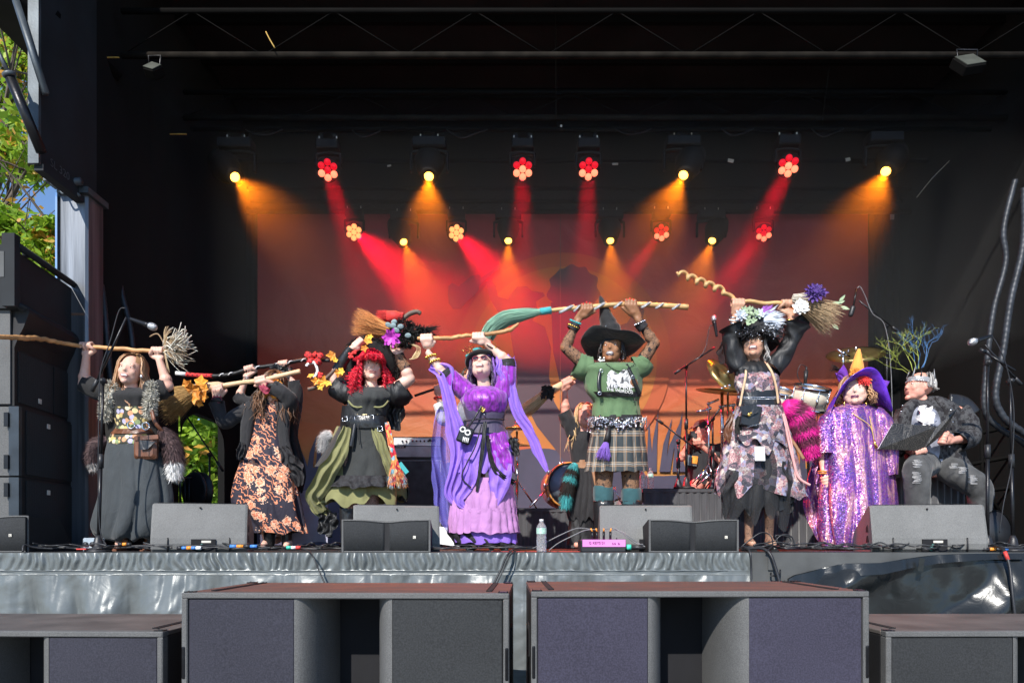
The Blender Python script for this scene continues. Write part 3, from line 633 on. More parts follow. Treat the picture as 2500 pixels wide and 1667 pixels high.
m = MB(); q = c + nr * .010 + U_ * .30; m.box((q.x, q.y, z0 + .09), (.004, .018, .018), rotm(0, 0, 5)); m.build('logo_plate', MATS['logo_plate'], s1)
for zA, zB, lab in ((992, 1163, 'upper black subwoofer of the left stack, below the waveguide loudspeaker'), (1164, 1326, 'bottom black subwoofer of the left stack, standing on the stage')):
 c = P(50, 0, 5.02); z1, z0 = Zp(zA, 5.02), max(0.002, Zp(zB, 5.02))
 t = thing('stack_subwoofer', lab, 'subwoofer', (c.x, c.y, z0), group='left loudspeaker stack')
 m = MB(); ybox(m, c, U_, .80, z1 - z0, z0); m.build('cabinet', MATS['textured_dark'], t)
 m = MB(); sidequad(m, c, U_, .8, z0 + .02, z1 - .02, .06, .76, .002); m.build('grille', MATS['grille_grey'], t)
 m = MB(); m.bbox((c.x - .06, 4.985, z0 + .005), (c.x + .012, 5.018, z1 - .005)); m.build('rigging_rail', mat('rail_blue_grey', (.035, .043, .052), .4, .4), t)
 m = MB(); m.bbox((c.x - .75, 5.0, z0 + .005), (c.x - .062, 5.018, z1 - .005)); m.build('end_panel', MATS['textured_grey'], t)
 for hz in (.2, .8): m = MB(); m.bbox((c.x - .085, 4.97, z0 + (z1 - z0) * hz - .05), (c.x - .055, 4.984, z0 + (z1 - z0) * hz + .05)); m.build('latch', MATS['black_metal'], t)
 m = MB(); q = c + nr * .010 + U_ * .34; m.box((q.x, q.y, z1 - .09), (.004, .018, .018), rotm(0, 0, 5)); m.build('logo_plate', MATS['logo_plate'], t)
c = P(37, 0, 4.95); z0, z1 = Zp(752, 4.95), Zp(583, 4.95)
t = thing('steel_frame_box', 'dark steel framed box above the left loudspeaker stack', 'frame box', (c.x, c.y, z0))
m = MB(); ybox(m, c, U_, 1.0, z1 - z0 - .08, z0); m.build('side_sheet', MATS['panel_dark'], t)
m = MB()
for zz in (z0 + .02, z1 - .05): m.tube([Vector((c.x + .02, c.y, zz)), Vector((c.x + .02, c.y, zz)) + U_ * 1.0], .03, 4)
m.bbox((c.x - .06, 4.90, z0), (c.x + .03, 4.96, z1 + .02)); m.bbox((c.x - .7, 4.9, z1 - .12), (c.x - .06, 4.95, z1 - .06)); m.build('frame', MATS['panel_dark'], t)
mat('painted_daylight', (.35, .45, .15), .6)  # daylight through the holes is painted on as solid green spots
for (x, y) in ((117, 700), (113, 757)):
 m = MB(); q = c + U_ * .66; m.ell(P(x, y, 5.62), (.012, .02, .02)); m.build('daylight_spot', MATS['painted_daylight'], t)
for k in range(2):
 m = MB(); m.lathe([(.012, -.02), (.026, -.02), (.026, .02), (.012, .02)], P(42 + 22 * k, 606 + 14 * k, 5.1 + .2 * k), rotm(60, 20, 0)); m.build('cable_ring', MATS['black_plastic'], t)
m = MB(); a = P(0, 645, 4.9); m.box((a.x, 4.9, a.z), (.03, .004, .09)); m.build('placard', MATS['deck_edge'], t)
# trees outside on the left
def leafmat(name, a, b_, c_):
 m_, t, b = nmat(name); gi = N(t, 'NewGeometry')
 t.links.new(ramp(t, gi.outputs['Random Per Island'], [(0, a), (.55, b_), (.86, b_), (1, c_)]), b.inputs['Base Color'])
 b.inputs['Roughness'].default_value = .5
 tr = N(t, 'BsdfTranslucent'); t.links.new(ramp(t, gi.outputs['Random Per Island'], [(0, a), (.6, b_), (1, c_)]), tr.inputs[0])
 mx = N(t, 'MixShader'); mx.inputs[0].default_value = .45; t.links.new(b.outputs[0], mx.inputs[1]); t.links.new(tr.outputs[0], mx.inputs[2])
 t.links.new(mx.outputs[0], t.nodes['Material Output'].inputs[0])
leafmat('leaf_green', (.12, .26, .02), (.32, .50, .04), (.52, .56, .05))
leafmat('leaf_orange', (.50, .48, .05), (.70, .36, .06), (.62, .22, .08))
mat('bark', (.09, .07, .055), .9, scale=20, bs=60, bst=.6)
def leaf(mm, p, s, rnd, droop=.5):      # small pointed leaf, folded along the midrib
 a = rnd.uniform(0, 6.283); e = rnd.uniform(-1.1, .3); d = Vector((math.cos(a) * math.cos(e), math.sin(a) * math.cos(e), math.sin(e)))
 q = d.cross(Vector((rnd.uniform(-1, 1), rnd.uniform(-1, 1), rnd.uniform(-.2, 1)))).normalized()
 mm.add([p, p + d * s * .5 + q * s * .22, p + d * s, p + d * s * .5 - q * s * .22], [(0, 1, 2, 3)], smooth=False)
def tree(lab, base, clumps, n, ls, seed, orange=.35):
 rnd = random.Random(seed); t = thing('maple_tree', lab, 'tree', base)
 tr = MB(); top = base + Vector((0, 0, 0)); cs = [Vector(c[0]) for c in clumps]; cen = sum(cs, Vector()) / len(cs)
 fork = Vector((base.x, base.y, base.z + (cen.z - base.z) * .45))
 tr.tube(spline([base, base.lerp(fork, .5) + Vector((.1, 0, 0)), fork], 6), [.22 - .008 * k for k in range(13)], 8)
 for c in cs:
  pp = spline([fork, fork.lerp(c, .5) + Vector((rnd.uniform(-.3, .3), rnd.uniform(-.3, .3), .25)), c], 6); tr.tube(pp, [.08 * (1 - .075 * k) for k in range(13)], 5)
  for k in range(7):
   e = c + Vector((rnd.gauss(0, .55), rnd.gauss(0, .5), rnd.gauss(0, .4))); s0 = pp[rnd.randint(6, 12)]
   tr.tube(spline([s0, s0.lerp(e, .5) + Vector((0, 0, .08)), e], 3), [.02, .016, .013, .010, .008, .006, .004], 4)
 tr.build('trunk', MATS['bark'], t)
 G, O = MB(), MB()
 for (c, r) in clumps:
  c = Vector(c); subs = [(c + Vector((rnd.gauss(0, .45) * r, rnd.gauss(0, .45) * r, rnd.gauss(0, .4) * r)), r * rnd.uniform(.16, .34)) for _ in range(26)]
  for (s_, sr) in subs:
   oo = rnd.random() < orange
   for _ in range(int(n / 26)):
    p = s_ + Vector((rnd.gauss(0, 1) * sr, rnd.gauss(0, 1) * sr, rnd.gauss(0, .5) * sr)); leaf(O if (oo and rnd.random() < .7) else G, p, ls * rnd.uniform(.6, 1.3), rnd)
 G.build('crown', MATS['leaf_green'], t); O.build('crown', MATS['leaf_orange'], t, label='orange turning leaves of the crown')
rnd = random.Random(5)
cl = [(P(x, y, 9.5 + rnd.uniform(-.8, 1.2)), r) for x, y, r in ((-150, 100, 1.2), (25, 110, .35), (60, 160, .4), (95, 230, .45), (40, 300, .45), (10, 230, .4), (100, 350, .40), (75, 400, .30), (-60, 420, .7), (100, 150, .3), (-120, 600, 1.0), (15, 350, .35), (-190, 330, 1.2), (45, 60, .2))]
tree('tall maple beyond the upper left corner, green leaves turning orange', Vector((-8.6, 10, GZ)), cl, 330, .15, 11, .28)
cl = [(P(x, y, 8.2 + rnd.uniform(-.3, .3)), r) for x, y, r in ((60, 600, .42), (115, 590, .38), (100, 640, .3), (20, 540, .14), (130, 560, .22), (-30, 560, .3))]
tree('low yellow green maple branch behind the steel pillar', Vector((-6.4, 8.4, GZ)), cl, 420, .12, 12, .16)
cl = [(P(x, y, 14 + rnd.uniform(-1, 1)), r) for x, y, r in ((440, 1040, 1.0), (500, 1050, 1.0), (545, 1080, 1.0), (460, 1110, .9), (520, 1140, .9), (470, 1000, 1.0), (400, 1060, 1.0), (575, 1030, 1.0), (510, 1190, .8), (430, 1180, .35), (560, 1160, .9))]
tree('sunlit green maple seen through the low opening in the left wall', Vector((P(470, 0, 14).x, 14.3, GZ)), cl, 560, .22, 13, .1)
# stage lamps
mat('lamp_body', (.006, .006, .007), .6, spec=.25)
LR = emat('lens_red', (1.0, .02, .03), 2.6); LRO = emat('lens_hot', (1.0, .22, .11), 1.5); LA = emat('lens_yellow', (1.0, .36, .11), 1.5); LY = emat('lens_amber', (1.0, .48, .06), 7.0)
LRD = emat('lens_dim_red', (.62, .0, .012), .8)
def aim(t, loc, tgt, color, power, size, blend, sz=.025):
 l = bpy.data.lights.new('spot', 'SPOT'); l.color = color; l.energy = power; l.spot_size = math.radians(size); l.spot_blend = blend; l.shadow_soft_size = sz
 o = bpy.data.objects.new('lamp_light', l); COL.objects.link(o); o.parent = t; loc = Vector(loc); o.location = loc - Vector(t['_o'])
 o.rotation_euler = (loc - Vector(tgt)).to_track_quat('Z', 'Y').to_euler()
BOX = MATS['lamp_body']
def clampm(mm, c, s=1):
 for k in (-1, 1): mm.box(c + Vector((k * .055 * s, 0, .03 * s)), (.012 * s, .012, .035 * s));
def yoke(t, c, s, piv, wd):       # c: top base centre, piv: pivot height below
 m = MB(); m.bev(c + Vector((0, 0, -.05 * s)), (wd * .92, .085 * s, .05 * s), .012); clampm(m, c, s * 1.3); m.build('base', BOX, t)
 m = MB(); a = wd * 1.0
 pts = spline([c + Vector((-a, 0, piv)), c + Vector((-a, 0, piv * .55)), c + Vector((-a * .9, 0, -.13 * s)), c + Vector((0, 0, -.115 * s)), c + Vector((a * .9, 0, -.13 * s)), c + Vector((a, 0, piv * .55)), c + Vector((a, 0, piv))], 5)
 m.tube(pts, [(.035 * s, .016 * s)] * len(pts), 6); m.build('yoke', BOX, t)
 for k in (-1, 1): m = MB(); m.box(c + Vector((k * .09 * s, -.02, .03)), (.006, .004, .022)); m.build('clamp_tag', MATS['tag_white'], t)
def wash(x, y, d, s, dirn, lab, look, power, spread):
 c = P(x, y, d); top = c + Vector((0, .03, .30 * s)); t = thing('wash_lamp', lab, 'stage lamp', top, group='red seven-lens wash lamps'); yoke(t, top, s, -.26 * s, .125 * s)
 dv = Vector(dirn).normalized(); R = dv.to_track_quat('Z', 'Y').to_matrix()
 face = (dv * .45 + Vector((0, -1, -.15)) * .75).normalized(); R = face.to_track_quat('Z', 'Y').to_matrix(); r = .118 * s
 m = MB(); m.lathe([(.03, -.17 * s), (.085 * s, -.15 * s), (r, -.09 * s), (r, -.01), (r * .96, .0)], c, R, 28); m.build('head', BOX, t)
 m = MB(); m.lathe([(r * .94, .001), (r * 1.02, .002), (r * 1.02, .010), (r * .94, .012)], c, R, 28, (False, False)); m.build('rim', BOX, t)
 cells = [(0, 0)] + [(r * .61 * math.cos(math.radians(a)), r * .61 * math.sin(math.radians(a))) for a in range(30, 390, 60)]
 for k, (u, v) in enumerate(cells):
  q = c + R @ Vector((u, v, .004)); m = MB(); m.lathe([(r * .30, 0), (r * .27, .008), (r * .12, .014), (.0005, .016)], q, R, 14)
  low = (q.z < c.z - r * .25)
  mt = LA if look == 2 else (LRO if (low or (look == 1 and q.z < c.z + .2 * r)) else LRD)
  m.build('lens', mt, t)
 aim(t, c + face * .05 + dv * .03, c + dv * 3, (1, .0, .02), power, spread, .7, .075)
def spotl(x, y, d, s, dirn, lab, power, spread):
 c = P(x, y, d); top = c + Vector((0, .05, .40 * s)); t = thing('spot_lamp', lab, 'stage lamp', top, group='amber moving spot lamps'); yoke(t, top, s, -.33 * s, .19 * s)
 dv = Vector(dirn).normalized(); R = dv.to_track_quat('Z', 'Y').to_matrix(); r = .095 * s; h0 = c - dv * .0
 m = MB(); m.lathe([(.03, -.40 * s), (.13 * s, -.37 * s), (.155 * s, -.22 * s), (.12 * s, -.09 * s), (r, -.03), (r, .004)], h0, R, 24); m.build('head', BOX, t)
 m = MB(); m.lathe([(r * .5, .005), (r * .48, .012), (r * .25, .025), (.001, .03)], h0, R, 16); m.build('lens', LY, t)
 m = MB(); m.lathe([(r * .55, .0), (r, .002), (r, .012), (r * .55, .008)], h0, R, 20, (False, False)); m.build('rim', BOX, t)
 aim(t, h0 + dv * .04, c + dv * 3, (1.0, .21, .004), power, spread, .8)
names = ['first', 'second', 'third', 'fourth', 'fifth', 'sixth', 'seventh', 'eighth']
FR = [(573, 432, 's', (.55, -.4, -.62)), (800, 415, 'w', (.32, -.15, -.95)), (1047, 430, 's', (.04, -.45, -.8)), (1276, 413, 'w', (-.02, -.1, -1)), (1437, 413, 'w', (-.05, -.1, -1)), (1669, 427, 's', (-.36, -.4, -.75)), (1925, 405, 'w', (-.42, -.15, -.85)), (2163, 418, 's', (-.45, -.4, -.68))]
RRW = [(864, 567, 'w', (.62, -.35, -.62)), (985, 590, 's', (.30, -.4, -.8)), (1114, 569, 'w', (.55, -.35, -.72)), (1241, 587, 's', (.0, -.4, -.85)), (1490, 587, 's', (-.02, -.4, -.85)), (1615, 568, 'w', (-.50, -.2, -.68)), (1739, 587, 's', (-.35, -.4, -.8)), (1865, 569, 'w', (-.55, -.2, -.66))]
LP = 1.0
for k, (x, y, kd, dv) in enumerate(FR):
 if kd == 's': spotl(x, y, 7.2, 1.0, dv, '%s amber spot lamp from the left in the upper row' % ['first', '', 'second', '', '', 'third', '', 'fourth'][k], 230 * LP, 46)
 else: wash(x, y, 7.2, 1.0, dv, ['', 'leftmost red wash lamp of the upper row', '', 'red wash lamp of the upper row just left of the banner seam', 'red wash lamp of the upper row just right of the banner seam', '', 'rightmost red wash lamp of the upper row', ''][k], 1 if k in (3, 6) else 0, 520 * LP, 20)
for k, (x, y, kd, dv) in enumerate(RRW):
 if kd == 's': spotl(x, y, 8.85, .95, dv, '%s amber spot lamp from the left in the lower row' % ['', 'first', '', 'second', 'third', '', 'fourth', ''][k], 190 * LP, 42)
 else: wash(x, y, 8.85, .95, dv, '%s red wash lamp from the left in the lower row' % ['first', '', 'second', '', '', 'third', '', 'fourth'][k], 2 if k in (0, 2) else 0, (1250 if k in (0, 2) else 430) * LP, 38 if k in (0, 2) else 22)
# stage smoke
m = MB(); m.bbox((WL + .01, 6.75, 2.1), (WR - .01, BD - .21, 4.55))
hz = bpy.data.materials.new('smoke'); hz.use_nodes = True; ht = hz.node_tree; ht.nodes.clear()
vo = ht.nodes.new('ShaderNodeVolumePrincipled'); oo = ht.nodes.new('ShaderNodeOutputMaterial'); ht.links.new(vo.outputs[0], oo.inputs['Volume'])
vo.inputs['Color'].default_value = (.9, .9, .9, 1); vo.inputs['Density'].default_value = .105; vo.inputs['Anisotropy'].default_value = .5
hz_o = m.build('haze', hz, None, kind='stuff', label='thin stage smoke hanging between the lamps and the banner', cat='smoke')
# drum risers
def pleats(mm, a, b, z0, z1, amp, per, seed=1, n=None):
 a, b = Vector(a), Vector(b); L = (b - a).length; n = n or int(L / per * 7); nr = Vector(((b - a).y, -(b - a).x, 0)).normalized(); G = []
 for z in np.linspace(z1, z0, 12):
  k = (z1 - z) / (z1 - z0); G.append([a + (b - a) * (i / n) + nr * (amp * (.35 + .65 * k) * (math.sin(i / n * L / per * 6.283 + 1.6 * nz(i / n * L * 3, z * 1.2, seed)) + .4 * nz(i * .1, z * 3, seed))) + Vector((0, 0, z)) for i in range(n + 1)])
 mm.sheet(G)
mat('velvet_black', (.045, .045, .05), .7, sheen=.6, scale=4, bs=200, stretch=(4, 4, .5))
def riser(name, lab, xl, xr, yt, d, depth, cat='riser'):
 a, b_ = P(xl, yt, d), P(xr, yt, d); z = a.z; t = thing(name, lab, cat, ((a.x + b_.x) / 2, d + depth / 2, 0))
 m = MB(); m.bbox((a.x, d, z - .04), (b_.x, d + depth, z)); m.build('top', MATS['black_cloth'], t)
 m = MB(); pleats(m, (a.x, d - .02, 0), (b_.x, d - .02, 0), .01, z - .035, .020, .075); m.build('front_skirt', MATS['velvet_black'], t)
 m = MB(); pleats(m, (a.x - .02, d + depth, 0), (a.x - .02, d, 0), .01, z - .035, .018, .075, 4); m.build('end_skirt', MATS['velvet_black'], t); m = MB(); pleats(m, (b_.x + .02, d, 0), (b_.x + .02, d + depth, 0), .01, z - .035, .018, .075, 5); m.build('end_skirt', MATS['velvet_black'], t)
 m = MB(); m.bbox((a.x - .012, d - .030, z - .038), (b_.x + .012, d - .012, z - .006)); m.build('skirt_clip_strip', MATS['velvet_black'], t)
 return z
ZR = riser('drum_riser', 'black skirted riser carrying the drum hardware and photographer, behind the two right-hand women', 1570, 2125, 1192, 6.9, 1.9)
ZL = riser('bass_drum_riser', 'low black skirted riser under the big bass drum', 1262, 1425, 1240, 6.95, 1.6)
mat('drum_amber', (.55, .24, .05), .25, var=.5, scale=5, stretch=(1, 1, 8), coat=.6)
mat('drum_pearl', (.62, .56, .45), .3, var=.12, scale=20, coat=.5)
mat('drum_head_dark', (.26, .33, .40), .3, var=.5, scale=3)
mat('drum_head_clear', (.45, .33, .22), .25, var=.2)
mat('cymbal_brass', (.42, .31, .12), .32, .9, var=.25, scale=6, bs=300, bst=.3)
t = thing('bass_drum', 'amber wood bass drum with a dark reflective front head and wood hoop', 'drum', P(1385, 1237, 7.0)); c = P(1390, 1184, 7.0); R = rotm(90, 0, 8); ax = R @ Vector((0, 0, 1))
r = 54 / F * 7
m = MB(); m.lathe([(r * .985, -.40), (r * .985, -.02)], c, R, 40); m.build('shell', MATS['drum_amber'], t)
m = MB(); m.lathe([(r * .97, .012), (.001, .016)], c, R, 40); m.build('front_head', MATS['drum_head_dark'], t)
m = MB(); m.lathe([(r * 1.0, -.025), (r * 1.05, -.02), (r * 1.05, .018), (r * .99, .022), (r * .97, .014)], c, R, 40, (False, False)); m.build('hoop', MATS['drum_amber'], t)
m = MB(); m.lathe([(r * .99, .021), (r * .955, .022), (r * .955, .014)], c, R, 40, (False, False)); m.build('rim_ring', MATS['black_plastic'], t)
for k in range(10):
 a = 2 * math.pi * k / 10; q = Vector((math.cos(a) * r * 1.03, math.sin(a) * r * 1.03, 0)); m = MB(); m.cyl(c + R @ (q + Vector((0, 0, -.13))), c + R @ (q + Vector((0, 0, .03))), .006, seg=6); m.ell(c + R @ (q + Vector((0, 0, -.12))), (.016, .014, .03), seg=8, rings=6); m.build('tension_lug', MATS['chrome'], t)
for s_ in (-1, 1): m = MB(); m.cyl(c + R @ Vector((s_ * r * .8, 0, -.1)), c + Vector((s_ * .40, -.12, -r * 1.0)), .011, seg=6); m.build('spur', MATS['chrome'], t)
def cymbal(x, y, d, rx, tilt, yaw, lab, stand=True, base=None, group='cymbals of the drum kit'):
 c = P(x, y, d); R = rotm(tilt, yaw, 0); t = thing('cymbal_stand', lab, 'cymbal', (c.x, c.y, base if base is not None else ZR), group=group); r = rx / F * d
 m = MB(); m.lathe([(r, 0), (r * .6, .012), (r * .2, .02), (r * .15, .035), (.01, .045), (.01, .043), (r * .14, .031), (r * .19, .017), (r * .6, .009), (r, -.002)], c, R, 40); m.build('cymbal', MATS['cymbal_brass'], t)
 m = MB(); m.cyl(c + R @ Vector((0, 0, -.03)), c + R @ Vector((0, 0, .085)), .008, seg=8); m.lathe([(.008, 0), (.02, .005), (.02, .02), (.006, .03)], c + R @ Vector((0, 0, .05)), R, 10); m.build('wing_nut', MATS['chrome'], t)
 if stand:
  zb = base if base is not None else ZR; m = MB(); m.cyl(Vector((c.x, c.y, zb + .1)), c + R @ Vector((0, 0, -.03)), .011, seg=8); m.cyl((c.x, c.y, zb + .15), (c.x, c.y, zb + .5), .015, seg=8)
  m.build('stand_tube', MATS['chrome'], t)
  for k in range(3):
   a = k * 2.094 + .5; m = MB(); m.tube([(c.x, c.y, zb + .3), (c.x + .24 * math.cos(a), c.y + .24 * math.sin(a), zb + .01)], .009, 6); m.build('leg', MATS['chrome'], t)
 return t
cymbal(2089, 865, 7.6, 67, 28, -10, 'largest cymbal, tilted high behind the orange hat cone')
cymbal(1768, 918, 7.3, 55, 52, 30, 'tilted brass cymbal seen from below left of the woman in black')
cymbal(1778, 957, 7.0, 78, 8, 6, 'thin flat cymbal low behind the black dress of the tall hat woman')
cymbal(1262, 1046, 7.2, 42, 4, 0, 'hi-hat cymbal above the amber bass drum', base=ZL)
cymbal(1262, 1088, 7.2, 40, 6, 0, 'lower cymbal under the hi-hat left of the bass drum', base=ZL)
def tom(x, y, d, r_px, h, tilt, lab):
 c = P(x, y, d); R = rotm(tilt, 6, 0); r = r_px / F * d; t = thing('tom_drum', lab, 'drum', c, group='white tom drums')
 m = MB(); m.lathe([(r * .97, -h / 2), (r * .97, h / 2)], c, R, 36); m.build('shell', MATS['drum_pearl'], t)
 for z, nm in ((h / 2, 'drum_head_clear'), (-h / 2, 'drum_head_clear')):
  m = MB(); m.lathe([(r * .95, 0), (.001, .003 if z > 0 else -.003)], c + R @ Vector((0, 0, z * 1.02)), R, 36); m.build('drum_head', MATS[nm], t)
  m = MB(); m.lathe([(r * .97, -.012), (r * 1.05, -.010), (r * 1.05, .014), (r * .97, .016), (r * .96, .0)], c + R @ Vector((0, 0, z)), R, 36, (False, False)); m.build('rim', MATS['chrome'], t)
 for k in range(8):
  a = 2 * math.pi * k / 8; q = Vector((math.cos(a) * r * 1.04, math.sin(a) * r * 1.04, 0)); m = MB(); m.cyl(c + R @ (q + Vector((0, 0, -h / 2))), c + R @ (q + Vector((0, 0, h / 2))), .005, seg=6); m.ell(c + R @ q, (.014, .014, .03), seg=8, rings=6); m.build('tension_lug', MATS['chrome'], t)
 m = MB(); m.cyl(c + Vector((0, .1, 0)), (c.x + .1, c.y + .25, ZR), .013, seg=8); m.build('mount_tube', MATS['chrome'], t)
 return t
tom(1977, 972, 7.0, 42, .21, 22, 'white tom drum with chrome rims hanging right of the pink furry tail')
tom(1900, 975, 7.15, 34, .17, 30, 'small white tom drum half hidden behind the woman in black')
m = MB(); A = [P(2044, 852, 7.2), P(2062, 865, 7.2), P(2075, 870, 7.2)]; m.tube(A, .010, 6); m.cyl(P(2059, 900, 7.2), P(2058, 862, 7.2), .013, seg=8); m.ell(P(2059, 862, 7.2), (.028, .025, .02)); m.ell(P(2050, 868, 7.2), (.016, .014, .016)); m.cyl(P(2070, 862, 7.2), P(2072, 852, 7.2), .008); m.cyl(P(2059, 900, 7.2), P(2062, 1190, 7.2), .013, seg=8)
m.build('boom_arm_clamp', MATS['chrome'], None, 'chrome clamp and boom arm in front of the largest cymbal', cat='stand')
def hardware(lab, segs, d, r=.011, mt='chrome', extra=()):
 m = MB()
 for a, b_ in segs: m.cyl(P(*a, d), P(*b_, d), r, seg=8)
 for e in extra: m.ell(P(*e, d), (.022, .02, .018), seg=8, rings=6)
 return m.build('hardware_stand', MATS[mt], None, lab, cat='stand', group='chrome drum stands')
hardware('chrome stand tube left of the woman in black, nearest the photographer', [((1730, 985), (1730, 1175)), ((1727, 1000), (1700, 1005)), ((1730, 985), (1755, 975)), ((1730, 1135), (1700, 1183)), ((1730, 1135), (1752, 1186))], 7.1, extra=((1730, 985), (1726, 1000), (1733, 996)))
hardware('tall chrome cymbal stand tube against the black tulle woman', [((1762, 945), (1762, 1120)), ((1762, 1120), (1740, 1180)), ((1762, 1120), (1770, 1185)), ((1755, 992), (1795, 988)), ((1790, 985), (1791, 1030))], 7.15, .013, extra=((1762, 948), (1762, 992), (1791, 988), (1762, 1055), (1770, 944)))
hardware('crossed chrome pedal frame low between the riser and the microphone stands', [((1690, 1180), (1720, 1145)), ((1700, 1186), (1752, 1142)), ((1720, 1145), (1740, 1180)), ((1735, 1186), (1770, 1140))], 7.0, .008)
hardware('folded chrome stand leg behind the green boots', [((1500, 1190), (1515, 1225)), ((1500, 1188), (1494, 1228)), ((1515, 1225), (1523, 1228)), ((1518, 1215), (1528, 1200))], 6.3, .006, extra=((1522, 1196),))
# microphones and stands
mat('mic_silver', (.5, .5, .5), .35, .9, bs=900, bst=.8)
mat('mic_grey', (.2, .23, .23), .4, .6)
def mic(mm_head, mm_body, a, dirn, s=1):
 a = Vector(a); dv = Vector(dirn).normalized(); R = dv.to_track_quat('Z', 'Y').to_matrix()
 mm_body.lathe([(.010 * s, 0), (.012 * s, .01), (.018 * s, .13 * s), (.022 * s, .155 * s)], a, R, 14)
 mm_head.lathe([(.022 * s, .155 * s), (.026 * s, .165 * s), (.027 * s, .185 * s), (.022 * s, .205 * s), (.001, .215 * s)], a, R, 16)
def mstand(lab, base, tip, elbow, d, boom=None, micp=None, micd=None, cable=None, base_r=.075, zb=0.0, tail=None, straight=True, collar=None):
 bx = P(base[0], base[1], d); t = thing('microphone_stand', lab, 'microphone stand', (bx.x, d, zb))
 m = MB(); el = P(*elbow, d); b0 = Vector((bx.x, d, zb + .03)); col = collar or .55
 mid = b0.lerp(el, .52); m.cyl(b0, mid, .013, seg=10); m.cyl(mid, el, .0095, seg=10); m.build('pole', MATS['black_metal'], t)
 m = MB(); m.cyl(mid - (el - b0).normalized() * .05, mid + (el - b0).normalized() * .05, .020, seg=12); m.build('height_clutch', MATS['black_plastic'], t)
 m = MB(); m.lathe([(.09, 0), (.085, .012), (.04, .03), (.028, .09), (.016, .12)] if base_r > .06 else [(.05, 0), (.045, .02), (.02, .08), (.014, .1)], (bx.x, d, zb + .001), None, 20); m.build('foot', MATS['black_plastic'], t)
 if boom:
  A, B = P(*boom[0], d), P(*boom[1], d - (.12 if straight else 0)); m = MB(); m.cyl(A, B, .0085, seg=8); m.build('boom', MATS['black_metal'], t)
  m = MB(); m.cyl(A, A.lerp(B, .16), .0145, seg=10); m.build('boom_grip', MATS['black_plastic'], t)
  m = MB(); m.ell(el, (.024, .022, .026), seg=10, rings=8); m.cyl(el + Vector((.0, -.03, 0)), el + Vector((0, .03, 0)), .016); m.build('boom_knuckle', MATS['black_plastic'], t)
 if micp:
  M1, M2 = MB(), MB(); mic(M1, M2, P(*micp, d - .12), micd); o = M2.build('microphone', MATS['black_metal'], t); M1.build('grille', MATS['mic_silver'], o)
 if cable: m = MB(); m.tube(spline([P(*q, d - .1) for q in cable], 8), .004, 5); m.build('cable', MATS['black_plastic'], t)
 return t
mat('cable_grey', (.16, .16, .165), .5)
t = mstand('microphone stand in front of the woman on the left', (240, 1320), None, (252, 930), 5.02, boom=((225, 955), (309, 775)), micp=(318, 778), micd=(.75, -.1, -.28), cable=((305, 752), (290, 760), (270, 830), (246, 905), (242, 1000), (240, 1150), (244, 1290), (260, 1330)))
mstand('straight microphone stand with an angled boom between the green shirt and the tall hat woman', (1676, 1177), None, (1675, 895), 6.95, boom=((1646, 912), (1745, 848)), micp=(1750, 822), micd=(-.05, 0, .3), zb=ZR, cable=((1753, 810), (1742, 795), (1732, 800), (1722, 850), (1700, 880)))
mstand('short microphone stand with a long low boom left of the photographer', (1656, 1180), None, (1656, 1078), 6.92, boom=((1601, 1021), (1712, 1106)), zb=ZR, base_r=.05)
mstand('microphone stand in front of the photographer, beside the chrome tubes', (1740, 1178), None, (1740, 1022), 6.98, boom=((1722, 1048), (1762, 990)), micp=None, zb=ZR, base_r=.05)
mstand('tall microphone stand behind the orange cone hat with a hanging pencil microphone', (2166, 1190), None, (2165, 795), 7.0, boom=((2193, 810), (2098, 735)), zb=0)
m = MB(); a = P(2091, 705, 6.9); m.tube(spline([P(2093, 704, 6.9), P(2100, 700, 6.9), P(2112, 722, 6.9), P(2130, 765, 6.9), P(2160, 795, 6.9), P(2175, 900, 6.9), P(2180, 1100, 6.9)], 8), .004, 5); m.build('microphone_cable', MATS['cable_grey'], None, 'grey cable running down from the hanging pencil microphone', cat='cable')
t = thing('pencil_microphone', 'thin hanging microphone with dark foam windscreen above the orange hat', 'microphone', P(2078, 775, 6.9))
m = MB(); m.cyl(P(2091, 706, 6.9), P(2083, 750, 6.9), .010, seg=10); m.build('microphone_body', MATS['black_metal'], t); m = MB(); m.cap(P(2082, 752, 6.9), P(2077, 768, 6.9), .026, .024); m.build('windscreen', MATS['black_plastic'], t)
mstand('right microphone stand nearest the seated man with a silver headed microphone', (2411, 1310), None, (2411, 885), 5.15, boom=((2392, 852), (2478, 905)), micp=(2420, 820), micd=(-.36, -.1, -.12), cable=((2420, 818), (2440, 850), (2460, 905), (2475, 1000), (2470, 1130), (2450, 1230), (2440, 1300)))
mstand('rightmost microphone stand with a long boom slanting down to the right', (2473, 1310), None, (2466, 930), 5.3, boom=((2492, 938), (2404, 842)), zb=0)
t = mstand('drum microphone on a short stand above the white tom', (1975, 1190), None, (1968, 940), 7.35, zb=ZR)
m = MB(); m.cyl(P(1968, 905, 6.95), P(1966, 935, 6.95), .022, .016); m.cyl(P(1969, 895, 6.95), P(1968, 908, 6.95), .010); m.tube(spline([P(1969, 896, 6.95), P(1955, 890, 6.95), P(1947, 910, 6.95), P(1953, 930, 6.95), P(1975, 950, 6.95), P(1992, 990, 6.95), P(1998, 1050, 6.95)], 7), .004, 5)
m.build('drum_microphone', MATS['black_plastic'], None, 'black clip microphone with looping cable over the white tom drum', cat='microphone')
mstand('dark microphone stand silhouetted in the opening of the left wall', (512, 1225), None, (512, 1110), 7.2, boom=((545, 1150), (445, 1000)), zb=0)
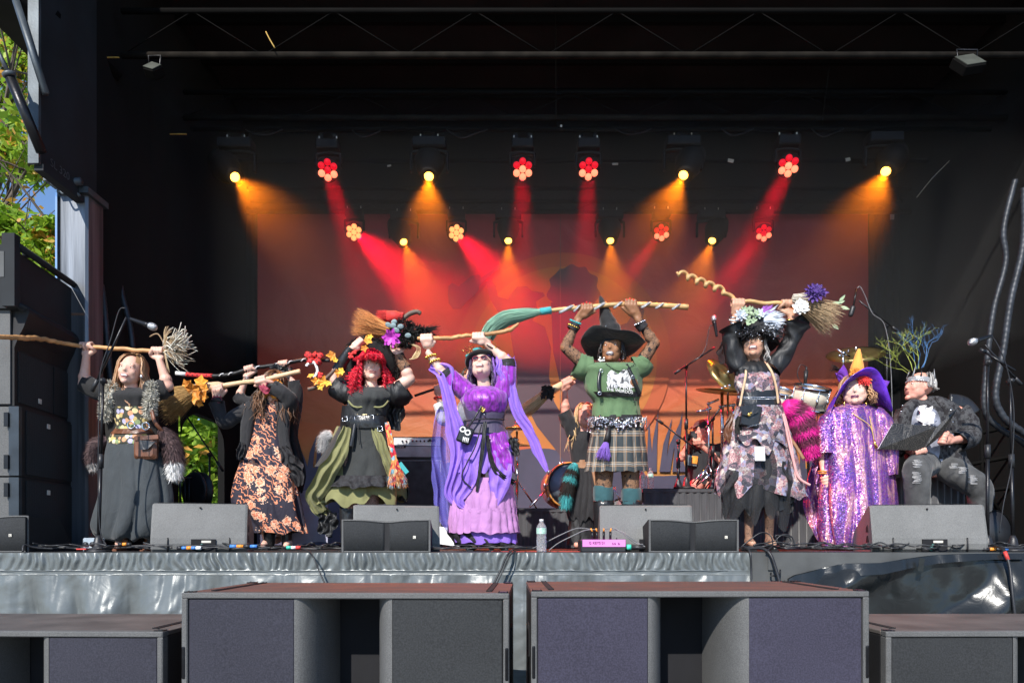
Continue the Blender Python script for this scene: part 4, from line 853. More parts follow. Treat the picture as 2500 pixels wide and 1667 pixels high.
# amplifier
mat('amp_silver', (.62, .63, .64), .4, .3); mat('amp_grille', (.45, .45, .45), .6, .3, bs=700, bst=1); mat('amp_cloth', (.035, .037, .04), .7, var=.6, scale=7, bs=500)
A, B = P(958, 1066, 6.6), P(1080, 1118, 6.6)
t = thing('bass_amplifier_head', 'silver fronted amplifier head standing on the black speaker cabinet', 'amplifier', ((A.x + B.x) / 2, 6.75, B.z))
m = MB(); m.bbox((A.x, 6.6, B.z), (B.x, 6.95, A.z)); m.build('case', MATS['black_plastic'], t)
m = MB(); zmid = P(0, 1088, 6.6).z; m.bbox((A.x + .015, 6.592, zmid), (B.x - .015, 6.599, A.z - .012)); pn = m.build('control_panel', MATS['amp_silver'], t)
m = MB(); m.bbox((A.x + .015, 6.592, B.z + .012), (B.x - .015, 6.599, zmid - .008)); m.build('front_grille', MATS['amp_grille'], t)
for k in range(8):
 m = MB(); q = P(983 + k * 9.5 + (6 if k > 1 else 0), 1077, 6.6); m.cyl((q.x, 6.592, q.z), (q.x, 6.575, q.z), .008, seg=10); m.build('knob', MATS['black_plastic'], pn)
for k in range(2): m = MB(); q = P(1050 + 10 * k, 1075, 6.6); m.box((q.x, 6.589, q.z), (.012, .003, .012)); m.build('switch', MATS['black_plastic'], pn)
m = MB(); q = P(977, 1090, 6.6); m.box((q.x, 6.586, q.z), (.055, .003, .014)); pl = m.build('name_plate', MATS['black_plastic'], t)
textmesh('Ampeg', .026, 'plate_lettering', MATS['amp_silver'], facing((q.x, 6.582, q.z)), pl)
A, B = P(950, 1120, 6.6), P(1080, 1238, 6.6)
t = thing('speaker_cabinet', 'tall black speaker cabinet with pale piping under the amplifier head', 'speaker', ((A.x + B.x) / 2, 6.8, 0))
m = MB(); m.bbox((A.x, 6.6, .0), (B.x, 7.0, A.z)); m.build('case', MATS['black_plastic'], t)
m = MB(); m.bbox((A.x + .02, 6.59, .05), (B.x - .02, 6.599, A.z - .02)); m.build('grille_cloth', MATS['amp_cloth'], t)
m = MB(); m.tube([(A.x + .016, 6.59, .05), (A.x + .016, 6.59, A.z - .016), (B.x - .016, 6.59, A.z - .016), (B.x - .016, 6.59, .05)], .004, 4); m.build('piping', MATS['amp_silver'], t)
# water bottles, boxes, leads
m_, t_, b_ = nmat('bottle_plastic'); b_.inputs['Base Color'].default_value = (.92, .95, .97, 1); b_.inputs['Roughness'].default_value = .08; b_.inputs['Transmission Weight'].default_value = .82; b_.inputs['IOR'].default_value = 1.25
co_ = coords(t_); nb = N(t_, 'TexNoise'); nb.inputs['Scale'].default_value = 90; t_.links.new(co_, nb.inputs[0]); bump(t_, nb.outputs[0], b_, .8, .01)
mat('bottle_label', (.18, .45, .30), .5, scale=60, c2=(.65, .75, .7)); mat('cap_white', (.8, .8, .8), .4)
def bottle(x, yb, yt, d, zb, lab):
 b0 = P(x, yb, d); H_ = (yb - yt) / F * d; r = H_ * .155; c = Vector((b0.x, d, zb)); t = thing('water_bottle', lab, 'bottle', c, group='clear water bottles with green labels')
 prof = [(r * .8, 0), (r, H_ * .03)] + [(r * (1 - .05 * (k % 2)), H_ * (.05 + .05 * k)) for k in range(9)] + [(r * .9, H_ * .5), (r * 1.0, H_ * .55), (r * 1.0, H_ * .74), (r * .8, H_ * .82), (r * .42, H_ * .90), (r * .36, H_ * .94)]
 m = MB(); m.lathe(prof, c, None, 22); m.build('bottle', MATS['bottle_plastic'], t)
 m = MB(); m.lathe([(r * 1.012, H_ * .56), (r * 1.012, H_ * .73)], c, None, 22, (False, False)); m.build('label', MATS['bottle_label'], t)
 m = MB(); m.lathe([(r * .42, H_ * .935), (r * .42, H_ * .99), (r * .38, H_)], c, None, 14); m.build('cap', MATS['cap_white'], t)
bottle(1322, 1345, 1265, 4.95, 0, 'water bottle standing at the front edge of the stage by the purple skirt')
bottle(1588, 1193, 1143, 6.96, ZR, 'right one of two water bottles on the riser edge behind the tartan kilt')
bottle(1569, 1193, 1147, 7.0, ZR, 'left one of two water bottles on the riser, half hidden by the kilt')
mat('pink_tape', (.75, .22, .62), .6, var=.1); mat('marker', (.12, .03, .10), .7); mat('red_tape', (.55, .05, .04), .6); mat('orange_plastic', (.85, .28, .03), .45); mat('blue_plastic', (.06, .20, .55), .4); mat('metal_box', (.42, .48, .52), .45, .4)
A, B = P(1418, 1318, 4.97), P(1528, 1346, 4.97)
t = thing('stage_box', 'small black connection box with a bright pink tape label at the stage edge', 'connection box', ((A.x + B.x) / 2, 5.05, 0))
m = MB(); m.bev(((A.x + B.x) / 2, 5.08, A.z / 2), ((B.x - A.x) / 2, .11, A.z / 2), .006); m.build('case', MATS['black_plastic'], t)
m = MB(); m.bbox((A.x + .012, 4.964, A.z * .45), (B.x - .004, 4.968, A.z + .002)); m.bbox((A.x + .012, 4.964, A.z + .001), (B.x - .004, 5.12, A.z + .004)); tp = m.build('pink_label', MATS['pink_tape'], t)
textmesh('G KEYS 01', .026, 'handwriting', MATS['marker'], facing((A.x + .115, 4.961, A.z * .76)), tp); textmesh('5/6  St', .022, 'handwriting', MATS['marker'], facing((A.x + .25, 4.961, A.z * .70)), tp)
for k, x in enumerate((1447, 1458, 1475, 1491)):
 q = P(x, 1318, 5.0); m = MB(); m.cyl((q.x, 5.02, A.z), (q.x, 5.02, A.z + .062), .009, seg=10); m.build('plug', MATS['black_metal'], t)
 m = MB(); m.cyl((q.x, 5.02, A.z + .062), (q.x - .012 + .006 * k, 5.02, A.z + .085), .006, seg=8); m.build('cable_sleeve', MATS['orange_plastic'], t)
mat('green_ring', (.05, .5, .35), .5)
m = MB(); q = P(1530, 1333, 5.0); m.cyl((q.x, 5.0, .035), (q.x + .03, 5.0, .035), .02); pg = m.build('green_ring', MATS['green_ring'], t)
m = MB(); m.cyl((q.x + .03, 5.0, .035), (q.x + .13, 4.98, .03), .018, .013); m.build('black_connector', MATS['black_plastic'], t)
A = P(200, 1313, 5.0); B = P(238, 1339, 5.0)
t = thing('multi_outlet_box', 'small silver connection box with two round sockets at the foot of the left microphone stand', 'connection box', ((A.x + B.x) / 2, 5.05, 0))
m = MB(); m.bev(((A.x + B.x) / 2, 5.05, A.z / 2 + .002), ((B.x - A.x) / 2, .05, A.z / 2), .012); m.build('case', MATS['metal_box'], t)
for k in (0, 1): m = MB(); m.cyl((A.x + .03 + k * .05, 5.0, A.z * .55), (A.x + .03 + k * .05, 4.985, A.z * .55), .018); m.build('socket', MATS['black_plastic'], t)
m = MB(); m.bbox(P(186, 1341, 4.93), P(222, 1338, 4.99)); m.build('red_marker_strip', MATS['red_tape'], None, 'short red strip lying at the stage edge below the silver box', cat='strip')
m = MB(); m.bbox((P(1200, 0, 5.1).x, 5.05, .001), (P(1440, 0, 5.1).x, 5.10, .004)); m.build('floor_tape', MATS['red_tape'], None, 'red tape line on the stage floor behind the water bottle', cat='tape')
def connector(x, y, L, cols, d, lab, yaw=0):
 a = P(x, y, d); a.z = max(a.z, .014); t = thing('cable_connector', lab, 'connector', a, group='coloured cable connectors on the stage edge'); dx_ = L / F * d / len(cols)
 for k, c in enumerate(cols):
  m = MB(); m.cyl(a + Vector((dx_ * k, yaw * k * .01, 0)), a + Vector((dx_ * (k + .97), yaw * k * .01, 0)), .013 - .001 * (k % 2), seg=10); m.build('connector_ring', MATS[c], t)
connector(433, 1337, 58, ['black_plastic', 'blue_plastic', 'orange_plastic', 'blue_plastic', 'cap_white'], 4.95, 'blue and orange banded connector with a white end in front of the left wedge')
connector(562, 1333, 66, ['blue_plastic', 'orange_plastic', 'black_plastic', 'blue_plastic'], 4.95, 'blue and orange banded connector at the right corner of the left wedge')
connector(290, 1328, 30, ['black_plastic', 'orange_plastic', 'black_plastic'], 4.95, 'black connector with an orange ring right of the silver box')
connector(700, 1336, 34, ['green_ring', 'cap_white', 'red_tape'], 4.93, 'small green and white taped cable end below the floral dress')
connector(2400, 1340, 60, ['black_plastic', 'orange_plastic', 'black_plastic', 'blue_plastic'], 4.95, 'black and orange connector at the right corner of the stage')
connector(2353, 1337, 22, ['blue_plastic', 'blue_plastic'], 4.98, 'short blue connector beside the right wedge')
def cable(lab, pts, r=.006, d0=4.96, mt='black_plastic', floor=True):
 m = MB(); q = []
 for p in pts:
  v = P(p[0], p[1], p[2] if len(p) > 2 else d0)
  q.append(v)
 m.tube(spline(q, 9), r, 6); return m.build('stage_cable', MATS[mt], None, lab, cat='cable', group='black cables lying on the stage edge')
mat('cable_black', (.035, .035, .037), .45)
R3 = random.Random(9)
def run(lab, x0, x1, n, seed, amp=3, y=1338, r=.006):
 rq = random.Random(seed); xs = np.linspace(x0, x1, n); pts = []
 for k, x in enumerate(xs): pts.append((x, y + rq.uniform(-amp, amp * .5), 4.93 + rq.uniform(0, .16)))
 cable(lab, pts, r, mt='cable_black')
labs = ['along the stage edge below the left woman', 'along the edge in front of the left wedge', 'under the floral dress', 'beside the left small speaker', 'by the right small speaker', 'in front of the black tulle woman', 'in front of the sequin gown', 'in front of the right wedge', 'at the far right corner']
for k, (x0, x1, n) in enumerate(((60, 420, 9), (330, 660, 9), (640, 840, 8), (1040, 1300, 8), (1540, 1640, 5), (1800, 2060, 10), (1830, 2220, 14), (1980, 2460, 18), (2250, 2520, 10))):
 run('black cable %s' % labs[k], x0, x1, n, 20 + k)
 run('second cable %s' % labs[k], x0 + 10, x1 - 12, n, 60 + k, 5, 1335, .0045)
 if k > 4 or k < 2: run('thin upper cable of the bundle %s' % labs[k], x0 + 20, x1, n + 3, 90 + k, 8, 1331, .005)
run('light cable coil on the floor behind the left small speaker', 725, 832, 10, 5, 6, 1330, .006);
cable('coiled cable loop standing beside the black shoes', [(1868, 1335), (1840, 1330), (1900 - 8, 1320), (1893, 1290 + 18), (1905, 1306), (1925, 1310), (1930, 1322), (1912, 1332), (1900, 1325), (1898, 1314), (1915, 1304), (1934, 1312), (1940, 1334)], .0055, 4.98)
cable('cable arching over the shoes and down over the stage front', [(1812, 1332), (1830, 1318), (1858, 1300), (1880, 1306), (1886, 1330, 4.92), (1870, 1345, 4.82)], .005, 4.98)
cable('pair of thick cables dropping over the stage front beside the skirt end', [(1810, 1342, 4.95), (1825, 1340, 4.86), (1832, 1352, 4.81), (1834, 1390, 4.81), (1834, 1440, 4.79)], .008)
cable('thick cable curving down the bare stage edge', [(1820, 1340, 4.95), (1858, 1338, 4.88), (1880, 1352, 4.82), (1893, 1385, 4.80), (1906, 1430, 4.78)], .011)
cable('cable hanging over the skirt below the left small speaker', [(735, 1338, 4.92), (752, 1344, 4.83), (765, 1360, 4.76), (780, 1395, 4.74), (793, 1425, 4.72)], .0055)
cable('double cable slanting down the skirt left of the water bottle', [(1300, 1335, 4.93), (1262, 1338, 4.87), (1240, 1352, 4.76), (1225, 1385, 4.74), (1206, 1424, 4.72)], .007)
cable('second strand of the cable left of the water bottle', [(1310, 1339, 4.93), (1266, 1342, 4.86), (1245, 1356, 4.75), (1230, 1388, 4.73), (1212, 1426, 4.71)], .005)
cable('thick cable with red and orange tape hanging over the black sheet on the right', [(2420, 1330, 4.98), (2444, 1336, 4.86), (2456, 1352, 4.76), (2466, 1390, 4.72), (2472, 1450, 4.68), (2478, 1505, 4.66)], .011)
m = MB(); m.cyl(P(2453, 1346, 4.76), P(2461, 1366, 4.74), .0125); m.build('tape_band', MATS['red_tape'], None, 'orange red tape band on the hanging cable at right', cat='tape')
cable('short cable hooked over the stage edge at the far left', [(130, 1345 - 6, 4.95), (85, 1336, 4.9), (60, 1330, 4.86), (56, 1345, 4.83)], .008)
for k, (a, b) in enumerate((((1447, 1292), (1300, 1340)), ((1458, 1292), (1340, 1345)), ((1475, 1292), (1570, 1330)), ((1491, 1292), (1575, 1336)))):
 cable('lead arching %s from the pink taped box, %s one' % ('left' if k < 2 else 'right', ('upper' if k % 2 == 0 else 'lower')), [(a[0], a[1], 5.02), ((a[0] * .75 + b[0] * .25), 1289 + 5 * (k % 2), 5.02), ((a[0] + b[0]) / 2, 1303 + 4 * (k % 2), 5.0), (b[0] * .8 + a[0] * .2, 1325, 5.0), (b[0], b[1] - 2, 4.97)], .0042, mt='cable_grey')
m = MB(); m.tube([P(196, 1281, 5.9), P(186, 1288, 5.9), P(214, 1284, 5.9), P(218, 1276, 5.9)], .016, 5); m.build('yellow_clamp', MATS['yellow_mark'], None, 'yellow clamp in the dark gap behind the left woman', cat='clamp')
t = thing('cable_reel', 'dark round cable reel silhouetted in the low opening at left', 'reel', (P(478, 0, 7.0).x, 7.0, 0))
m = MB(); m.lathe([(.16, -.05), (.19, -.045), (.19, -.03), (.11, -.02), (.11, .02), (.19, .03), (.19, .045), (.16, .05)], P(482, 1198, 7.0), rotm(0, 90, 60), 24); m.build('reel', MATS['black_plastic'], t)
m = MB();
for x in (440, 452, 462): m.tube([P(x, 1168, 6.9), P(x, 1250, 6.9)], .012, 4)
m.tube([P(432, 1166, 6.9), P(468, 1166, 6.9)], .014, 4); m.build('rack_frame', MATS['black_metal'], None, 'small black rack frame standing in the low opening at left', cat='rack')
t = thing('floor_drum', 'dark round drum lying at the right behind the microphone stands', 'drum', (P(2435, 0, 5.7).x, 5.7, 0))
m = MB(); m.lathe([(.15, -.12), (.155, 0), (.15, .02), (.001, .022)], P(2432, 1292, 5.7), rotm(80, 0, 20), 30); m.build('shell', MATS['black_plastic'], t)
m = MB(); m.lathe([(.15, .02), (.162, .0), (.162, .02), (.152, .026)], P(2432, 1292, 5.7), rotm(80, 0, 20), 30, (False, False)); m.build('rim', MATS['black_metal'], t)
mat('paper_white', (.75, .77, .8), .6, var=.05)
t = thing('set_list_board', 'white board leaning low behind the feet of the purple dressed woman', 'board', P(1090, 1340, 5.9))
m = MB(); m.box(P(1098, 1310, 5.95), (.14, .012, .075), rotm(-12, 8, 0)); m.build('board', MATS['paper_white'], t)
mat('tarp_lilac', (.36, .36, .47), .6, var=.25, scale=3)
m = MB(); G = [[P(x, 1200 + r_ * 130 - 8 * math.sin((x - 730) / 30), 6.3 + .05 * math.sin(x * .05 + r_)) for x in np.linspace(712, 800, 14)] for r_ in np.linspace(0, 1, 8)]; m.sheet(G); m.build('draped_sheet', MATS['tarp_lilac'], None, 'pale lilac sheet draped low between the floral dress and the olive skirt', cat='sheet')
# people: materials
def skinmat(name, c, r=.55):
 m_, t, b = nmat(name); co = coords(t); n = N(t, 'TexNoise'); n.inputs['Scale'].default_value = 14; n.inputs['Detail'].default_value = 5; t.links.new(co, n.inputs[0])
 t.links.new(ramp(t, n.outputs[0], [(.3, (c[0] * .92, c[1] * .78, c[2] * .76)), (.65, c)]), b.inputs['Base Color']); b.inputs['Roughness'].default_value = r
 b.inputs['Subsurface Weight'].default_value = .12; b.inputs['Subsurface Radius'].default_value = (.01, .004, .002); b.inputs['Subsurface Scale'].default_value = .6
skinmat('skin_fair', (.70, .44, .34)); skinmat('skin_pink', (.72, .36, .27)); skinmat('skin_tan', (.56, .32, .21)); skinmat('skin_brown', (.30, .145, .07)); skinmat('skin_pale', (.74, .50, .40))
mat('lip_pink', (.42, .17, .15), .45); mat('lip_dark', (.12, .03, .06), .3); mat('lip_grey', (.16, .14, .18), .3); mat('lip_plum', (.2, .05, .12), .3); mat('teeth', (.8, .78, .72), .3); mat('eye_dark', (.03, .02, .018), .3); mat('brow_brown', (.12, .07, .045), .8); mat('mouth_inside', (.08, .02, .02), .6)
def hairmat(name, c, c2, rough=.38):
 m_, t, b = nmat(name); gi = N(t, 'NewGeometry'); t.links.new(ramp(t, gi.outputs['Random Per Island'], [(0, c2), (.6, c), (1, tuple(min(1, x * 1.5) for x in c))]), b.inputs['Base Color']); b.inputs['Roughness'].default_value = rough
 co = coords(t, 'Object', (1, 1, .1)); n = N(t, 'TexNoise'); n.inputs['Scale'].default_value = 400; t.links.new(co, n.inputs[0]); bump(t, n.outputs[0], b, .5, .003)
hairmat('hair_blond_brown', (.42, .24, .12), (.16, .08, .045)); hairmat('hair_brown', (.16, .075, .035), (.05, .025, .014)); hairmat('hair_red_wig', (.72, .012, .035), (.30, .0, .015)); hairmat('hair_purple', (.22, .09, .42), (.035, .02, .05))
hairmat('hair_dark', (.03, .025, .025), (.012, .01, .01)); hairmat('hair_blond', (.55, .38, .18), (.3, .17, .08)); hairmat('hair_grey', (.42, .40, .38), (.2, .18, .17)); hairmat('hair_black_purple', (.06, .035, .09), (.015, .01, .02))
hairmat('fur_brown', (.10, .06, .06), (.035, .02, .022), .8); hairmat('fur_white', (.8, .78, .75), (.6, .58, .55), .8); hairmat('fur_pink', (.75, .01, .28), (.4, .0, .13), .7); hairmat('fur_maroon', (.16, .02, .06), (.06, .01, .03), .8); hairmat('fur_teal', (.06, .40, .42), (.02, .2, .22), .7); hairmat('fur_black', (.02, .018, .016), (.01, .009, .008), .9); hairmat('fur_cream', (.55, .52, .44), (.2, .19, .17), .9); hairmat('fur_grey', (.45, .43, .42), (.2, .19, .18), .9)
hairmat('bristle_straw', (.50, .31, .11), (.28, .15, .05), .7); hairmat('bristle_orange', (.62, .26, .08), (.3, .11, .03), .7); hairmat('bristle_green', (.20, .36, .26), (.06, .16, .11), .7); hairmat('bristle_pale', (.65, .50, .28), (.4, .28, .12), .7); hairmat('twig_mix', (.42, .30, .17), (.16, .09, .05), .8); hairmat('raffia_white', (.72, .66, .56), (.35, .25, .16), .7)
def cloth(name, c, rough=.85, bs=700, sheen=.15, var=.12, **kw):
 m = mat(name, c, rough, var=var, scale=9, bs=bs, bst=0, sheen=sheen, **kw); wrinkle(m); return m
def wrinkle(m, st_=.42, sc=11):      # soft creases plus a fine weave
 t = m.node_tree; b = t.nodes['Principled BSDF']; co = coords(t, 'Object', (1, 1, .45))
 a = N(t, 'TexNoise'); a.inputs['Scale'].default_value = sc; a.inputs['Detail'].default_value = 6; a.inputs['Distortion'].default_value = 1.3; t.links.new(co, a.inputs[0]); bump(t, a.outputs[0], b, st_, .03)
cloth('slate_cotton', (.034, .041, .046)); cloth('black_knit', (.008, .008, .009)); cloth('charcoal_cotton', (.026, .028, .027)); cloth('olive_cotton', (.19, .185, .075)); cloth('black_satin', (.010, .010, .011), .55, sheen=0); cloth('tshirt_green', (.095, .165, .075)); cloth('lavender_chiffon', (.25, .125, .58), .7); cloth('mauve_chiffon', (.42, .19, .42), .75); cloth('velvet_purple', (.24, .010, .36), .4, sheen=.6, stretch=(6, 6, .6), var=.6)
cloth('corset_purple', (.055, .040, .085), .6, bs=90); cloth('boot_green', (.028, .075, .08)); cloth('leather_black', (.015, .015, .016), .3, bs=60, sheen=0); cloth('leather_brown', (.13, .05, .025), .4, bs=50, sheen=0, var=.5); cloth('leather_tan', (.33, .17, .09), .5, sheen=0); cloth('velour_black', (.010, .010, .011), .85, sheen=.2); cloth('shirt_black', (.016, .0155, .018)); cloth('denim_black', (.055, .055, .055), .85, bs=900, var=.6); cloth('purple_satin', (.13, .035, .52), .25, sheen=0, var=.4); cloth('orange_felt', (.88, .36, .06), .8); cloth('white_cotton', (.75, .73, .72), .8); cloth('grey_print', (.20, .21, .26), .8, var=.8, bs=50); cloth('silver_sequin', (.30, .30, .31), .35, bs=150, sheen=0); cloth('burgundy', (.30, .035, .07)); cloth('sock_teal', (.025, .085, .095)); cloth('red_cloth', (.62, .03, .025), .7); cloth('gold_metal', (.6, .4, .12), .3, sheen=0); cloth('pink_ribbon', (.75, .38, .36)); cloth('turquoise', (.05, .35, .36)); cloth('orange_leaf', (.88, .30, .03), .6, var=.4); cloth('yellow_leaf', (.85, .52, .05), .6); cloth('wood_stick', (.48, .25, .10), .5, bs=40, sheen=0, var=.35); cloth('wood_pale', (.68, .45, .26), .5, bs=40, sheen=0); cloth('wood_light', (.60, .36, .15), .45, bs=40, sheen=0, var=.3); cloth('wood_dark', (.12, .08, .06), .6, sheen=0); cloth('purple_petal', (.08, .03, .22), .6); cloth('magenta_petal', (.55, .05, .50), .5); cloth('grey_leaf', (.22, .30, .31), .6); cloth('sage_leaf', (.36, .46, .28), .6); cloth('white_petal', (.82, .80, .76), .6); cloth('feather_grey', (.52, .56, .63), .7); cloth('feather_purple', (.38, .12, .50), .7); cloth('rope_tan', (.60, .40, .24), .8, bs=60)
mat('silver', (.72, .72, .74), .2, 1.0, bst=0); mat('gold', (.8, .5, .12), .25, 1.0, bst=0); mat('glass_dark', (.04, .03, .04), .05, .2, bst=0)
def pat(name, fn, rough=.8, metal=0, bs=400, bst=.3):
 m_, t, b = nmat(name); t.links.new(fn(t), b.inputs['Base Color']); b.inputs['Roughness'].default_value = rough; b.inputs['Metallic'].default_value = metal
 wrinkle(m_); return t, b
def vor(t, scale, feature='F1', co=None, rnd=1):
 v = N(t, 'TexVoronoi', feature=feature); v.inputs['Scale'].default_value = scale; v.inputs['Randomness'].default_value = rnd; t.links.new(co if co is not None else coords(t), v.inputs['Vector']); return v
def noi(t, scale, det=4, dist=0, co=None):
 n = N(t, 'TexNoise'); n.inputs['Scale'].default_value = scale; n.inputs['Detail'].default_value = det; n.inputs['Distortion'].default_value = dist; t.links.new(co if co is not None else coords(t), n.inputs[0]); return n.outputs[0]
def f_coral(t):
 v = vor(t, 9.5); d = math_(t, 'ADD', v.outputs['Distance'], math_(t, 'MULTIPLY', math_(t, 'SUBTRACT', noi(t, 55, 2), .5), .75))
 a = ramp(t, d, [(0, (.85, .62, .42)), (.14, (.80, .22, .10)), (.20, (.25, .03, .03)), (.25, (.86, .36, .20)), (.36, (.86, .55, .38)), (.40, (.022, .018, .032))])
 w_ = N(t, 'TexWave', wave_type='BANDS', bands_direction='DIAGONAL'); w_.inputs['Scale'].default_value = 11; w_.inputs['Distortion'].default_value = 9; w_.inputs['Detail'].default_value = 3; w_.inputs['Detail Scale'].default_value = 2.2; t.links.new(coords(t), w_.inputs[0])
 k = math_(t, 'MULTIPLY', math_(t, 'GREATER_THAN', w_.outputs[1], .82), math_(t, 'GREATER_THAN', noi(t, 5), .46))
 return mix(t, k, a, (.74, .27, .14))
pat('coral_floral', f_coral)
def f_tapestry(t):
 v = vor(t, 26); return mix(t, math_(t, 'GREATER_THAN', v.outputs['Distance'], .56), ramp(t, N_sep(t, v.outputs['Color']), [(0, (.55, .42, .16)), (.3, (.72, .55, .28)), (.45, (.62, .30, .16)), (.6, (.24, .30, .14)), (.75, (.45, .42, .62)), (.9, (.7, .6, .42))], 'CONSTANT'), (.05, .05, .035))
def N_sep(t, c):
 s = N(t, 'SeparateXYZ'); t.links.new(c, s.inputs[0]); return s.outputs[0]
pat('tapestry_floral', f_tapestry)
def f_water(t):
 v = vor(t, 24); q = math_(t, 'ADD', N_sep(t, v.outputs['Color']), math_(t, 'MULTIPLY', math_(t, 'SUBTRACT', noi(t, 60, 4, 2), .5), .9))
 return ramp(t, q, [(0, (.02, .02, .03)), (.2, (.08, .07, .09)), (.36, (.36, .20, .22)), (.48, (.16, .22, .40)), (.6, (.45, .36, .30)), (.7, (.04, .035, .05)), (.82, (.40, .14, .16)), (1, (.55, .52, .46))])
pat('watercolour_floral', f_water, .75, bs=120, bst=.7)
def f_tartan(t):
 c = N(t, 'TexCoord'); s = N(t, 'SeparateXYZ'); t.links.new(c.outputs['UV'], s.inputs[0])
 st_ = [(0, (.028, .036, .040)), (.36, (.50, .38, .26)), (.44, (.028, .036, .040)), (.50, (.60, .55, .48)), (.56, (.028, .036, .040)), (.62, (.42, .27, .16)), (.70, (.030, .040, .045))]
 a = ramp(t, math_(t, 'FRACT', math_(t, 'MULTIPLY', s.outputs[0], 17.0)), st_, 'CONSTANT'); b_ = ramp(t, math_(t, 'FRACT', math_(t, 'MULTIPLY', s.outputs[1], 4.2)), st_, 'CONSTANT')
 return mix(t, .5, a, b_)
pat('tartan', f_tartan)
def f_shirtprint(t):
 q = noi(t, 16, 5, .8); return ramp(t, q, [(.38, (.06, .06, .065)), (.44, (.30, .30, .30)), (.50, (.72, .72, .70)), (.58, (.75, .75, .73)), (.62, (.12, .12, .12)), (.68, (.5, .5, .5))])
pat('shirt_print', f_shirtprint)
def f_lace(base, thr=.55, sc=38):
 def g_(t):
  v = vor(t, sc, 'DISTANCE_TO_EDGE'); k = math_(t, 'LESS_THAN', v.outputs[0], .035); k2 = math_(t, 'GREATER_THAN', noi(t, sc * .6, 3), thr); k3 = math_(t, 'MAXIMUM', k, k2)
  return mix(t, k3, tuple(x * .55 for x in base), (.012, .01, .012))
 return g_
pat('lace_on_brown', f_lace((.42, .22, .12), .60, 34)); pat('net_tights', f_lace((.62, .36, .27), .66, 60)); pat('lace_black', f_lace((.04, .04, .045), .5, 60)); pat('fishnet_brown', f_lace((.40, .21, .11), .63, 55)); pat('spark_tights', f_lace((.50, .27, .17), .68, 90)); pat('brocade', f_lace((.10, .10, .105), .52, 45))
def f_ziz(t):
 v = vor(t, 30); return ramp(t, N_sep(t, v.outputs['Color']), [(0, (.75, .22, .08)), (.3, (.55, .03, .05)), (.5, (.75, .55, .3)), (.65, (.8, .35, .1)), (.85, (.25, .45, .55))], 'CONSTANT')
pat('mixed_yarn', f_ziz)
def f_goldseq(t): return ramp(t, noi(t, 160, 2), [(.42, (.03, .025, .02)), (.5, (.45, .33, .14)), (.6, (.85, .75, .5))])
pat('gold_sequin', f_goldseq, .35, .5)
def f_hatfleck(t): return ramp(t, noi(t, 60, 5, .5), [(.35, (.08, .02, .28)), (.5, (.16, .05, .42)), (.6, (.45, .06, .25)), (.7, (.06, .06, .3))])
pat('fleck_purple', f_hatfleck, .4)
m_, t_, b_ = nmat('sequin'); v_ = vor(t_, 170)
co2 = coords(t_, 'Object', (9, 9, .8)); n2_ = noi(t_, 1.6, 4, .5, co2)
base_ = ramp(t_, n2_, [(.30, (.04, .03, .24)), (.42, (.10, .035, .32)), (.47, (.35, .09, .36)), (.51, (.85, .45, .42)), (.55, (.25, .06, .36)), (.64, (.05, .04, .26)), (.74, (.22, .07, .30))])
c_ = mix(t_, .30, base_, ramp(t_, N_sep(t_, v_.outputs['Color']), [(0, (.05, .05, .30)), (.4, (.25, .06, .45)), (.75, (.8, .25, .35)), (.92, (.95, .75, .5)), (1, (.3, .6, .6))]))
t_.links.new(c_, b_.inputs['Base Color']); b_.inputs['Metallic'].default_value = .45; b_.inputs['Roughness'].default_value = .34
gn = N(t_, 'NewGeometry'); vm = N(t_, 'VectorMath', operation='SUBTRACT'); t_.links.new(v_.outputs['Color'], vm.inputs[0]); vm.inputs[1].default_value = (.5, .5, .5)
vs_ = N(t_, 'VectorMath', operation='SCALE'); t_.links.new(vm.outputs[0], vs_.inputs[0]); vs_.inputs['Scale'].default_value = .8
va = N(t_, 'VectorMath', operation='ADD'); t_.links.new(vs_.outputs[0], va.inputs[0]); t_.links.new(gn.outputs['Normal'], va.inputs[1]); vn = N(t_, 'VectorMath', operation='NORMALIZE'); t_.links.new(va.outputs[0], vn.inputs[0]); t_.links.new(vn.outputs[0], b_.inputs['Normal'])
def sheer(name, c, alpha, dens=500):
 m_, t, b = nmat(name); b.inputs['Base Color'].default_value = col4(c); b.inputs['Roughness'].default_value = .8; b.inputs['Alpha'].default_value = alpha
sheer('tulle_black', (.016, .016, .018), .62); sheer('tulle_purple', (.16, .14, .55), .40); sheer('tulle_orange', (.75, .35, .12), .6); sheer('tulle_violet', (.20, .05, .50), .65); sheer('veil_black', (.01, .01, .012), .55)
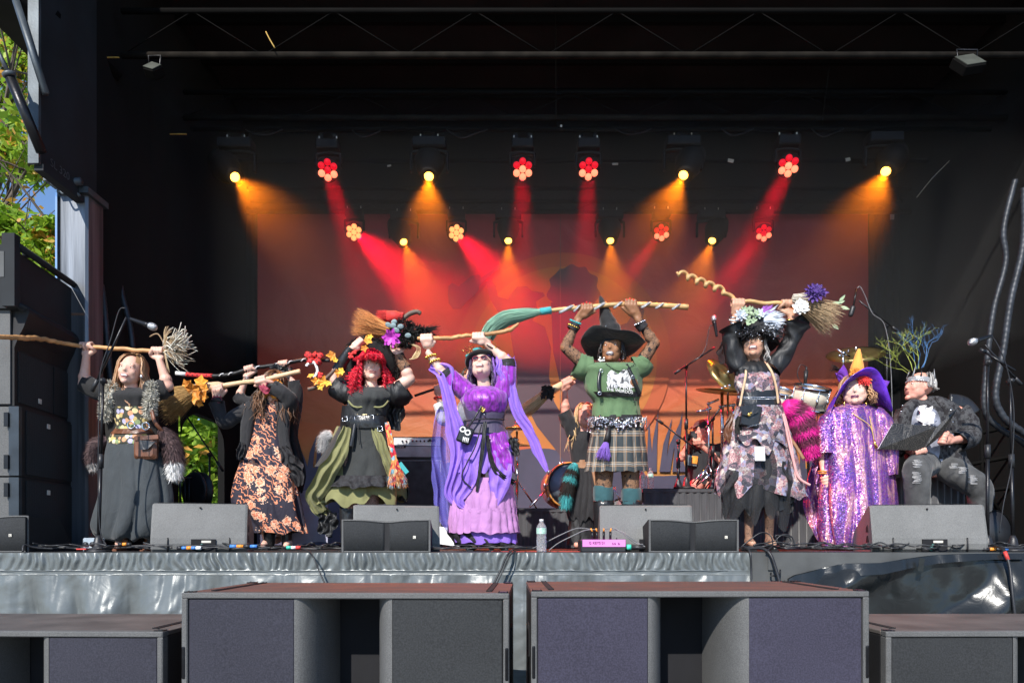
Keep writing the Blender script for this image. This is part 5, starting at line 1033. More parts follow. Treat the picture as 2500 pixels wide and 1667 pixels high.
# people: builder
def crom(rows, n=6):
 rows = [list(map(float, r)) for r in rows]; out = []
 for i in range(len(rows) - 1):
  p0 = rows[max(0, i - 1)]; p1 = rows[i]; p2 = rows[i + 1]; p3 = rows[min(len(rows) - 1, i + 2)]
  for k in range(n):
   t = k / n; out.append([.5 * (2 * b + (c - a) * t + (2 * a - 5 * b + 4 * c - d) * t * t + (3 * b - a - 3 * c + d) * t ** 3) for a, b, c, d in zip(p0, p1, p2, p3)])
 out.append(rows[-1]); return out
class Fig:
 def __init__(s, label, x, y, d, H, skin, group=None):
  s.d = d; s.H = H * .95; s.k = d / F; s.skin = skin; s.rs = random.Random(int(x)); base = P(x, y, d); base.z = max(base.z, 0)
  s.t = thing('person', label, 'person', base, group); s.B = MB(); s.reg = []
 def pt(s, x, y=None, z=0):
  if y is None: x, y, *r = x; z = r[0] if r else 0
  return P(x, y, s.d + z * s.k)
 def hd(s, cx, cy, yaw=0, pitch=0, roll=0, z=0, wide=1.0, ears=True, jaw=1.0):
  s.R = rotm(0, 0, yaw - math.degrees(math.atan((cx - 1250) / F))) @ rotm(-pitch, 0, 0) @ rotm(0, roll, 0); s.hc = s.pt(cx, cy, z); s.hs = s.H * s.k; h = s.hs; B = s.B; w_ = wide = wide * .95
  L = lambda x, y, z_: s.hc + s.R @ Vector((x * w_, y, z_)) * h
  s.L = L
  E_ = lambda c, r: B.ell(L(*c), (r[0] * h * w_, r[1] * h, r[2] * h), s.R, 24, 16)
  E_((0, .06, .12), (.345, .42, .385)); E_((0, -.09, -.06), (.305, .330, .415)); E_((0, -.19, -.32), (.20 * jaw, .18, .155)); E_((-.13, -.10, -.19), (.165 * jaw, .23, .20)); E_((.13, -.10, -.19), (.165 * jaw, .23, .20))
  for q in (-1, 1): E_((q * .14, -.265, -.08), (.135, .115, .13));
  B.cap(L(0, -.37, .09), L(0, -.445, -.07), .034 * h, .05 * h); B.cap(L(-.045, -.40, -.09), L(.045, -.40, -.09), .034 * h); B.cap(L(-.17, -.325, .125), L(.17, -.325, .125), .055 * h); B.cap(L(-.17, -.315, .03), L(.17, -.315, .03), .05 * h)
  B.cap(L(-.08, -.375, -.215), L(.08, -.375, -.215), .030 * h); B.cap(L(-.065, -.37, -.275), L(.065, -.37, -.275), .034 * h); E_((0, -.35, -.40), (.10, .08, .08))
  if ears:
   for q in (-1, 1): E_((q * .335, .03, -.03), (.035, .075, .115))
 def face(s, lips='lip_pink', smile=0, eyes=True, brow='brow_brown', shades=None, beard=False):
  L, h, R = s.L, s.hs, s.R; t = s.t
  if smile:
   m = MB(); m.ell(L(0, -.395, -.245), (.118 * h, .035 * h, (.028 + .020 * smile) * h), R, 16, 10); mo_ = m.build('mouth', MATS['mouth_inside'], t)
   m = MB(); m.ell(L(0, -.412, -.235), (.100 * h, .030 * h, (.018 + .012 * smile) * h), R, 16, 10); m.build('teeth', MATS['teeth'], mo_)
   m = MB()
   for sg in (1, -1):
    m.tube([L(x_, -.405 + .6 * x_ * x_, -.245 + sg * (.040 + .02 * smile) * (1 - (x_ / .13) ** 2) + .35 * abs(x_) ** 1.5 * smile) for x_ in np.linspace(-.13, .13, 9)], [.004 * h] + [.016 * h] * 7 + [.004 * h], 6)
   m.build('lips', MATS[lips], t)
  else:
   m = MB()
   for zz in (-.228, -.262): m.tube([L(x_, -.408 + 1.2 * x_ * x_, zz + (.010 * (1 - (x_ / .11) ** 2) if zz > -.25 else -.008 * (1 - (x_ / .11) ** 2))) for x_ in np.linspace(-.11, .11, 9)], [.004 * h] + [.020 * h] * 7 + [.004 * h], 6)
   m.build('lips', MATS[lips], t)
  if eyes:
   for q in (-1, 1):
    m = MB(); m.ell(L(q * .135, -.357, .04), (.056 * h, .022 * h, .021 * h), R, 12, 8); e = m.build('eye', MATS['teeth'], t)
    m = MB(); m.ell(L(q * .135, -.370, .04), (.025 * h, .014 * h, .022 * h), R, 10, 8); m.build('iris', MATS['eye_dark'], e)
    m = MB(); m.tube([L(q * (.135 + u * .052), -.372 + .012 * abs(u) * 2, .056 - .012 * u * u) for u in (-1, -.5, 0, .5, 1)], [.003 * h, .010 * h, .012 * h, .010 * h, .003 * h], 5); m.build('eyelid', MATS['eye_dark'], e)
  if brow:
   for q in (-1, 1): m = MB(); m.tube([L(q * (.14 + u * .075), -.372 + .03 * (u + 1) * .5, .135 - .018 * u * u) for u in (-1, -.3, .4, 1)], [.006 * h, .018 * h, .016 * h, .005 * h], 5); m.build('eyebrow', MATS[brow], t)
  if shades:
   m = MB()
   for q in (-1, 1): m.ell(L(q * .135, -.42, .045), (.095 * h, .016 * h, .062 * h), R, 18, 8)
   m.build('sunglasses', MATS['glass_dark'], t); m = MB()
   for q in (-1, 1):
    m.tube([L(q * .135 + .10 * math.cos(a), -.432, .045 + .066 * math.sin(a)) for a in np.linspace(0, 6.283, 17)], .010 * h, 5); m.tube([L(q * .23, -.42, .06), L(q * .33, -.1, .04)], .012 * h, 5)
   m.tube([L(-.04, -.44, .05), L(.04, -.44, .05)], .011 * h, 5); m.build('sunglasses_frame', MATS[shades], t)
 def cap(s, a, b, ra, rb=None): s.B.cap(s.pt(*a), s.pt(*b), ra * s.H * s.k, (rb if rb else ra) * s.H * s.k, 16)
 def arm(s, sh, el, wr, f=1.0): s.cap(sh, el, .20 * f, .155 * f); s.cap(el, wr, .155 * f, .095 * f); e = s.pt(*el).lerp(s.pt(*wr), .25); s.B.ell(e, .165 * f * s.H * s.k)
 def torso(s, neck, chest, hip, w, sh=None, depth=.62):
  """neck/chest/hip centres and half widths w=(chest, waist, hip) in pixels"""
  B = s.B; k = s.k; w = [q * .84 for q in w]; n_ = s.pt(*neck); c_ = s.pt(*chest); h_ = s.pt(*hip)
  s.B.cap(s.hc + s.R @ Vector((0, .06, -.28)) * s.hs, n_, .19 * s.hs, .22 * s.hs)
  wa = c_.lerp(h_, .55); pts = spline([n_, n_.lerp(c_, .5), c_, wa, h_, h_ - Vector((0, 0, w[2] * k * .8))], 5); r = np.interp(np.arange(len(pts)), [0, 5, 10, 15, 20, 25], [.20 * s.H, w[0] * .8, w[0], w[1], w[2], w[2] * .5])
  B.tube(pts, [(x * k * depth, x * k) for x in r], 20, up=(0, 1, 0))
  if sh:
   for q in sh: B.cap(n_.lerp(s.pt(*q), .15) + Vector((0, 0, -.10 * s.hs)), s.pt(*q), .17 * s.hs, .20 * s.hs)
 def leg(s, hip, knee, ankle, f=.72, foot=(0, -18, 0)):
  s.cap(hip, knee, .34 * f, .24 * f); s.cap(knee, ankle, .24 * f, .14 * f); k = s.pt(*knee).lerp(s.pt(*ankle), .28); s.B.ell(k, (.24 * f * s.hs, .25 * f * s.hs, .40 * f * s.hs))
  a = s.pt(*ankle); s.B.cap(a + Vector((0, 0, -.1 * s.hs)), a + Vector((foot[0] * s.k, foot[1] * s.k, -.18 * s.hs)), .14 * s.hs, .11 * s.hs)
 def grip(s, wr, c, axis, rp, back=1, thumb=1, sc=1.0, cz=0):
  """hand closed round a pole through c (px) along axis; back=+1 palm away from the camera"""
  h = s.hs * sc; w_ = s.pt(*wr) if not isinstance(wr, Vector) else wr; c = s.pt(*c) if not isinstance(c, Vector) else c; a = Vector(axis).normalized(); rp = rp * s.k
  u = c - w_; u = (u - a * u.dot(a)); u = u.normalized() if u.length > 1e-5 else Vector((0, 0, 1)); v = a.cross(u)
  if v.y < 0: v = -v
  v = v * back; fr = .047 * h; Rr = rp + fr; B = s.B
  ev = lambda ph: v * math.cos(math.radians(ph)) + u * math.sin(math.radians(ph))
  ends = (222, 240, 236, 215)
  for j in range(4):
   off = a * ((j - 1.5) * .100 * h * -thumb); kn = c + off + ev(-28) * (Rr + .035 * h)
   B.cap(w_ + off * .45 + u * .05 * h, kn, .082 * h, .062 * h, 10, 3)
   ph = [-28, 25, 80, 135, 190, ends[j]]; pr = None
   for i, q in enumerate(ph):
    p_ = c + off + ev(q) * (Rr + (.03 * h if i < 2 else .0))
    if pr is not None: B.cap(pr, p_, fr * (1.08 - .05 * i), fr * (1.03 - .05 * i), 10, 3)
    pr = p_
  B.ell(w_.lerp(c - u * Rr, .6) + v * .05 * h, (.15 * h, .10 * h, .13 * h))
  b0 = w_.lerp(c, .25) + a * (.13 * h * thumb); b1 = c + a * (.235 * h * thumb) + ev(-75) * (Rr + .03 * h); b2 = c + a * (.215 * h * thumb) + ev(-130) * Rr; b3 = c + a * (.13 * h * thumb) + ev(-185) * (Rr + .015 * h)
  B.cap(b0, b1, .075 * h, .056 * h, 10, 3); B.cap(b1, b2, .056 * h, .05 * h, 10, 3); B.cap(b2, b3, .05 * h, .042 * h, 10, 3)
 def region(s, a, b, r, mi): s.reg.append((s.pt(*a), s.pt(*b), r * s.k, mi))
 def body(s, mats=(), vox=.0062):
  me = bpy.data.meshes.new('body'); org = np.array(s.t['_o']); me.from_pydata((np.array(s.B.v) - org).tolist(), [], s.B.f)
  o = bpy.data.objects.new('body', me); COL.objects.link(o)
  r = o.modifiers.new('r', 'REMESH'); r.mode = 'VOXEL'; r.voxel_size = vox; r.use_smooth_shade = True
  sm = o.modifiers.new('s', 'SMOOTH'); sm.iterations = 3; sm.factor = .5
  bpy.context.view_layer.update(); ev = o.evaluated_get(bpy.context.evaluated_depsgraph_get()); nm = bpy.data.meshes.new_from_object(ev); nm.name = 'body'
  o.modifiers.clear(); o.data = nm; nm.materials.clear(); nm.materials.append(MATS[s.skin])
  for x in mats: nm.materials.append(MATS[x])
  if s.reg:
   V = np.zeros(len(nm.polygons) * 3); nm.polygons.foreach_get('center', V); V = V.reshape(-1, 3) + org; idx = np.zeros(len(V), dtype=np.int32)
   for a, b, rr_, mi in s.reg:
    a = np.array(a); b = np.array(b); ab = b - a; tt = np.clip(((V - a) @ ab) / max(1e-9, ab @ ab), 0, 1); dd = np.linalg.norm(V - (a + tt[:, None] * ab), axis=1)
    t0 = ((V - a) @ ab) / (ab @ ab); idx[(dd < rr_) & (t0 > -.02) & (t0 < 1.02)] = mi
   nm.polygons.foreach_set('material_index', idx)
  nm.polygons.foreach_set('use_smooth', [True] * len(nm.polygons)); o.parent = s.t; o['_o'] = tuple(org); return o
 def sil(s, name, rows, mt, k=.62, zc=0, folds=(9, .06, 1.5), hem=0, seg=84, seed=1, dens=6, parent=None, label=None, caps=(False, False), flat=0, kind=None):
  full = [list(r) + [zc] * (len(r) < 4) + [k] * (len(r) < 5) for r in rows]; rr_ = crom(full, dens); n, amp, pw = folds; rings = []; y0, y1 = rows[0][0], rows[-1][0]
  for j, (y, xl, xr, zz, kk) in enumerate(rr_):
   t_ = j / (len(rr_) - 1); cx, hw = (xl + xr) / 2, (xr - xl) / 2; ring = []
   for i in range(seg):
    th = 2 * math.pi * i / seg; c0, s0 = math.cos(th), math.sin(th)
    g_ = 1.5 * nz(c0 * 1.2 + seed, s0 * 1.2, t_ * 1.3 + seed); q = 2 * abs(math.sin((n * th + g_ * 2 + seed) * .5 + .5 * nz(c0 * 2, s0 * 2, t_ * 2.5 + seed))) ** .75 - 1.1
    a_ = amp * t_ ** pw if pw else amp
    m_ = 1 - a_ * .4 + a_ * q + a_ * .6 * nz(c0 * 3 + seed, s0 * 3, t_ * 4) + .012 * nz(c0 * 5, s0 * 5 + seed, t_ * 9)
    dy = hem * (t_ ** 3) * (nz(c0 * 2.2 + seed, s0 * 2.2, 7) * 1.6 + .35 * math.sin(n * th + g_ * 2))
    ring.append(s.pt(cx + hw * c0 * m_, y + dy, zz + hw * kk * s0 * m_))
   rings.append(ring)
  m = MB(); m.loft(rings, caps); return m.build(name, MATS[mt], parent or s.t, label=label, kind=kind)
 def sleeve(s, name, pts, rad, mt, amp=.10, n=3, seg=20, label=None, dens=6, open_=True, fine=14, parent=None):
  sp_ = spline([s.pt(*p) for p in pts], dens); r = np.interp(np.linspace(0, 1, len(sp_)), np.linspace(0, 1, len(rad)), rad); sd = s.rs.uniform(0, 9)
  fn = lambda t_, th: 1 + amp * (nz(math.cos(th) * n * .6 + sd, math.sin(th) * n * .6, t_ * fine * .5) + .5 * math.sin(n * th + 5 * nz(t_ * 3, sd, 0)))
  m = MB(); m.tube(sp_, [x * s.k for x in r], seg, caps=not open_, fn=fn); return m.build(name, MATS[mt], parent or s.t, label=label)
 def drape(s, name, pts, w_, mt, amp=.25, seg=36, flat=.3, label=None, dens=8, parent=None):   # hanging folded cloth strip
  sp_ = spline([s.pt(*p) for p in pts], dens); r = np.interp(np.linspace(0, 1, len(sp_)), np.linspace(0, 1, len(w_)), w_); sd = s.rs.uniform(0, 9)
  m = MB(); G = []; nn = 22; L_ = len(sp_)
  for j, p in enumerate(sp_):
   a = sp_[max(0, j - 1)]; b = sp_[min(L_ - 1, j + 1)]; T = (b - a).normalized(); S = T.cross(Vector((0, 1, 0))); S = S.normalized() if S.length > .05 else Vector((1, 0, 0)); t_ = j / (L_ - 1); row = []; w0 = r[j] * s.k
   for i in range(nn):
    u = 2 * i / (nn - 1) - 1; ph = 2.2 * nz(t_ * 3, sd, 1); q = abs(math.sin(3.4 * u + ph)) * 2 - 1
    row.append(p + S * (w0 * u * (1 + amp * .55 * nz(t_ * 9, sd, 3 if u > 0 else 8) + .10 * q)) + Vector((0, (flat + .25) * w0 * (q * (.25 + amp) + .5 * nz(u * 1.5 + sd, t_ * 6, 2)), 0)) + T * (w0 * .35 * amp * math.sin(5 * u + sd)))
   G.append(row)
  m.sheet(G); m.sheet([[q_ + Vector((0, .003, 0)) for q_ in reversed(row)] for row in G]); return m.build(name, MATS[mt], parent or s.t, label=label)
 def strap(s, name, pts, w_, mt, th=2, label=None, parent=None, rnd=False):
  m = MB(); sp_ = spline([s.pt(*p) for p in pts], 8); m.tube(sp_, [(th * s.k, w_ * s.k)] * len(sp_) if not rnd else w_ * s.k, 6, up=(0, 1, 0)); return m.build(name, MATS[mt], parent or s.t, label=label)
 def hair(s, mt, n=170, length=1.0, spread=.25, curl=0, turns=7, w_=.020, front=58, name='hair', top=True, jit=.06, part=0, vol=1.0, gz=None, len_j=.35, capm=True, bangs=0):
  h, L = s.hs, s.L; m = MB(); rs = s.rs; n = int(n * 1.9); w_ *= .62
  if capm:
   G = []
   for ph in np.linspace(-.05, 1, 12):
    row = []
    for a in np.linspace(front * .6, 360 - front * .6, 40):
     az_ = math.radians(a - 90); pol = ph * (math.pi * .62 if 70 < a < 290 else math.pi * .42); pol = max(0.001, pol)
     row.append(L(.375 * vol * math.sin(pol) * math.cos(az_), .05 + .455 * vol * math.sin(pol) * math.sin(az_), .12 + .42 * vol * math.cos(pol)))
    G.append(row)
   m.sheet(G)
  for i in range(n):
   a = rs.uniform(front, 360 - front);
   if bangs and rs.random() < bangs: a = rs.uniform(-front, front)
   fb = abs(((a + 180) % 360) - 180) < front
   az_ = math.radians(a - 90); pts = []; ln = length * rs.uniform(1 - len_j, 1.05) * (1 if not fb else .25); v_ = vol * rs.uniform(.98, 1.16); ph0 = rs.uniform(.05, .5) if top else rs.uniform(.4, .6)
   ends = .54 if not fb else .36
   for pol in np.linspace(ph0 * math.pi * .4, math.pi * ends, 5):
    pts.append(L(.37 * v_ * math.sin(pol) * math.cos(az_), .05 + .45 * v_ * math.sin(pol) * math.sin(az_), .12 + .41 * v_ * math.cos(pol)))
   e = pts[-1]; out = (e - L(0, .05, e.z * 0)); out = Vector((out.x, out.y, 0)); out = out.normalized() if out.length > 1e-6 else Vector((1, 0, 0)); st_ = 12 if not curl else 26; jx, jy = rs.gauss(0, jit), rs.gauss(0, jit); sd = rs.uniform(0, 50)
   for k in range(1, st_):
    q = k / (st_ - 1); o_ = out * (spread * (q - .55 * q * q) * h) + Vector((jx * q, jy * q, 0)) * h; wv = Vector((nz(sd, q * 3, 0), nz(sd, q * 3, 5), 0)) * .12 * h * q
    p_ = e + o_ + wv + Vector((0, 0, -ln * h * q))
    if curl: p_ += Vector((math.cos(q * turns * 6.283 + sd), math.sin(q * turns * 6.283 + sd), 0)) * curl * h * min(1, q * 6)
    pts.append(p_)
   N_ = len(pts); m.tube(pts, [w_ * h * (1 - .75 * (k / N_) ** 3) for k in range(N_)], 4 if not curl else 5)
  return m.build(name, MATS[mt], s.t)
 def boot(s, x, y, mt='leather_black', top=None, r=12, toe=(0, -26), name='boot', heel=True):
  m = MB(); a = s.pt(x, y); a.z = max(a.z, 0); k = s.k; z0 = 0 if s.d < 6.6 else a.z
  b0 = Vector((a.x, a.y, z0)); T = Vector((toe[0] * k, toe[1] * k, 0))
  if top is not None:
   tp = s.pt(x, top); m.tube(spline([tp, tp.lerp(b0, .5), b0 + Vector((0, 0, 9 * k)), b0 + Vector((0, 0, 4 * k))], 4), [r * k * q for q in (1.12, 1.1, 1.08, 1.05, 1, .96, .93, .9, .86, .84, .84, .85, .9)], 14)
  m.cap(b0 + Vector((0, 0, 6 * k)), b0 + T + Vector((0, 0, 4.5 * k)), r * .62 * k, r * .45 * k); m.box(b0 + T * .45 + Vector((0, 0, 1.5 * k)), (r * .62 * k, abs(toe[1]) * .75 * k + 4 * k, 1.6 * k)); return m.build(name, MATS[mt], s.t)
def furtube(name, parent, pts, rad, segs, n, ln, lab=None, seed=1, core=True, dirn=1):
 """tapering furry tail: segs = [(t_end, material)]"""
 rs = random.Random(seed); sp_ = spline(pts, 10); r = np.interp(np.linspace(0, 1, len(sp_)), np.linspace(0, 1, len(rad)), rad); t0 = 0; first = None
 for te, mt in segs:
  m = MB(); i0, i1 = int(t0 * (len(sp_) - 1)), max(int(te * (len(sp_) - 1)), 1)
  m.tube(sp_[i0:i1 + 1], [x * .8 for x in r[i0:i1 + 1]], 12)
  for _ in range(int(n * 1.5 * (te - t0))):
   q = rs.uniform(t0, te) * (len(sp_) - 1.001); i = int(q); p = sp_[i].lerp(sp_[i + 1], q - i); T = (sp_[i + 1] - sp_[i]).normalized() * dirn; a = rs.uniform(0, 6.283); o_ = T.orthogonal().normalized(); b_ = T.cross(o_); nr_ = o_ * math.cos(a) + b_ * math.sin(a)
   rr_ = float(np.interp(q, [i, i + 1], [r[i], r[i + 1]])); p0 = p + nr_ * rr_ * .72; p1 = p0 + (T * 1.0 + nr_ * .55 + Vector((rs.gauss(0, .2), rs.gauss(0, .2), rs.gauss(0, .2)))) * ln * rs.uniform(.6, 1.2); sd = T.cross(nr_).normalized() * ln * .055
   m.add([p0 - sd, p0 + sd, p1], [(0, 1, 2)], smooth=False)
  o = m.build(name, MATS[mt], parent if first is None or parent is not None else first, label=lab); first = first or o; t0 = te
 return first
def furpatch(mm, c, r, n, ln, rs, R=None, front=True):
 for _ in range(n):
  a, b_ = rs.uniform(0, 6.283), rs.uniform(-1, 1); q = math.sqrt(1 - b_ * b_); d = Vector((q * math.cos(a), q * math.sin(a), b_)); p = Vector(c) + Vector((d.x * r[0], d.y * r[1], d.z * r[2])); e = (d + Vector((rs.gauss(0, .5), rs.gauss(0, .5), rs.gauss(0, .5) - .3))).normalized() * ln; s_ = e.cross(d + Vector((.01, .3, .1))).normalized() * ln * .12
  mm.add([p - s_, p + s_, p + e], [(0, 1, 2)], smooth=False)
def bristles(mm, base, dirn, L, r0, r1, n, seed=1, droop=.1, w_=.0022, bend=None):
 """broom head: n thin stems fanning from a bound neck"""
 n = int(n * 1.5); w_ *= .68; rs = random.Random(seed); d = Vector(dirn).normalized(); o_ = Vector((0, 1, 0)); o_ = (o_ - d * o_.dot(d)).normalized(); b_ = d.cross(o_)
 for _ in range(n):
  a = rs.uniform(0, 6.283); q = math.sqrt(rs.random()); off = o_ * math.cos(a) * q + b_ * math.sin(a) * q; l = L * rs.uniform(.72, 1.05)
  p0 = Vector(base) + off * r0; pts = []
  for k in range(6):
   t = k / 5; p = p0 + d * (l * t) + off * ((r1 - r0) * t ** 1.1) + Vector((0, 0, -droop * L * t * t)) + Vector((rs.gauss(0, .004), rs.gauss(0, .004), rs.gauss(0, .004))) * t
   if bend: p += Vector(bend) * (t * t)
   pts.append(p)
  mm.tube(pts, [w_ * (1 - .6 * k / 5) for k in range(6)], 3, caps=False)
def flower(mm, c, r, n, rs, layers=2, nrm=(0, -1, .2), sharp=1.0):
 nrm = Vector(nrm).normalized(); u = nrm.orthogonal().normalized(); v = nrm.cross(u); c = Vector(c)
 for l in range(layers):
  for k in range(n):
   a = 6.283 * (k + .5 * l) / n + rs.uniform(-.1, .1); d = (u * math.cos(a) + v * math.sin(a)); lift = nrm * (.25 + .45 * l); rr_ = r * (1 - .25 * l) * rs.uniform(.85, 1.1); s_ = nrm.cross(d) * rr_ * .24 / sharp
   mm.add([c, c + (d + lift) * rr_ * .5 + s_, c + (d + lift * 1.1) * rr_ * .82 + s_ * .7, c + (d + lift * .8).normalized() * rr_ * 1.05, c + (d + lift * 1.1) * rr_ * .82 - s_ * .7, c + (d + lift) * rr_ * .5 - s_], [(0, 1, 2, 3, 4, 5)], smooth=False)
def mleaf(mm, c, r, rs, nrm=None, ang=None):   # five-pointed maple leaf, slightly cupped
 c = Vector(c); nrm = Vector(nrm or (rs.gauss(0, .35), -1, rs.gauss(.1, .35))).normalized(); u = nrm.orthogonal().normalized(); v = nrm.cross(u); a0 = rs.uniform(0, 6.283) if ang is None else ang; pts = []
 for k, q in enumerate((.6, .5, .85, .58, 1.0, .58, .85, .5, .6, .35)):
  a = a0 + math.radians(-150 + 33 * k); pts.append(c + (u * math.cos(a) + v * math.sin(a)) * r * q + nrm * (.12 * r * (k % 2)))
 for k in range(10): mm.add([c - nrm * .1 * r, pts[k], pts[(k + 1) % 10]], [(0, 1, 2)], smooth=False)
X_ = (1, 0, 0)
def pole(name, lab, pts, d, k, rad, mt, group='brooms and sticks held aloft', cat='broom', n=8, wob=.0):
 t = thing(name, lab, cat, P(pts[0][0], pts[0][1], d), group); sp_ = spline([P(p[0], p[1], d + (p[2] if len(p) > 2 else 0) * k) for p in pts], n)
 r = np.interp(np.linspace(0, 1, len(sp_)), np.linspace(0, 1, len(rad)), rad); sp_ = [p + Vector((0, nz(i * .4, 1, 2), nz(i * .4, 5, 2))) * wob for i, p in enumerate(sp_)]
 m = MB(); m.tube(sp_, [x * k for x in r], 10); m.build('handle', MATS[mt], t); return t
# left woman, slate skirt
f = Fig('smiling woman in floral corset and long slate skirt holding a stick broom overhead', 320, 1338, 5.5, 82, 'skin_fair'); t = f.t
f.hd(321, 907, yaw=-24, pitch=4, roll=8, wide=1.02); f.face(smile=1, eyes=True)
f.torso((322, 958, 0), (318, 1000, 0), (322, 1075, 0), (48, 40, 50), sh=[(262, 958, 0), (372, 956, 0)])
f.arm((262, 958, 0), (205, 938, -8), (211, 868, -14), 1.12); f.arm((372, 956, 0), (410, 942, -6), (389, 878, -14), 1.12)
f.grip((211, 868, -14), (212, 845, -14), (1, 0, .0), 5, back=1, thumb=1); f.grip((389, 878, -14), (386, 857, -14), (1, 0, 0), 5, back=1, thumb=-1)
f.leg((298, 1080, 0), (294, 1200, -4), (300, 1312, 0)); f.leg((345, 1080, 0), (350, 1200, 4), (368, 1318, 4)); f.body()
f.hair('hair_blond_brown', 190, 1.15, .20, w_=.028, front=62, jit=.10, vol=1.04)
f.sil('blouse', [(946, 292, 346), (952, 272, 366), (962, 250, 385), (980, 258, 380), (1000, 262, 372), (1018, 268, 370)], 'black_knit', .62, folds=(9, .03, 0), seed=2)
for sg, P0, P1_, P2_ in ((0, (268, 958, 0), (238, 952, -4), (203, 936, -8)), (1, (366, 955, 0), (392, 952, -4), (412, 944, -6))): f.sleeve('sleeve', [P0, P1_, P2_], [25, 23, 21], 'black_knit', .12)
m = MB();
for a, b_, c in (((270, 950, -22), (262, 975, -28), (258, 1010, -20)), ((372, 950, -22), (368, 970, -30), (364, 1002, -26))): m.tube(spline([f.pt(*a), f.pt(*b_), f.pt(*c)], 6), [(7 * f.k, 13 * f.k)] * 13, 10); [furpatch(m, f.pt(*q), (.035, .03, .05), 420, .035, f.rs) for q in (a, b_, c, ((b_[0] + c[0]) / 2, (b_[1] + c[1]) / 2, (b_[2] + c[2]) / 2))]
f_ = m.build('fur_collar', MATS['fur_cream'], t)
f.sil('vest', [(958, 246, 388), (1000, 254, 386), (1060, 258, 392), (1090, 262, 398)], 'fur_black', .50, zc=12, folds=(7, .04, 1))
f.sil('corset', [(992, 266, 368), (1012, 272, 368), (1040, 280, 368), (1062, 268, 378), (1078, 262, 384), (1084, 264, 380)], 'tapestry_floral', .68, zc=-3, folds=(10, .008, 0), seed=4)
f.sil('belt', [(1046, 277, 371), (1058, 268, 378)], 'leather_brown', .72, zc=-4, folds=(5, .01, 0))
for x, y in ((320, 1037), (356, 1040)):
 m = MB(); m.tube([f.pt(x + 9 * math.cos(a), y + 9 * math.sin(a), -42) for a in np.linspace(0, 6.283, 17)], .006, 6); m.build('goggle_ring', MATS['silver'], t)
f.sil('skirt', [(1074, 262, 384), (1100, 256, 398), (1150, 248, 412), (1210, 240, 424), (1255, 228, 420), (1290, 224, 412), (1312, 236, 402), (1318, 262, 385)], 'slate_cotton', .66, folds=(8, .17, .8), hem=12, seg=140, seed=6, dens=8)
for x, sg in ((276, -1), (330, 0)): f.boot(x + 20 if sg < 0 else 368, 1334 if sg < 0 else 1338, 'leather_brown', top=1306, r=13)
m = MB(); m.bev(f.pt(357, 1092, -46), (27 * f.k, 10 * f.k, 28 * f.k), .02); bg_ = m.build('hip_bag', MATS['leather_brown'], t); m = MB(); m.box(f.pt(358, 1068, -57), (28 * f.k, .006, 5 * f.k), rotm(0, -4, 0)); m.build('zip_flap', MATS['leather_brown'], bg_); m = MB(); m.prism([f.pt(342, 1074, -58), f.pt(380, 1078, -58), f.pt(362, 1096, -60), f.pt(344, 1098, -60)], None, (0, -.006, 0)); m.build('pouch_flap', MATS['leather_black'], bg_)
f.strap('bag_strap', [(370, 1000, -34), (378, 1030, -36), (396, 1052, -24), (400, 1060, -18)], 5, 'leather_brown')
furtube('fur_tail', t, [f.pt(396, 1050, -6), f.pt(415, 1080, -10), f.pt(426, 1120, -12), f.pt(425, 1160, -12)], [.05, .095, .085, .035], [(.70, 'fur_brown'), (1, 'fur_white')], 4200, .055, 'dark brown fur tail with a white tip', 3)
furtube('fur_tail', t, [f.pt(268, 1070, 20), f.pt(235, 1088, 24), f.pt(222, 1115, 24), f.pt(228, 1142, 24)], [.03, .07, .07, .02], [(.8, 'fur_brown'), (1, 'fur_grey')], 2600, .045, 'smaller fur tail at the other hip', 4)
m = MB(); m.tube([f.pt(345, 913 + q * 4, -20) for q in range(4)], [.004, .012, .014, .003], 6); m.build('earring', MATS['silver'], t)
for k in range(5): f.strap('necklace_strand' , [(298 + k * 5, 948, -24), (304 + k * 6, 975 + k * 3, -36), (318, 988 + k * 4, -40)], 1.4, 'leather_tan', 1.4) if k < 2 else None
b1 = pole('stick_broom', 'long crooked stick with a bundle of white rag strips, at the far left', [(-60, 818, -270), (20, 823, -200), (60, 825, -160), (100, 827, -110), (135, 834, -75), (175, 841, -38), (212, 846, -14), (300, 852, -14), (386, 857, -14), (420, 852, -14)], f.d, f.k, [5, 5.5, 6, 5, 5, 5, 5, 4], 'wood_stick', wob=.008)
m = MB(); rs = random.Random(4)
for k in range(150):
 a = rs.uniform(-.9, .9); p0 = P(398 + rs.uniform(0, 22), 852 + rs.uniform(-10, 10), f.d - .04 + rs.uniform(-.03, .03)); L_ = rs.uniform(.08, .27); e = p0 + Vector((math.cos(a) * L_ * .75, rs.uniform(-.05, .05), math.sin(a) * L_ * .9 + .01)); m.tube(spline([p0, p0.lerp(e, .5) + Vector((rs.uniform(-.03, .03), rs.uniform(-.03, .03), rs.uniform(-.04, .04))), e], 3), [(.006 + .004 * (k % 3), .0015)] * 7, 3)
m.build('rag_strips', MATS['raffia_white'], b1)
m = MB()
for k in range(26): a = rs.uniform(-1.4, 1.5); p0 = P(402, 852, f.d - .05); e = p0 + Vector((math.cos(a) * rs.uniform(.05, .2), 0, math.sin(a) * rs.uniform(.1, .22))); m.tube(spline([p0, p0.lerp(e, .5) + Vector((0, -.02, .03)), e], 3), .004, 4)
m.tube(spline([P(400, 838, f.d), P(385, 815, f.d), P(365, 822, f.d)], 5), [.006] * 10 + [.002], 5); m.build('twigs', MATS['twig_mix'], b1)
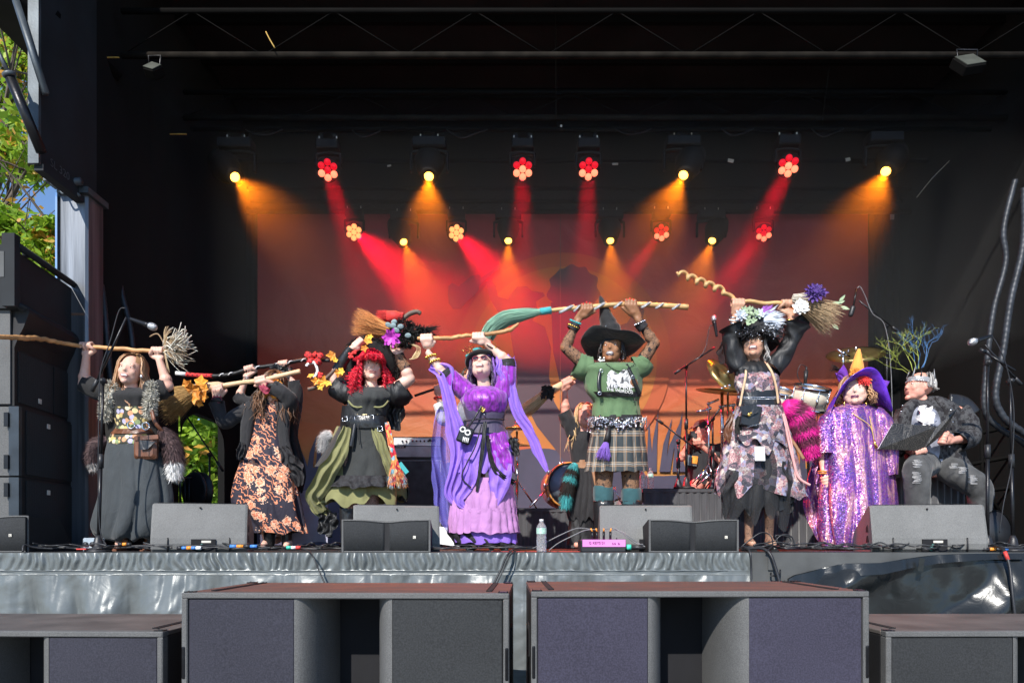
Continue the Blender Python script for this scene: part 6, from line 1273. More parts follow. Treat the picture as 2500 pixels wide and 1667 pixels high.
# woman behind, black wrapped stick
f = Fig('woman in black shawl and flower hat half hidden behind the coral floral dress', 690, 1332, 6.35, 66, 'skin_fair'); t = f.t
f.hd(680, 932, yaw=10, pitch=-6); f.face(eyes=True)
f.torso((684, 968, 0), (690, 1005, 0), (694, 1090, 0), (36, 30, 38), sh=[(640, 985, 0), (720, 980, 0)])
f.arm((640, 990, 0), (582, 972, -8), (603, 920, -12)); f.arm((720, 985, 0), (722, 945, -6), (700, 912, -12)); f.grip((603, 920, -12), (609, 900, -12), (1, 0, .25), 4.5, thumb=1); f.grip((700, 912, -12), (692, 888, -12), (1, 0, .15), 4.5, thumb=-1)
f.leg((680, 1095, 0), (676, 1200, 0), (680, 1310, 0)); f.leg((708, 1095, 0), (714, 1200, 0), (716, 1310, 0)); f.body()
f.sleeve('sleeve', [(642, 990, 0), (600, 982, -6), (578, 966, -9)], [19, 16, 15], 'shirt_black', .1); f.sleeve('sleeve', [(716, 1000, 0), (722, 960, -4), (716, 930, -9)], [20, 17, 14], 'shirt_black', .1)
f.sil('dress', [(962, 660, 712), (990, 640, 736), (1050, 655, 728), (1100, 660, 728), (1200, 650, 738), (1300, 640, 748)], 'shirt_black', .6, folds=(8, .08, 1), seed=3)
f.sil('lace_shawl', [(1030, 690, 724), (1070, 688, 728), (1120, 690, 740), (1160, 700, 745), (1200, 715, 738)], 'lace_black', 1.0, zc=-20, folds=(7, .30, .8), hem=14, seed=5)
m = MB(); rs = random.Random(8); [flower(m, f.L(rs.uniform(-.3, .4), rs.uniform(-.45, -.1), rs.uniform(.28, .5)), .07, 6, rs, 3, (rs.uniform(-.4, .4), -1, .4)) for _ in range(6)]; m.build('flower_hat', MATS['black_satin'], t)
f.hair('hair_dark', 50, .8, .15, w_=.03)
for x, y in ((602, 925), (701, 917)): m = MB(); [m.tube([f.pt(x + 8 * math.cos(a), y + dy + 3 * math.sin(a), -12 + 8 * math.sin(a)) for a in np.linspace(0, 6.283, 13)], .004, 5) for dy in (-3, 1, 5)]; m.build('bracelet', MATS['silver'], t)
b = pole('wrapped_stick', 'black stick with white tip, red checked grip and tartan bow above the coral dress', [(430, 911, -12), (520, 918, -12), (570, 912, -12), (609, 900, -12), (650, 894, -12), (692, 888, -12), (730, 880, -12), (760, 878, -12), (805, 880, -12)], f.d, f.k, [4.5, 5, 4.6, 4.6, 4.6, 4.6, 4.6, 4.4, 4], 'black_satin')
m = MB(); m.tube([P(430, 911, f.d - 12 * f.k), P(455, 914, f.d - 12 * f.k)], 5.3 * f.k, 10); m.build('white_tip', MATS['white_cotton'], b)
def f_check(t):
 c = N(t, 'TexCoord'); s = N(t, 'SeparateXYZ'); t.links.new(c.outputs['Object'], s.inputs[0]); k = math_(t, 'MULTIPLY', math_(t, 'SINE', math_(t, 'MULTIPLY', s.outputs[0], 150.)), math_(t, 'SINE', math_(t, 'MULTIPLY', s.outputs[2], 150.))); return ramp(t, k, [(.4, (.60, .03, .03)), (.5, (.10, .01, .012))])
pat('red_check', f_check)
m = MB(); m.tube(spline([P(455, 914, f.d - 12 * f.k), P(486, 917, f.d - 12 * f.k), P(519, 918, f.d - 12 * f.k)], 4), 5.8 * f.k, 10); m.build('checked_grip', MATS['red_check'], b)
m = MB(); rs = random.Random(2); q = f.d - 20 * f.k
for a, L_ in ((2.6, 26), (.5, 24), (3.6, 20), (5.6, 22), (1.6, 14)): m.tube([P(767, 875, q), P(767 + math.cos(a) * L_ * .6, 875 - math.sin(a) * L_ * .6, q - .03), P(767 + math.cos(a) * L_ * .9, 875 - math.sin(a) * L_ * .9, q), P(767 + math.cos(a) * L_, 875 - math.sin(a) * L_, q)], [(.004, .01), (.011, .032), (.009, .028), (.003, .012)], 10)
m.build('tartan_bow', MATS['red_check'], b)
m = MB(); m.tube(spline([P(768, 884, q - .02), P(775, 905, q - .02), P(766, 922, q - .02)], 4), [(.004, .014)] * 9, 5); m.tube(spline([P(768, 884, q - .02), P(752, 888, q - .02), P(748, 894, q - .02)], 4), [(.004, .014)] * 9, 5); m.build('ribbon_end', MATS['white_cotton'], b)
m = MB()
for x in (540, 562, 628, 672, 708, 740): y = np.interp(x, [520, 570, 609, 650, 692, 730, 760], [918, 912, 900, 894, 888, 880, 878]); m.tube([P(x - 5, y + 3, f.d - 17 * f.k), P(x, y - 3, f.d - 18 * f.k), P(x + 6, y - 4, f.d - 16 * f.k)], .006, 5)
m.build('white_moons', MATS['white_cotton'], b)
# woman in coral floral dress
f = Fig('woman in black cardigan and coral floral dress, face hidden behind her raised sleeve', 650, 1338, 6.0, 74, 'skin_fair'); t = f.t
f.hd(668, 946, yaw=-8, pitch=-14, roll=10); f.face()
f.torso((660, 985, 0), (650, 1020, 0), (640, 1100, 0), (42, 34, 42), sh=[(602, 1000, 0), (700, 995, 0)])
f.arm((600, 1000, 0), (548, 1030, -4), (530, 975, -10)); f.arm((700, 995, -4), (706, 972, -26), (672, 942, -34)); f.grip((530, 975, -10), (534, 948, -12), (1, 0, .22), 5.5, thumb=1, back=-1); f.grip((660, 938, -34), (638, 928, -34), (1, 0, .22), 5.5, back=-1, thumb=-1)
f.leg((628, 1105, 0), (620, 1210, 0), (650, 1318, 0)); f.leg((660, 1105, 0), (690, 1210, 0), (705, 1318, 0)); f.body()
f.sleeve('sleeve', [(606, 1000, 0), (575, 1018, -3), (548, 1032, -4), (536, 1008, -7), (528, 982, -10)], [19, 17, 16, 15, 19], 'shirt_black', .10); f.sleeve('sleeve', [(698, 1000, 0), (708, 978, -22), (690, 958, -34), (668, 946, -36)], [20, 19, 17, 18], 'shirt_black', .12)
m = MB(); [m.tube([f.pt(x + 14 * math.cos(a) * (1 + .2 * math.sin(5 * a)), y + 9 * math.sin(a), z + 14 * math.sin(a)) for a in np.linspace(0, 6.283, 25)], [(4 * f.k, 6 * f.k)] * 25, 6) for x, y, z in ((529, 984, -10), (668, 948, -36))]; m.build('ruffled_cuff', MATS['black_satin'], t)
f.drape('wrist_petal', [(534, 960, -18), (530, 972, -22), (540, 980, -22)], [6, 12, 4], 'burgundy'); f.drape('wrist_petal', [(636, 936, -42), (650, 946, -46), (668, 940, -44)], [8, 14, 5], 'burgundy')
f.hair('hair_brown', 170, 1.25, .38, w_=.032, front=40, jit=.16, vol=1.06, curl=.035, turns=2.2)
f.sil('dress', [(968, 642, 684), (982, 628, 688), (1010, 612, 690), (1050, 607, 686), (1085, 598, 694), (1130, 584, 712), (1180, 568, 722), (1225, 562, 732), (1265, 580, 740), (1300, 608, 750)], 'coral_floral', .60, folds=(7, .10, 1.2), hem=8, seg=130, seed=3, dens=8)
for xs_ in (((980, 600, 640), (1030, 588, 622), (1080, 586, 612), (1118, 578, 602)), ((980, 668, 706), (1030, 676, 708), (1080, 680, 708), (1130, 684, 724))): f.sil('cardigan_front', [(y, a, b_) for y, a, b_ in xs_], 'shirt_black', .9, zc=-12, folds=(5, .10, .7), hem=6, seg=60)
f.sil('cardigan_back', [(978, 606, 704), (1020, 596, 706), (1080, 592, 706), (1125, 590, 712)], 'shirt_black', .55, zc=10, folds=(7, .04, 1))
f.drape('lace_trim', [(690, 1090, -30), (704, 1120, -30), (722, 1150, -24), (732, 1185, -18)], [10, 18, 20, 8], 'lace_black', .4); f.drape('lace_trim', [(592, 1080, -26), (588, 1100, -26), (582, 1122, -22)], [6, 11, 5], 'lace_black', .4)
f.boot(658, 1338, 'leather_black', top=1300, r=13); f.boot(700, 1334, 'leather_black', top=1300, r=12)
m = MB(); rs = random.Random(3)
for k in range(16): mleaf(m, f.L(rs.uniform(-.25, .25), -.46, rs.uniform(-.28, .30)), .035, rs)
m.build('leaf_mask', MATS['orange_leaf'], t)
b = pole('straw_broom', 'straw broom with orange maple leaves bound at its neck, left of the floral dress', [(480, 948, -12), (534, 943, -12), (590, 934, -14), (638, 928, -34), (690, 916, -34), (733, 906, -34)], f.d, f.k, [6, 6, 5.6, 5.6, 5.6, 5.6], 'wood_pale')
q = f.d - 12 * f.k; d1 = (P(400, 985, q) - P(505, 945, q))
m = MB(); bristles(m, P(500, 946, q), d1, .40, .035, .15, 620, 3, .10, .0022); m.build('bristles', MATS['bristle_straw'], b)
m = MB(); m.tube([P(470, 955, q), P(500, 947, q), P(535, 941, q), P(545, 940, q)], [.055, .048, .035, .02], 14, fn=lambda a, th: 1 + .06 * math.sin(a * 90)); m.build('binding', MATS['rope_tan'], b)
m = MB(); rs = random.Random(6)
for x, y, r in ((468, 952, 26), (490, 935, 22), (478, 970, 26), (498, 970, 20), (455, 940, 18), (485, 985, 16), (500, 950, 16)): mleaf(m, P(x, y, q - .07), r * f.k, rs)
m.build('maple_leaves', MATS['orange_leaf'], b)
# red curls, black and olive dress
f = Fig('woman with bright red curls, furry black hat and black and olive ruffled dress', 880, 1335, 5.75, 78, 'skin_pale'); t = f.t
f.hd(907, 898, yaw=5, pitch=4, roll=2, jaw=1.15, wide=1.04); f.face('lip_pink', 0)
f.torso((906, 945, 0), (900, 980, 0), (890, 1050, 0), (50, 42, 50), sh=[(846, 958, 0), (958, 956, 0)])
for q in (878, 922): f.B.ell(f.pt(q, 968, -16), (22 * f.k, 16 * f.k, 18 * f.k))
f.arm((846, 958, 0), (814, 925, -6), (853, 858, -16), 1.18); f.arm((958, 956, 0), (1000, 925, -4), (975, 866, -14), 1.2); f.grip((856, 856, -16), (875, 838, -16), (.75, 0, .66), 4, back=-1, thumb=1); f.grip((975, 866, -14), (972, 838, -14), (1, 0, .1), 6, thumb=-1)
f.leg((866, 1060, 0), (852, 1190, -4), (850, 1300, 0), 1.2); f.leg((912, 1060, 0), (906, 1190, 0), (900, 1300, 0), 1.2)
f.region((866, 1090, 0), (850, 1300, 0), 34, 1); f.region((912, 1090, 0), (900, 1300, 0), 34, 1); f.body(('net_tights',))
f.hair('hair_red_wig', 185, 1.15, .55, w_=.024, curl=.055, turns=7, front=46, jit=.10, vol=1.12, bangs=.14)
m = MB(); R = rotm(-52, 4, 0); c = f.L(0, .26, .16); k = f.k   # brim seen from below, tilted back
m.lathe([(r * k, z * k) for r, z in ((24, 0), (40, -2), (56, 1), (64, 6), (66, 8), (60, 9), (40, 4), (24, 6))], c, R, 40, (False, False)); m.lathe([(25 * k, 0), (24 * k, 22 * k), (14 * k, 30 * k), (.001, 32 * k)], c, R, 24)
hat = m.build('witch_hat', MATS['velour_black'], t); m = MB()
for _ in range(1700):
 a = f.rs.uniform(0, 6.283); r_ = f.rs.choice((1, 1, .9)) * 66; p = c + R @ Vector((math.cos(a) * r_ * k, math.sin(a) * r_ * k, 7 * k)); e = R @ Vector((math.cos(a) + f.rs.gauss(0, .6), math.sin(a) + f.rs.gauss(0, .6), f.rs.gauss(0, .8))).normalized() * .035; s_ = e.cross(Vector((0, 1, .2))).normalized() * .004; m.add([p - s_, p + s_, p + e], [(0, 1, 2)], smooth=False)
m.build('furry_trim', MATS['fur_black'], hat)
f.sil('bodice', [(944, 872, 938, -4, .8), (954, 854, 952, -4, .9), (970, 846, 956, -6, .95), (990, 848, 950, -4, .85), (1012, 845, 945, -4, .74)], 'charcoal_cotton', .72, zc=-4, folds=(14, .035, .3), seed=3)
f.sil('under_bodice', [(990, 836, 950), (1020, 832, 948), (1050, 830, 950)], 'black_satin', .66, zc=0, folds=(9, .02, 0))
for q in (876, 924): m = MB(); m.tube(spline([f.pt(q - 26, 978, -34), f.pt(q - 12, 992, -44), f.pt(q + 10, 992, -44), f.pt(q + 24, 978, -34)], 5), [(1.2 * k, 2.2 * k)] * 16, 8); m.build('cup_band', MATS['olive_cotton'], t)
f.sleeve('puff_sleeve', [(856, 962, 0), (836, 955, -2), (812, 940, -6)], [26, 28, 23], 'black_satin', .16); f.sleeve('puff_sleeve', [(948, 960, 0), (972, 962, -2), (992, 948, -4)], [26, 30, 26], 'black_satin', .16); f.drape('sleeve_fall', [(968, 975, 8), (966, 1010, 10), (962, 1050, 12)], [22, 20, 14], 'black_satin', .2)
f.sleeve('leather_bracer', [(858, 850, -16), (838, 880, -12), (824, 906, -9)], [12, 14, 15], 'leather_black', .02); f.sleeve('lace_bracer', [(974, 864, -14), (982, 885, -10), (990, 898, -8)], [11, 14, 15], 'lace_on_brown', .02)
f.sil('sequin_sash', [(984, 852, 940), (1000, 850, 938), (1012, 846, 940)], 'gold_sequin', .75, zc=-6, folds=(9, .02, 0)); f.sil('leather_belt', [(1014, 836, 945), (1028, 832, 948), (1044, 836, 948)], 'leather_black', .72, zc=-5, folds=(5, .01, 0))
for x, y in ((842, 1022), (872, 1020), (906, 1018), (928, 1046)): m = MB(); m.tube([f.pt(x - 6, y - 5, -42), f.pt(x + 6, y - 5, -43), f.pt(x + 6, y + 6, -43), f.pt(x - 6, y + 6, -42), f.pt(x - 6, y - 5, -42)], .0035, 5); m.build('buckle', MATS['silver'], t)
f.strap('belt_tail', [(866, 1034, -42), (862, 1060, -46), (856, 1090, -48)], 5, 'leather_black'); f.strap('lacing', [(876, 1034, -44), (874, 1060, -48), (878, 1084, -50)], 1.2, 'black_satin')
f.sil('skirt_back', [(1040, 822, 952), (1080, 806, 960), (1130, 790, 968), (1180, 776, 984), (1222, 768, 988)], 'olive_cotton', .62, zc=26, folds=(8, .10, 1), hem=24, seg=120, seed=9)
f.sil('side_panel', [(1040, 828, 852), (1080, 806, 852), (1120, 780, 850), (1138, 768, 852)], 'charcoal_cotton', 1.1, zc=8, folds=(3, .05, 1), seg=50)
f.sil('skirt', [(1040, 834, 948), (1075, 836, 950), (1110, 832, 952), (1145, 828, 954), (1172, 824, 956)], 'charcoal_cotton', .70, folds=(7, .07, 1.2), hem=5, seg=110, seed=4, dens=7)
f.sil('petticoat', [(1160, 812, 962), (1176, 802, 972), (1188, 796, 976)], 'lace_black', .72, folds=(16, .10, .5), hem=4, seg=120)
f.drape('olive_ruffle', [(848, 1042, -36), (838, 1080, -44), (824, 1115, -50), (800, 1150, -46), (782, 1185, -30), (765, 1215, -10), (785, 1250, 10)], [10, 17, 18, 22, 22, 20, 12], 'olive_cotton', .34, flat=.22); f.drape('olive_ruffle', [(914, 1042, -38), (928, 1080, -46), (942, 1115, -44), (956, 1150, -38), (972, 1185, -24)], [8, 13, 12, 13, 12], 'olive_cotton', .36, flat=.22)
f.drape('olive_hem', [(800, 1165, 10), (790, 1205, 14), (775, 1235, 20), (800, 1258, 24)], [26, 24, 20, 12], 'olive_cotton', .22); f.drape('olive_hem', [(960, 1170, 14), (968, 1190, 16), (945, 1215, 20)], [22, 22, 18], 'olive_cotton', .22)
f.drape('black_ruffle', [(800, 1250, 16), (800, 1275, 14), (790, 1305, 16)], [20, 24, 18], 'black_satin', .3); f.drape('black_ruffle', [(975, 1180, 20), (985, 1200, 20), (978, 1222, 20)], [14, 18, 12], 'black_satin', .35)
f.drape('braided_yarn', [(944, 1030, -44), (950, 1060, -50), (956, 1090, -52), (962, 1120, -50)], [5, 7, 7, 7], 'mixed_yarn', .3); m = MB(); bristles(m, f.pt(962, 1112, -50), (.12, 0, -1), .26, .012, .085, 170, 5, 0, .0035); m.build('yarn_fringe', MATS['mixed_yarn'], t)
m = MB(); m.box(f.pt(985, 1142, -52), (5 * k, .004, 15 * k), rotm(0, -38, 0)); m.build('blue_tag', MATS['turquoise'], t)
furtube('fur_tail', t, [f.pt(812, 1060, 26), f.pt(796, 1070, 28), f.pt(788, 1095, 28)], [.05, .07, .03], [(1, 'fur_grey')], 1600, .04, 'pale grey fur tail at the back', 6)
f.boot(850, 1336, top=1236, r=19); f.boot(906, 1336, top=1240, r=18)
b = pole('leafy_twig', 'leafy stick with orange maple leaves gripped in the red haired woman\'s right fist', [(752, 950, -18), (775, 942, -18), (815, 905, -20), (850, 870, -20), (875, 838, -16), (892, 818, -16)], f.d, k, [4.5, 4.5, 4, 4, 3.6, 2.4], 'wood_dark', cat='stick'); m = MB(); rs = random.Random(5)
for x, y, r in ((790, 932, 20), (772, 930, 14), (812, 868, 17), (826, 908, 15), (897, 832, 17), (889, 848, 13), (760, 918, 13)): mleaf(m, P(x, y, f.d - .14), r * k, rs)
m.build('maple_leaves', MATS['orange_leaf'], b); m = MB()
for x, y, r in ((800, 934, 14), (835, 905, 13), (903, 820, 10), (780, 943, 12), (818, 880, 10)): mleaf(m, P(x, y, f.d - .155), r * k, rs)
m.build('yellow_leaves', MATS['yellow_leaf'], b); m = MB(); [m.ell(P(x + rs.uniform(-5, 5), y + rs.uniform(-5, 5), f.d - .15), .011) for x, y in ((782, 915), (864, 862), (858, 868)) for _ in range(6)]; m.build('red_berries', MATS['red_cloth'], b)
q = f.d - 14 * k
b = pole('decorated_broom', 'broom with orange bristles, black tulle, grey leaves and a magenta flower above the red curls', [(960, 812, -14), (972, 835, -14), (1000, 830, -14), (1050, 815, -14)], f.d, k, [5, 6, 5, 2], 'wood_dark')
m = MB(); bristles(m, P(952, 810, q), P(870, 785, q) - P(952, 810, q), .30, .05, .115, 420, 8, .0, .0024); m.build('bristles', MATS['bristle_orange'], b)
m = MB(); rs = random.Random(15)
for x, y, r in ((985, 800, .07), (1010, 812, .07), (960, 820, .05), (990, 830, .06), (1030, 815, .05)): furpatch(m, P(x, y, q - .02), (r, r * .8, r * .7), 420, .045, rs)
m.build('black_tulle', MATS['fur_black'], b); m = MB()
for _ in range(90): a = rs.uniform(-.35, .55); p0 = P(1020, 812, q); e = p0 + Vector((math.cos(a), rs.uniform(-.2, .2), math.sin(a))) * rs.uniform(.08, .20); m.tube([p0, e], [.003, .001], 3)
m.build('dark_twigs', MATS['fur_black'], b); m = MB()
for x, y in ((948, 793), (962, 786), (960, 795), (978, 797), (996, 819), (968, 806)): m.ell(P(x, y, q - .10), (.026, .006, .020), rotm(20, rs.uniform(-40, 40), 0), 12, 8)
m.build('grey_leaves', MATS['grey_leaf'], b); m = MB(); flower(m, P(957, 824, q - .12), .085, 7, rs, 2, (-.2, -1, -.3)); m.build('magenta_flower', MATS['magenta_petal'], b)
m = MB(); [m.tube(spline([P(1000 + 3 * j, 840, q - .05), P(1018 + j * 3, 850, q - .07), P(1008 + j * 4, 872, q - .06), P(999 + j, 877, q - .06)], 4), [.002] * 6 + [.008] * 3 + [.003] * 4, 4) for j in range(4)]; m.build('pale_feathers', MATS['bristle_pale'], b)
b = pole('red_wrapped_broom', 'small red wrapped broom with a crooked dark handle behind the orange bristles', [(984, 778, 20), (1000, 766, 20), (1018, 761, 20), (1027, 766, 20)], f.d, k, [5, 6, 6, 4.5], 'wood_dark'); m = MB(); bristles(m, P(985, 775, f.d + 20 * k), P(910, 772, f.d + 20 * k) - P(985, 775, f.d + 20 * k), .22, .04, .05, 300, 9, .0, .003); m.tube([P(984, 775, f.d + 18 * k), P(965, 773, f.d + 18 * k), P(945, 772, f.d + 18 * k)], [.03, .05, .045], 12); m.build('red_bristles', MATS['red_cloth'], b)
# arm with tattoo behind the purple woman
f = Fig('person mostly hidden behind the purple dress, white sleeved arm holding a dark stick', 1130, 1330, 6.15, 66, 'skin_fair'); t = f.t
f.hd(1150, 930, 0); f.torso((1148, 975, 0), (1150, 1005, 0), (1152, 1080, 0), (34, 30, 34), sh=[(1115, 1010, 0)]); f.arm((1115, 1012, 0), (1082, 1020, -8), (1070, 962, -12)); f.grip((1070, 962, -12), (1072, 946, -12), (1, 0, .28), 4, back=-1, thumb=1)
f.leg((1142, 1085, 0), (1140, 1200, 0), (1138, 1315, 0)); f.leg((1166, 1085, 0), (1168, 1200, 0), (1168, 1315, 0)); f.body()
f.sleeve('striped_sleeve', [(1118, 1018, 0), (1084, 1024, -8), (1076, 1000, -10), (1070, 984, -11)], [18, 17, 14, 13], 'white_cotton', .08); f.sil('shirt', [(975, 1125, 1175), (1010, 1112, 1190), (1100, 1120, 1186)], 'grey_print'); f.sil('trousers', [(1095, 1120, 1186), (1200, 1122, 1184), (1325, 1126, 1180)], 'shirt_black'); f.hair('hair_dark', 50, .5, .1, w_=.03)
m = MB(); m.tube([f.pt(1070 + 10 * math.cos(a), 972 + 3 * math.sin(a), -11 + 10 * math.sin(a)) for a in np.linspace(0, 6.283, 15)], .008, 6); m.build('red_wristband', MATS['red_cloth'], t)
pole('dark_staff', 'thin dark staff with a silver end behind the purple woman\'s shoulder', [(1012, 966, -12), (1072, 946, -12), (1150, 922, -12), (1170, 916, -12)], f.d, f.k, [3.2, 3.2, 3.2, 3.2], 'black_satin', cat='staff')
# purple woman
f = Fig('laughing woman in purple velvet and layered lilac skirts with sunglasses and dark hat', 1180, 1338, 5.45, 82, 'skin_pale'); t = f.t; k = f.k
f.hd(1178, 898, yaw=-14, pitch=26, roll=-4, jaw=1.05); f.face('lip_pink', 1.2, eyes=False, brow=None, shades='burgundy')
f.torso((1184, 950, 0), (1182, 985, 0), (1184, 1060, 0), (48, 40, 46), sh=[(1135, 958, 0), (1232, 955, 0)])
for q in (1160, 1206): f.B.ell(f.pt(q, 978, -12), (22 * k, 18 * k, 20 * k))
f.arm((1135, 956, 0), (1083, 912, -8), (1046, 862, -14), 1.05); f.arm((1232, 955, 0), (1238, 882, -8), (1188, 840, -14), 1.05); f.grip((1044, 850, -14), (1042, 826, -14), (1, 0, .05), 5, back=-1, thumb=1); f.grip((1188, 840, -14), (1168, 822, -14), (1, 0, .05), 5, back=-1, thumb=-1)
f.leg((1160, 1070, 0), (1158, 1200, 0), (1160, 1315, 0)); f.leg((1208, 1070, 0), (1215, 1200, 0), (1222, 1315, 0)); f.body()
f.hair('hair_purple', 95, .95, .16, w_=.030, front=66, jit=.05, vol=1.02, top=False); f.hair('hair_black_purple', 70, 1.35, .12, w_=.032, front=60, jit=.05, curl=.03, turns=2.5, name='long_locks', top=False, vol=1.0)
m = MB(); c = f.L(0, .10, .30); R = f.R @ rotm(-4, 0, 0); m.lathe([(a_ * k, z * k) for a_, z in ((30, -2), (42, -5), (46, -2), (44, 2), (31, 4), (30, 18), (24, 26), (.01, 28))], c, R, 36); hat = m.build('hat', MATS['velour_black'], t)
m = MB(); m.ell(c + R @ Vector((-8 * k, -34 * k, 12 * k)), (13 * k, 5 * k, 6 * k), R); m.ell(c + R @ Vector((-30 * k, -20 * k, 8 * k)), (12 * k, 5 * k, 5 * k), R); m.build('teal_feather', MATS['turquoise'], hat); m = MB(); rs = random.Random(6)
for _ in range(40): p = c + R @ Vector((rs.uniform(-40, 40) * k, rs.uniform(-40, -10) * k, rs.uniform(0, 18) * k)); m.tube([p, p + Vector((rs.gauss(0, 7) * k, -3 * k, rs.uniform(2, 14) * k))], .0016, 3); (m.ell(p, .007) if rs.random() < .5 else None)
m.build('beads_and_wires', MATS['gold'], hat, kind='stuff')
f.sil('velvet_top', [(942, 1158, 1212, -3, .7), (955, 1130, 1238, -4, .8), (975, 1124, 1242, -5, .86), (995, 1132, 1238, -4, .78), (1006, 1136, 1234, -3, .7)], 'velvet_purple', .68, zc=-3, folds=(12, .03, .2), seed=2)
f.sleeve('velvet_sleeve', [(1146, 962, 0), (1120, 942, -4), (1096, 918, -8)], [26, 24, 20], 'velvet_purple', .10); f.sleeve('velvet_sleeve', [(1222, 968, 0), (1236, 930, -4), (1240, 895, -8)], [26, 24, 20], 'velvet_purple', .10)
f.sleeve('black_cuff', [(1098, 922, -8), (1086, 906, -9)], [19, 17], 'lace_black', .08); f.sleeve('black_cuff', [(1240, 896, -8), (1238, 878, -9)], [19, 17], 'lace_black', .08)
f.drape('sleeve_streamer', [(1050, 895, -10), (1082, 910, -22), (1090, 950, -26), (1100, 1000, -28), (1112, 1050, -30), (1120, 1100, -30), (1110, 1150, -28), (1098, 1205, -20), (1118, 1235, -18)], [8, 24, 14, 15, 22, 20, 16, 12, 4], 'lavender_chiffon', .5, flat=.16); f.drape('sleeve_streamer', [(1240, 868, -6), (1236, 900, -18), (1246, 950, -20), (1262, 1000, -20), (1290, 1050, -20), (1312, 1100, -20), (1336, 1150, -20)], [18, 24, 15, 13, 14, 12, 4], 'lavender_chiffon', .5, flat=.16)
f.drape('sleeve_gather', [(1218, 868, -16), (1228, 900, -24), (1236, 940, -24)], [6, 16, 8], 'lavender_chiffon', .3); f.drape('sheer_veil', [(1080, 1000, 24), (1076, 1080, 26), (1082, 1160, 26), (1090, 1240, 22), (1108, 1300, 18)], [14, 26, 28, 30, 14], 'tulle_purple', .3)
f.sil('corset', [(992, 1130, 1236), (1010, 1134, 1234), (1030, 1140, 1230), (1045, 1136, 1234), (1056, 1132, 1238)], 'corset_purple', .66, zc=-4, folds=(10, .008, 0));
f.strap('corset_lace', [(1134, 1028, -24), (1180, 1022, -44), (1232, 1024, -24)], 1.6, 'black_satin'); m = MB(); [m.ell(f.pt(1182, y, -42), .007) for y in (1000, 1012, 1022, 1034)]; m.build('corset_button', MATS['silver'], t)
m = MB(); m.tube([f.pt(1178 + 6 * math.cos(a), 996 + 9 * math.sin(a), -44) for a in np.linspace(0, 6.283, 15)], .004, 5); m.ell(f.pt(1178, 998, -44), (.012, .006, .02)); m.build('pendant', MATS['gold'], t)
f.sil('tiered_skirt', [(1180, 1112, 1252), (1230, 1100, 1258), (1270, 1096, 1262), (1298, 1094, 1264)], 'mauve_chiffon', .62, folds=(17, .075, .3), hem=5, seg=170, seed=5)
for j, (ya, yb, xa_, xb_) in enumerate(((1165, 1205, 1118, 1248), (1198, 1248, 1108, 1256), (1240, 1300, 1098, 1264))): f.sil('skirt_tier', [(ya, xa_ + 6, xb_ - 6), ((ya + yb) / 2, xa_, xb_), (yb, xa_ - 4, xb_ + 4)], 'mauve_chiffon', .66, zc=-2, folds=(21, .055, .5), hem=5, seg=190, seed=8 + j)
f.sil('under_skirt', [(1285, 1100, 1260), (1325, 1110, 1262)], 'lavender_chiffon', .6, folds=(13, .06, .5), hem=5, seg=140); f.sil('sparkling_hem', [(1300, 1090, 1240), (1322, 1108, 1262), (1334, 1125, 1262)], 'lace_black', .56, folds=(12, .08, .4), hem=4)
f.sil('over_skirt', [(1050, 1140, 1238), (1080, 1128, 1246), (1110, 1118, 1252), (1150, 1108, 1256)], 'lavender_chiffon', .66, folds=(11, .08, .8), seg=140, seed=2, hem=14)
f.drape('skirt_point', [(1222, 1130, -44), (1218, 1180, -48), (1208, 1240, -44)], [30, 26, 3], 'lavender_chiffon', .12, flat=.16); f.drape('skirt_point', [(1150, 1120, -44), (1142, 1170, -46), (1120, 1215, -44), (1134, 1240, -40)], [26, 22, 14, 4], 'lavender_chiffon', .25, flat=.2)
f.drape('velvet_panel', [(1212, 1056, -40), (1218, 1090, -44), (1228, 1125, -44), (1244, 1158, -36)], [18, 23, 25, 14], 'velvet_purple', .12, flat=.22)
f.drape('lace_trim', [(1190, 1062, -50), (1194, 1100, -52), (1206, 1140, -52), (1228, 1162, -48), (1256, 1178, -34)], [4, 5, 6, 6, 7], 'lace_black', .4, flat=.5)
f.drape('black_ribbon', [(1184, 1030, -48), (1180, 1080, -56), (1172, 1140, -54), (1164, 1200, -50)], [5, 5, 4, 3], 'black_satin', .15, flat=.25); f.strap('black_cord', [(1176, 1036, -48), (1160, 1090, -54), (1140, 1130, -54), (1128, 1165, -50), (1150, 1190, -48)], 1.8, 'black_satin')
f.strap('crossbody_strap', [(1196, 950, -34), (1176, 990, -46), (1152, 1030, -48), (1138, 1052, -46)], 2.5, 'leather_black'); m = MB(); m.bev(f.pt(1136, 1062, -50), (17 * k, 7 * k, 20 * k), .012, rotm(0, 22, 0)); bg_ = m.build('skull_bag', MATS['leather_black'], t)
m = MB();
for cx_, cy_, r_ in ((1130, 1048, 6), (1142, 1056, 6)): m.tube([f.pt(cx_ + r_ * math.cos(a), cy_ + r_ * math.sin(a), -58) for a in np.linspace(0, 6.283, 13)], .0065, 5)
for j in range(4): m.tube([f.pt(1132 + j * 4, 1066 + j, -58), f.pt(1130 + j * 4, 1078 + j, -58)], .0045, 4)
m.build('skull_pattern', MATS['white_petal'], bg_); f.drape('side_pouch', [(1248, 1068, -10), (1254, 1090, -10), (1262, 1112, -8)], [10, 14, 6], 'black_satin', .3)
f.boot(1152, 1340, top=1312, r=13, toe=(-8, -22)); f.boot(1230, 1340, top=1312, r=13, toe=(6, -22)); f.boot(1200, 1338, top=1316, r=8)
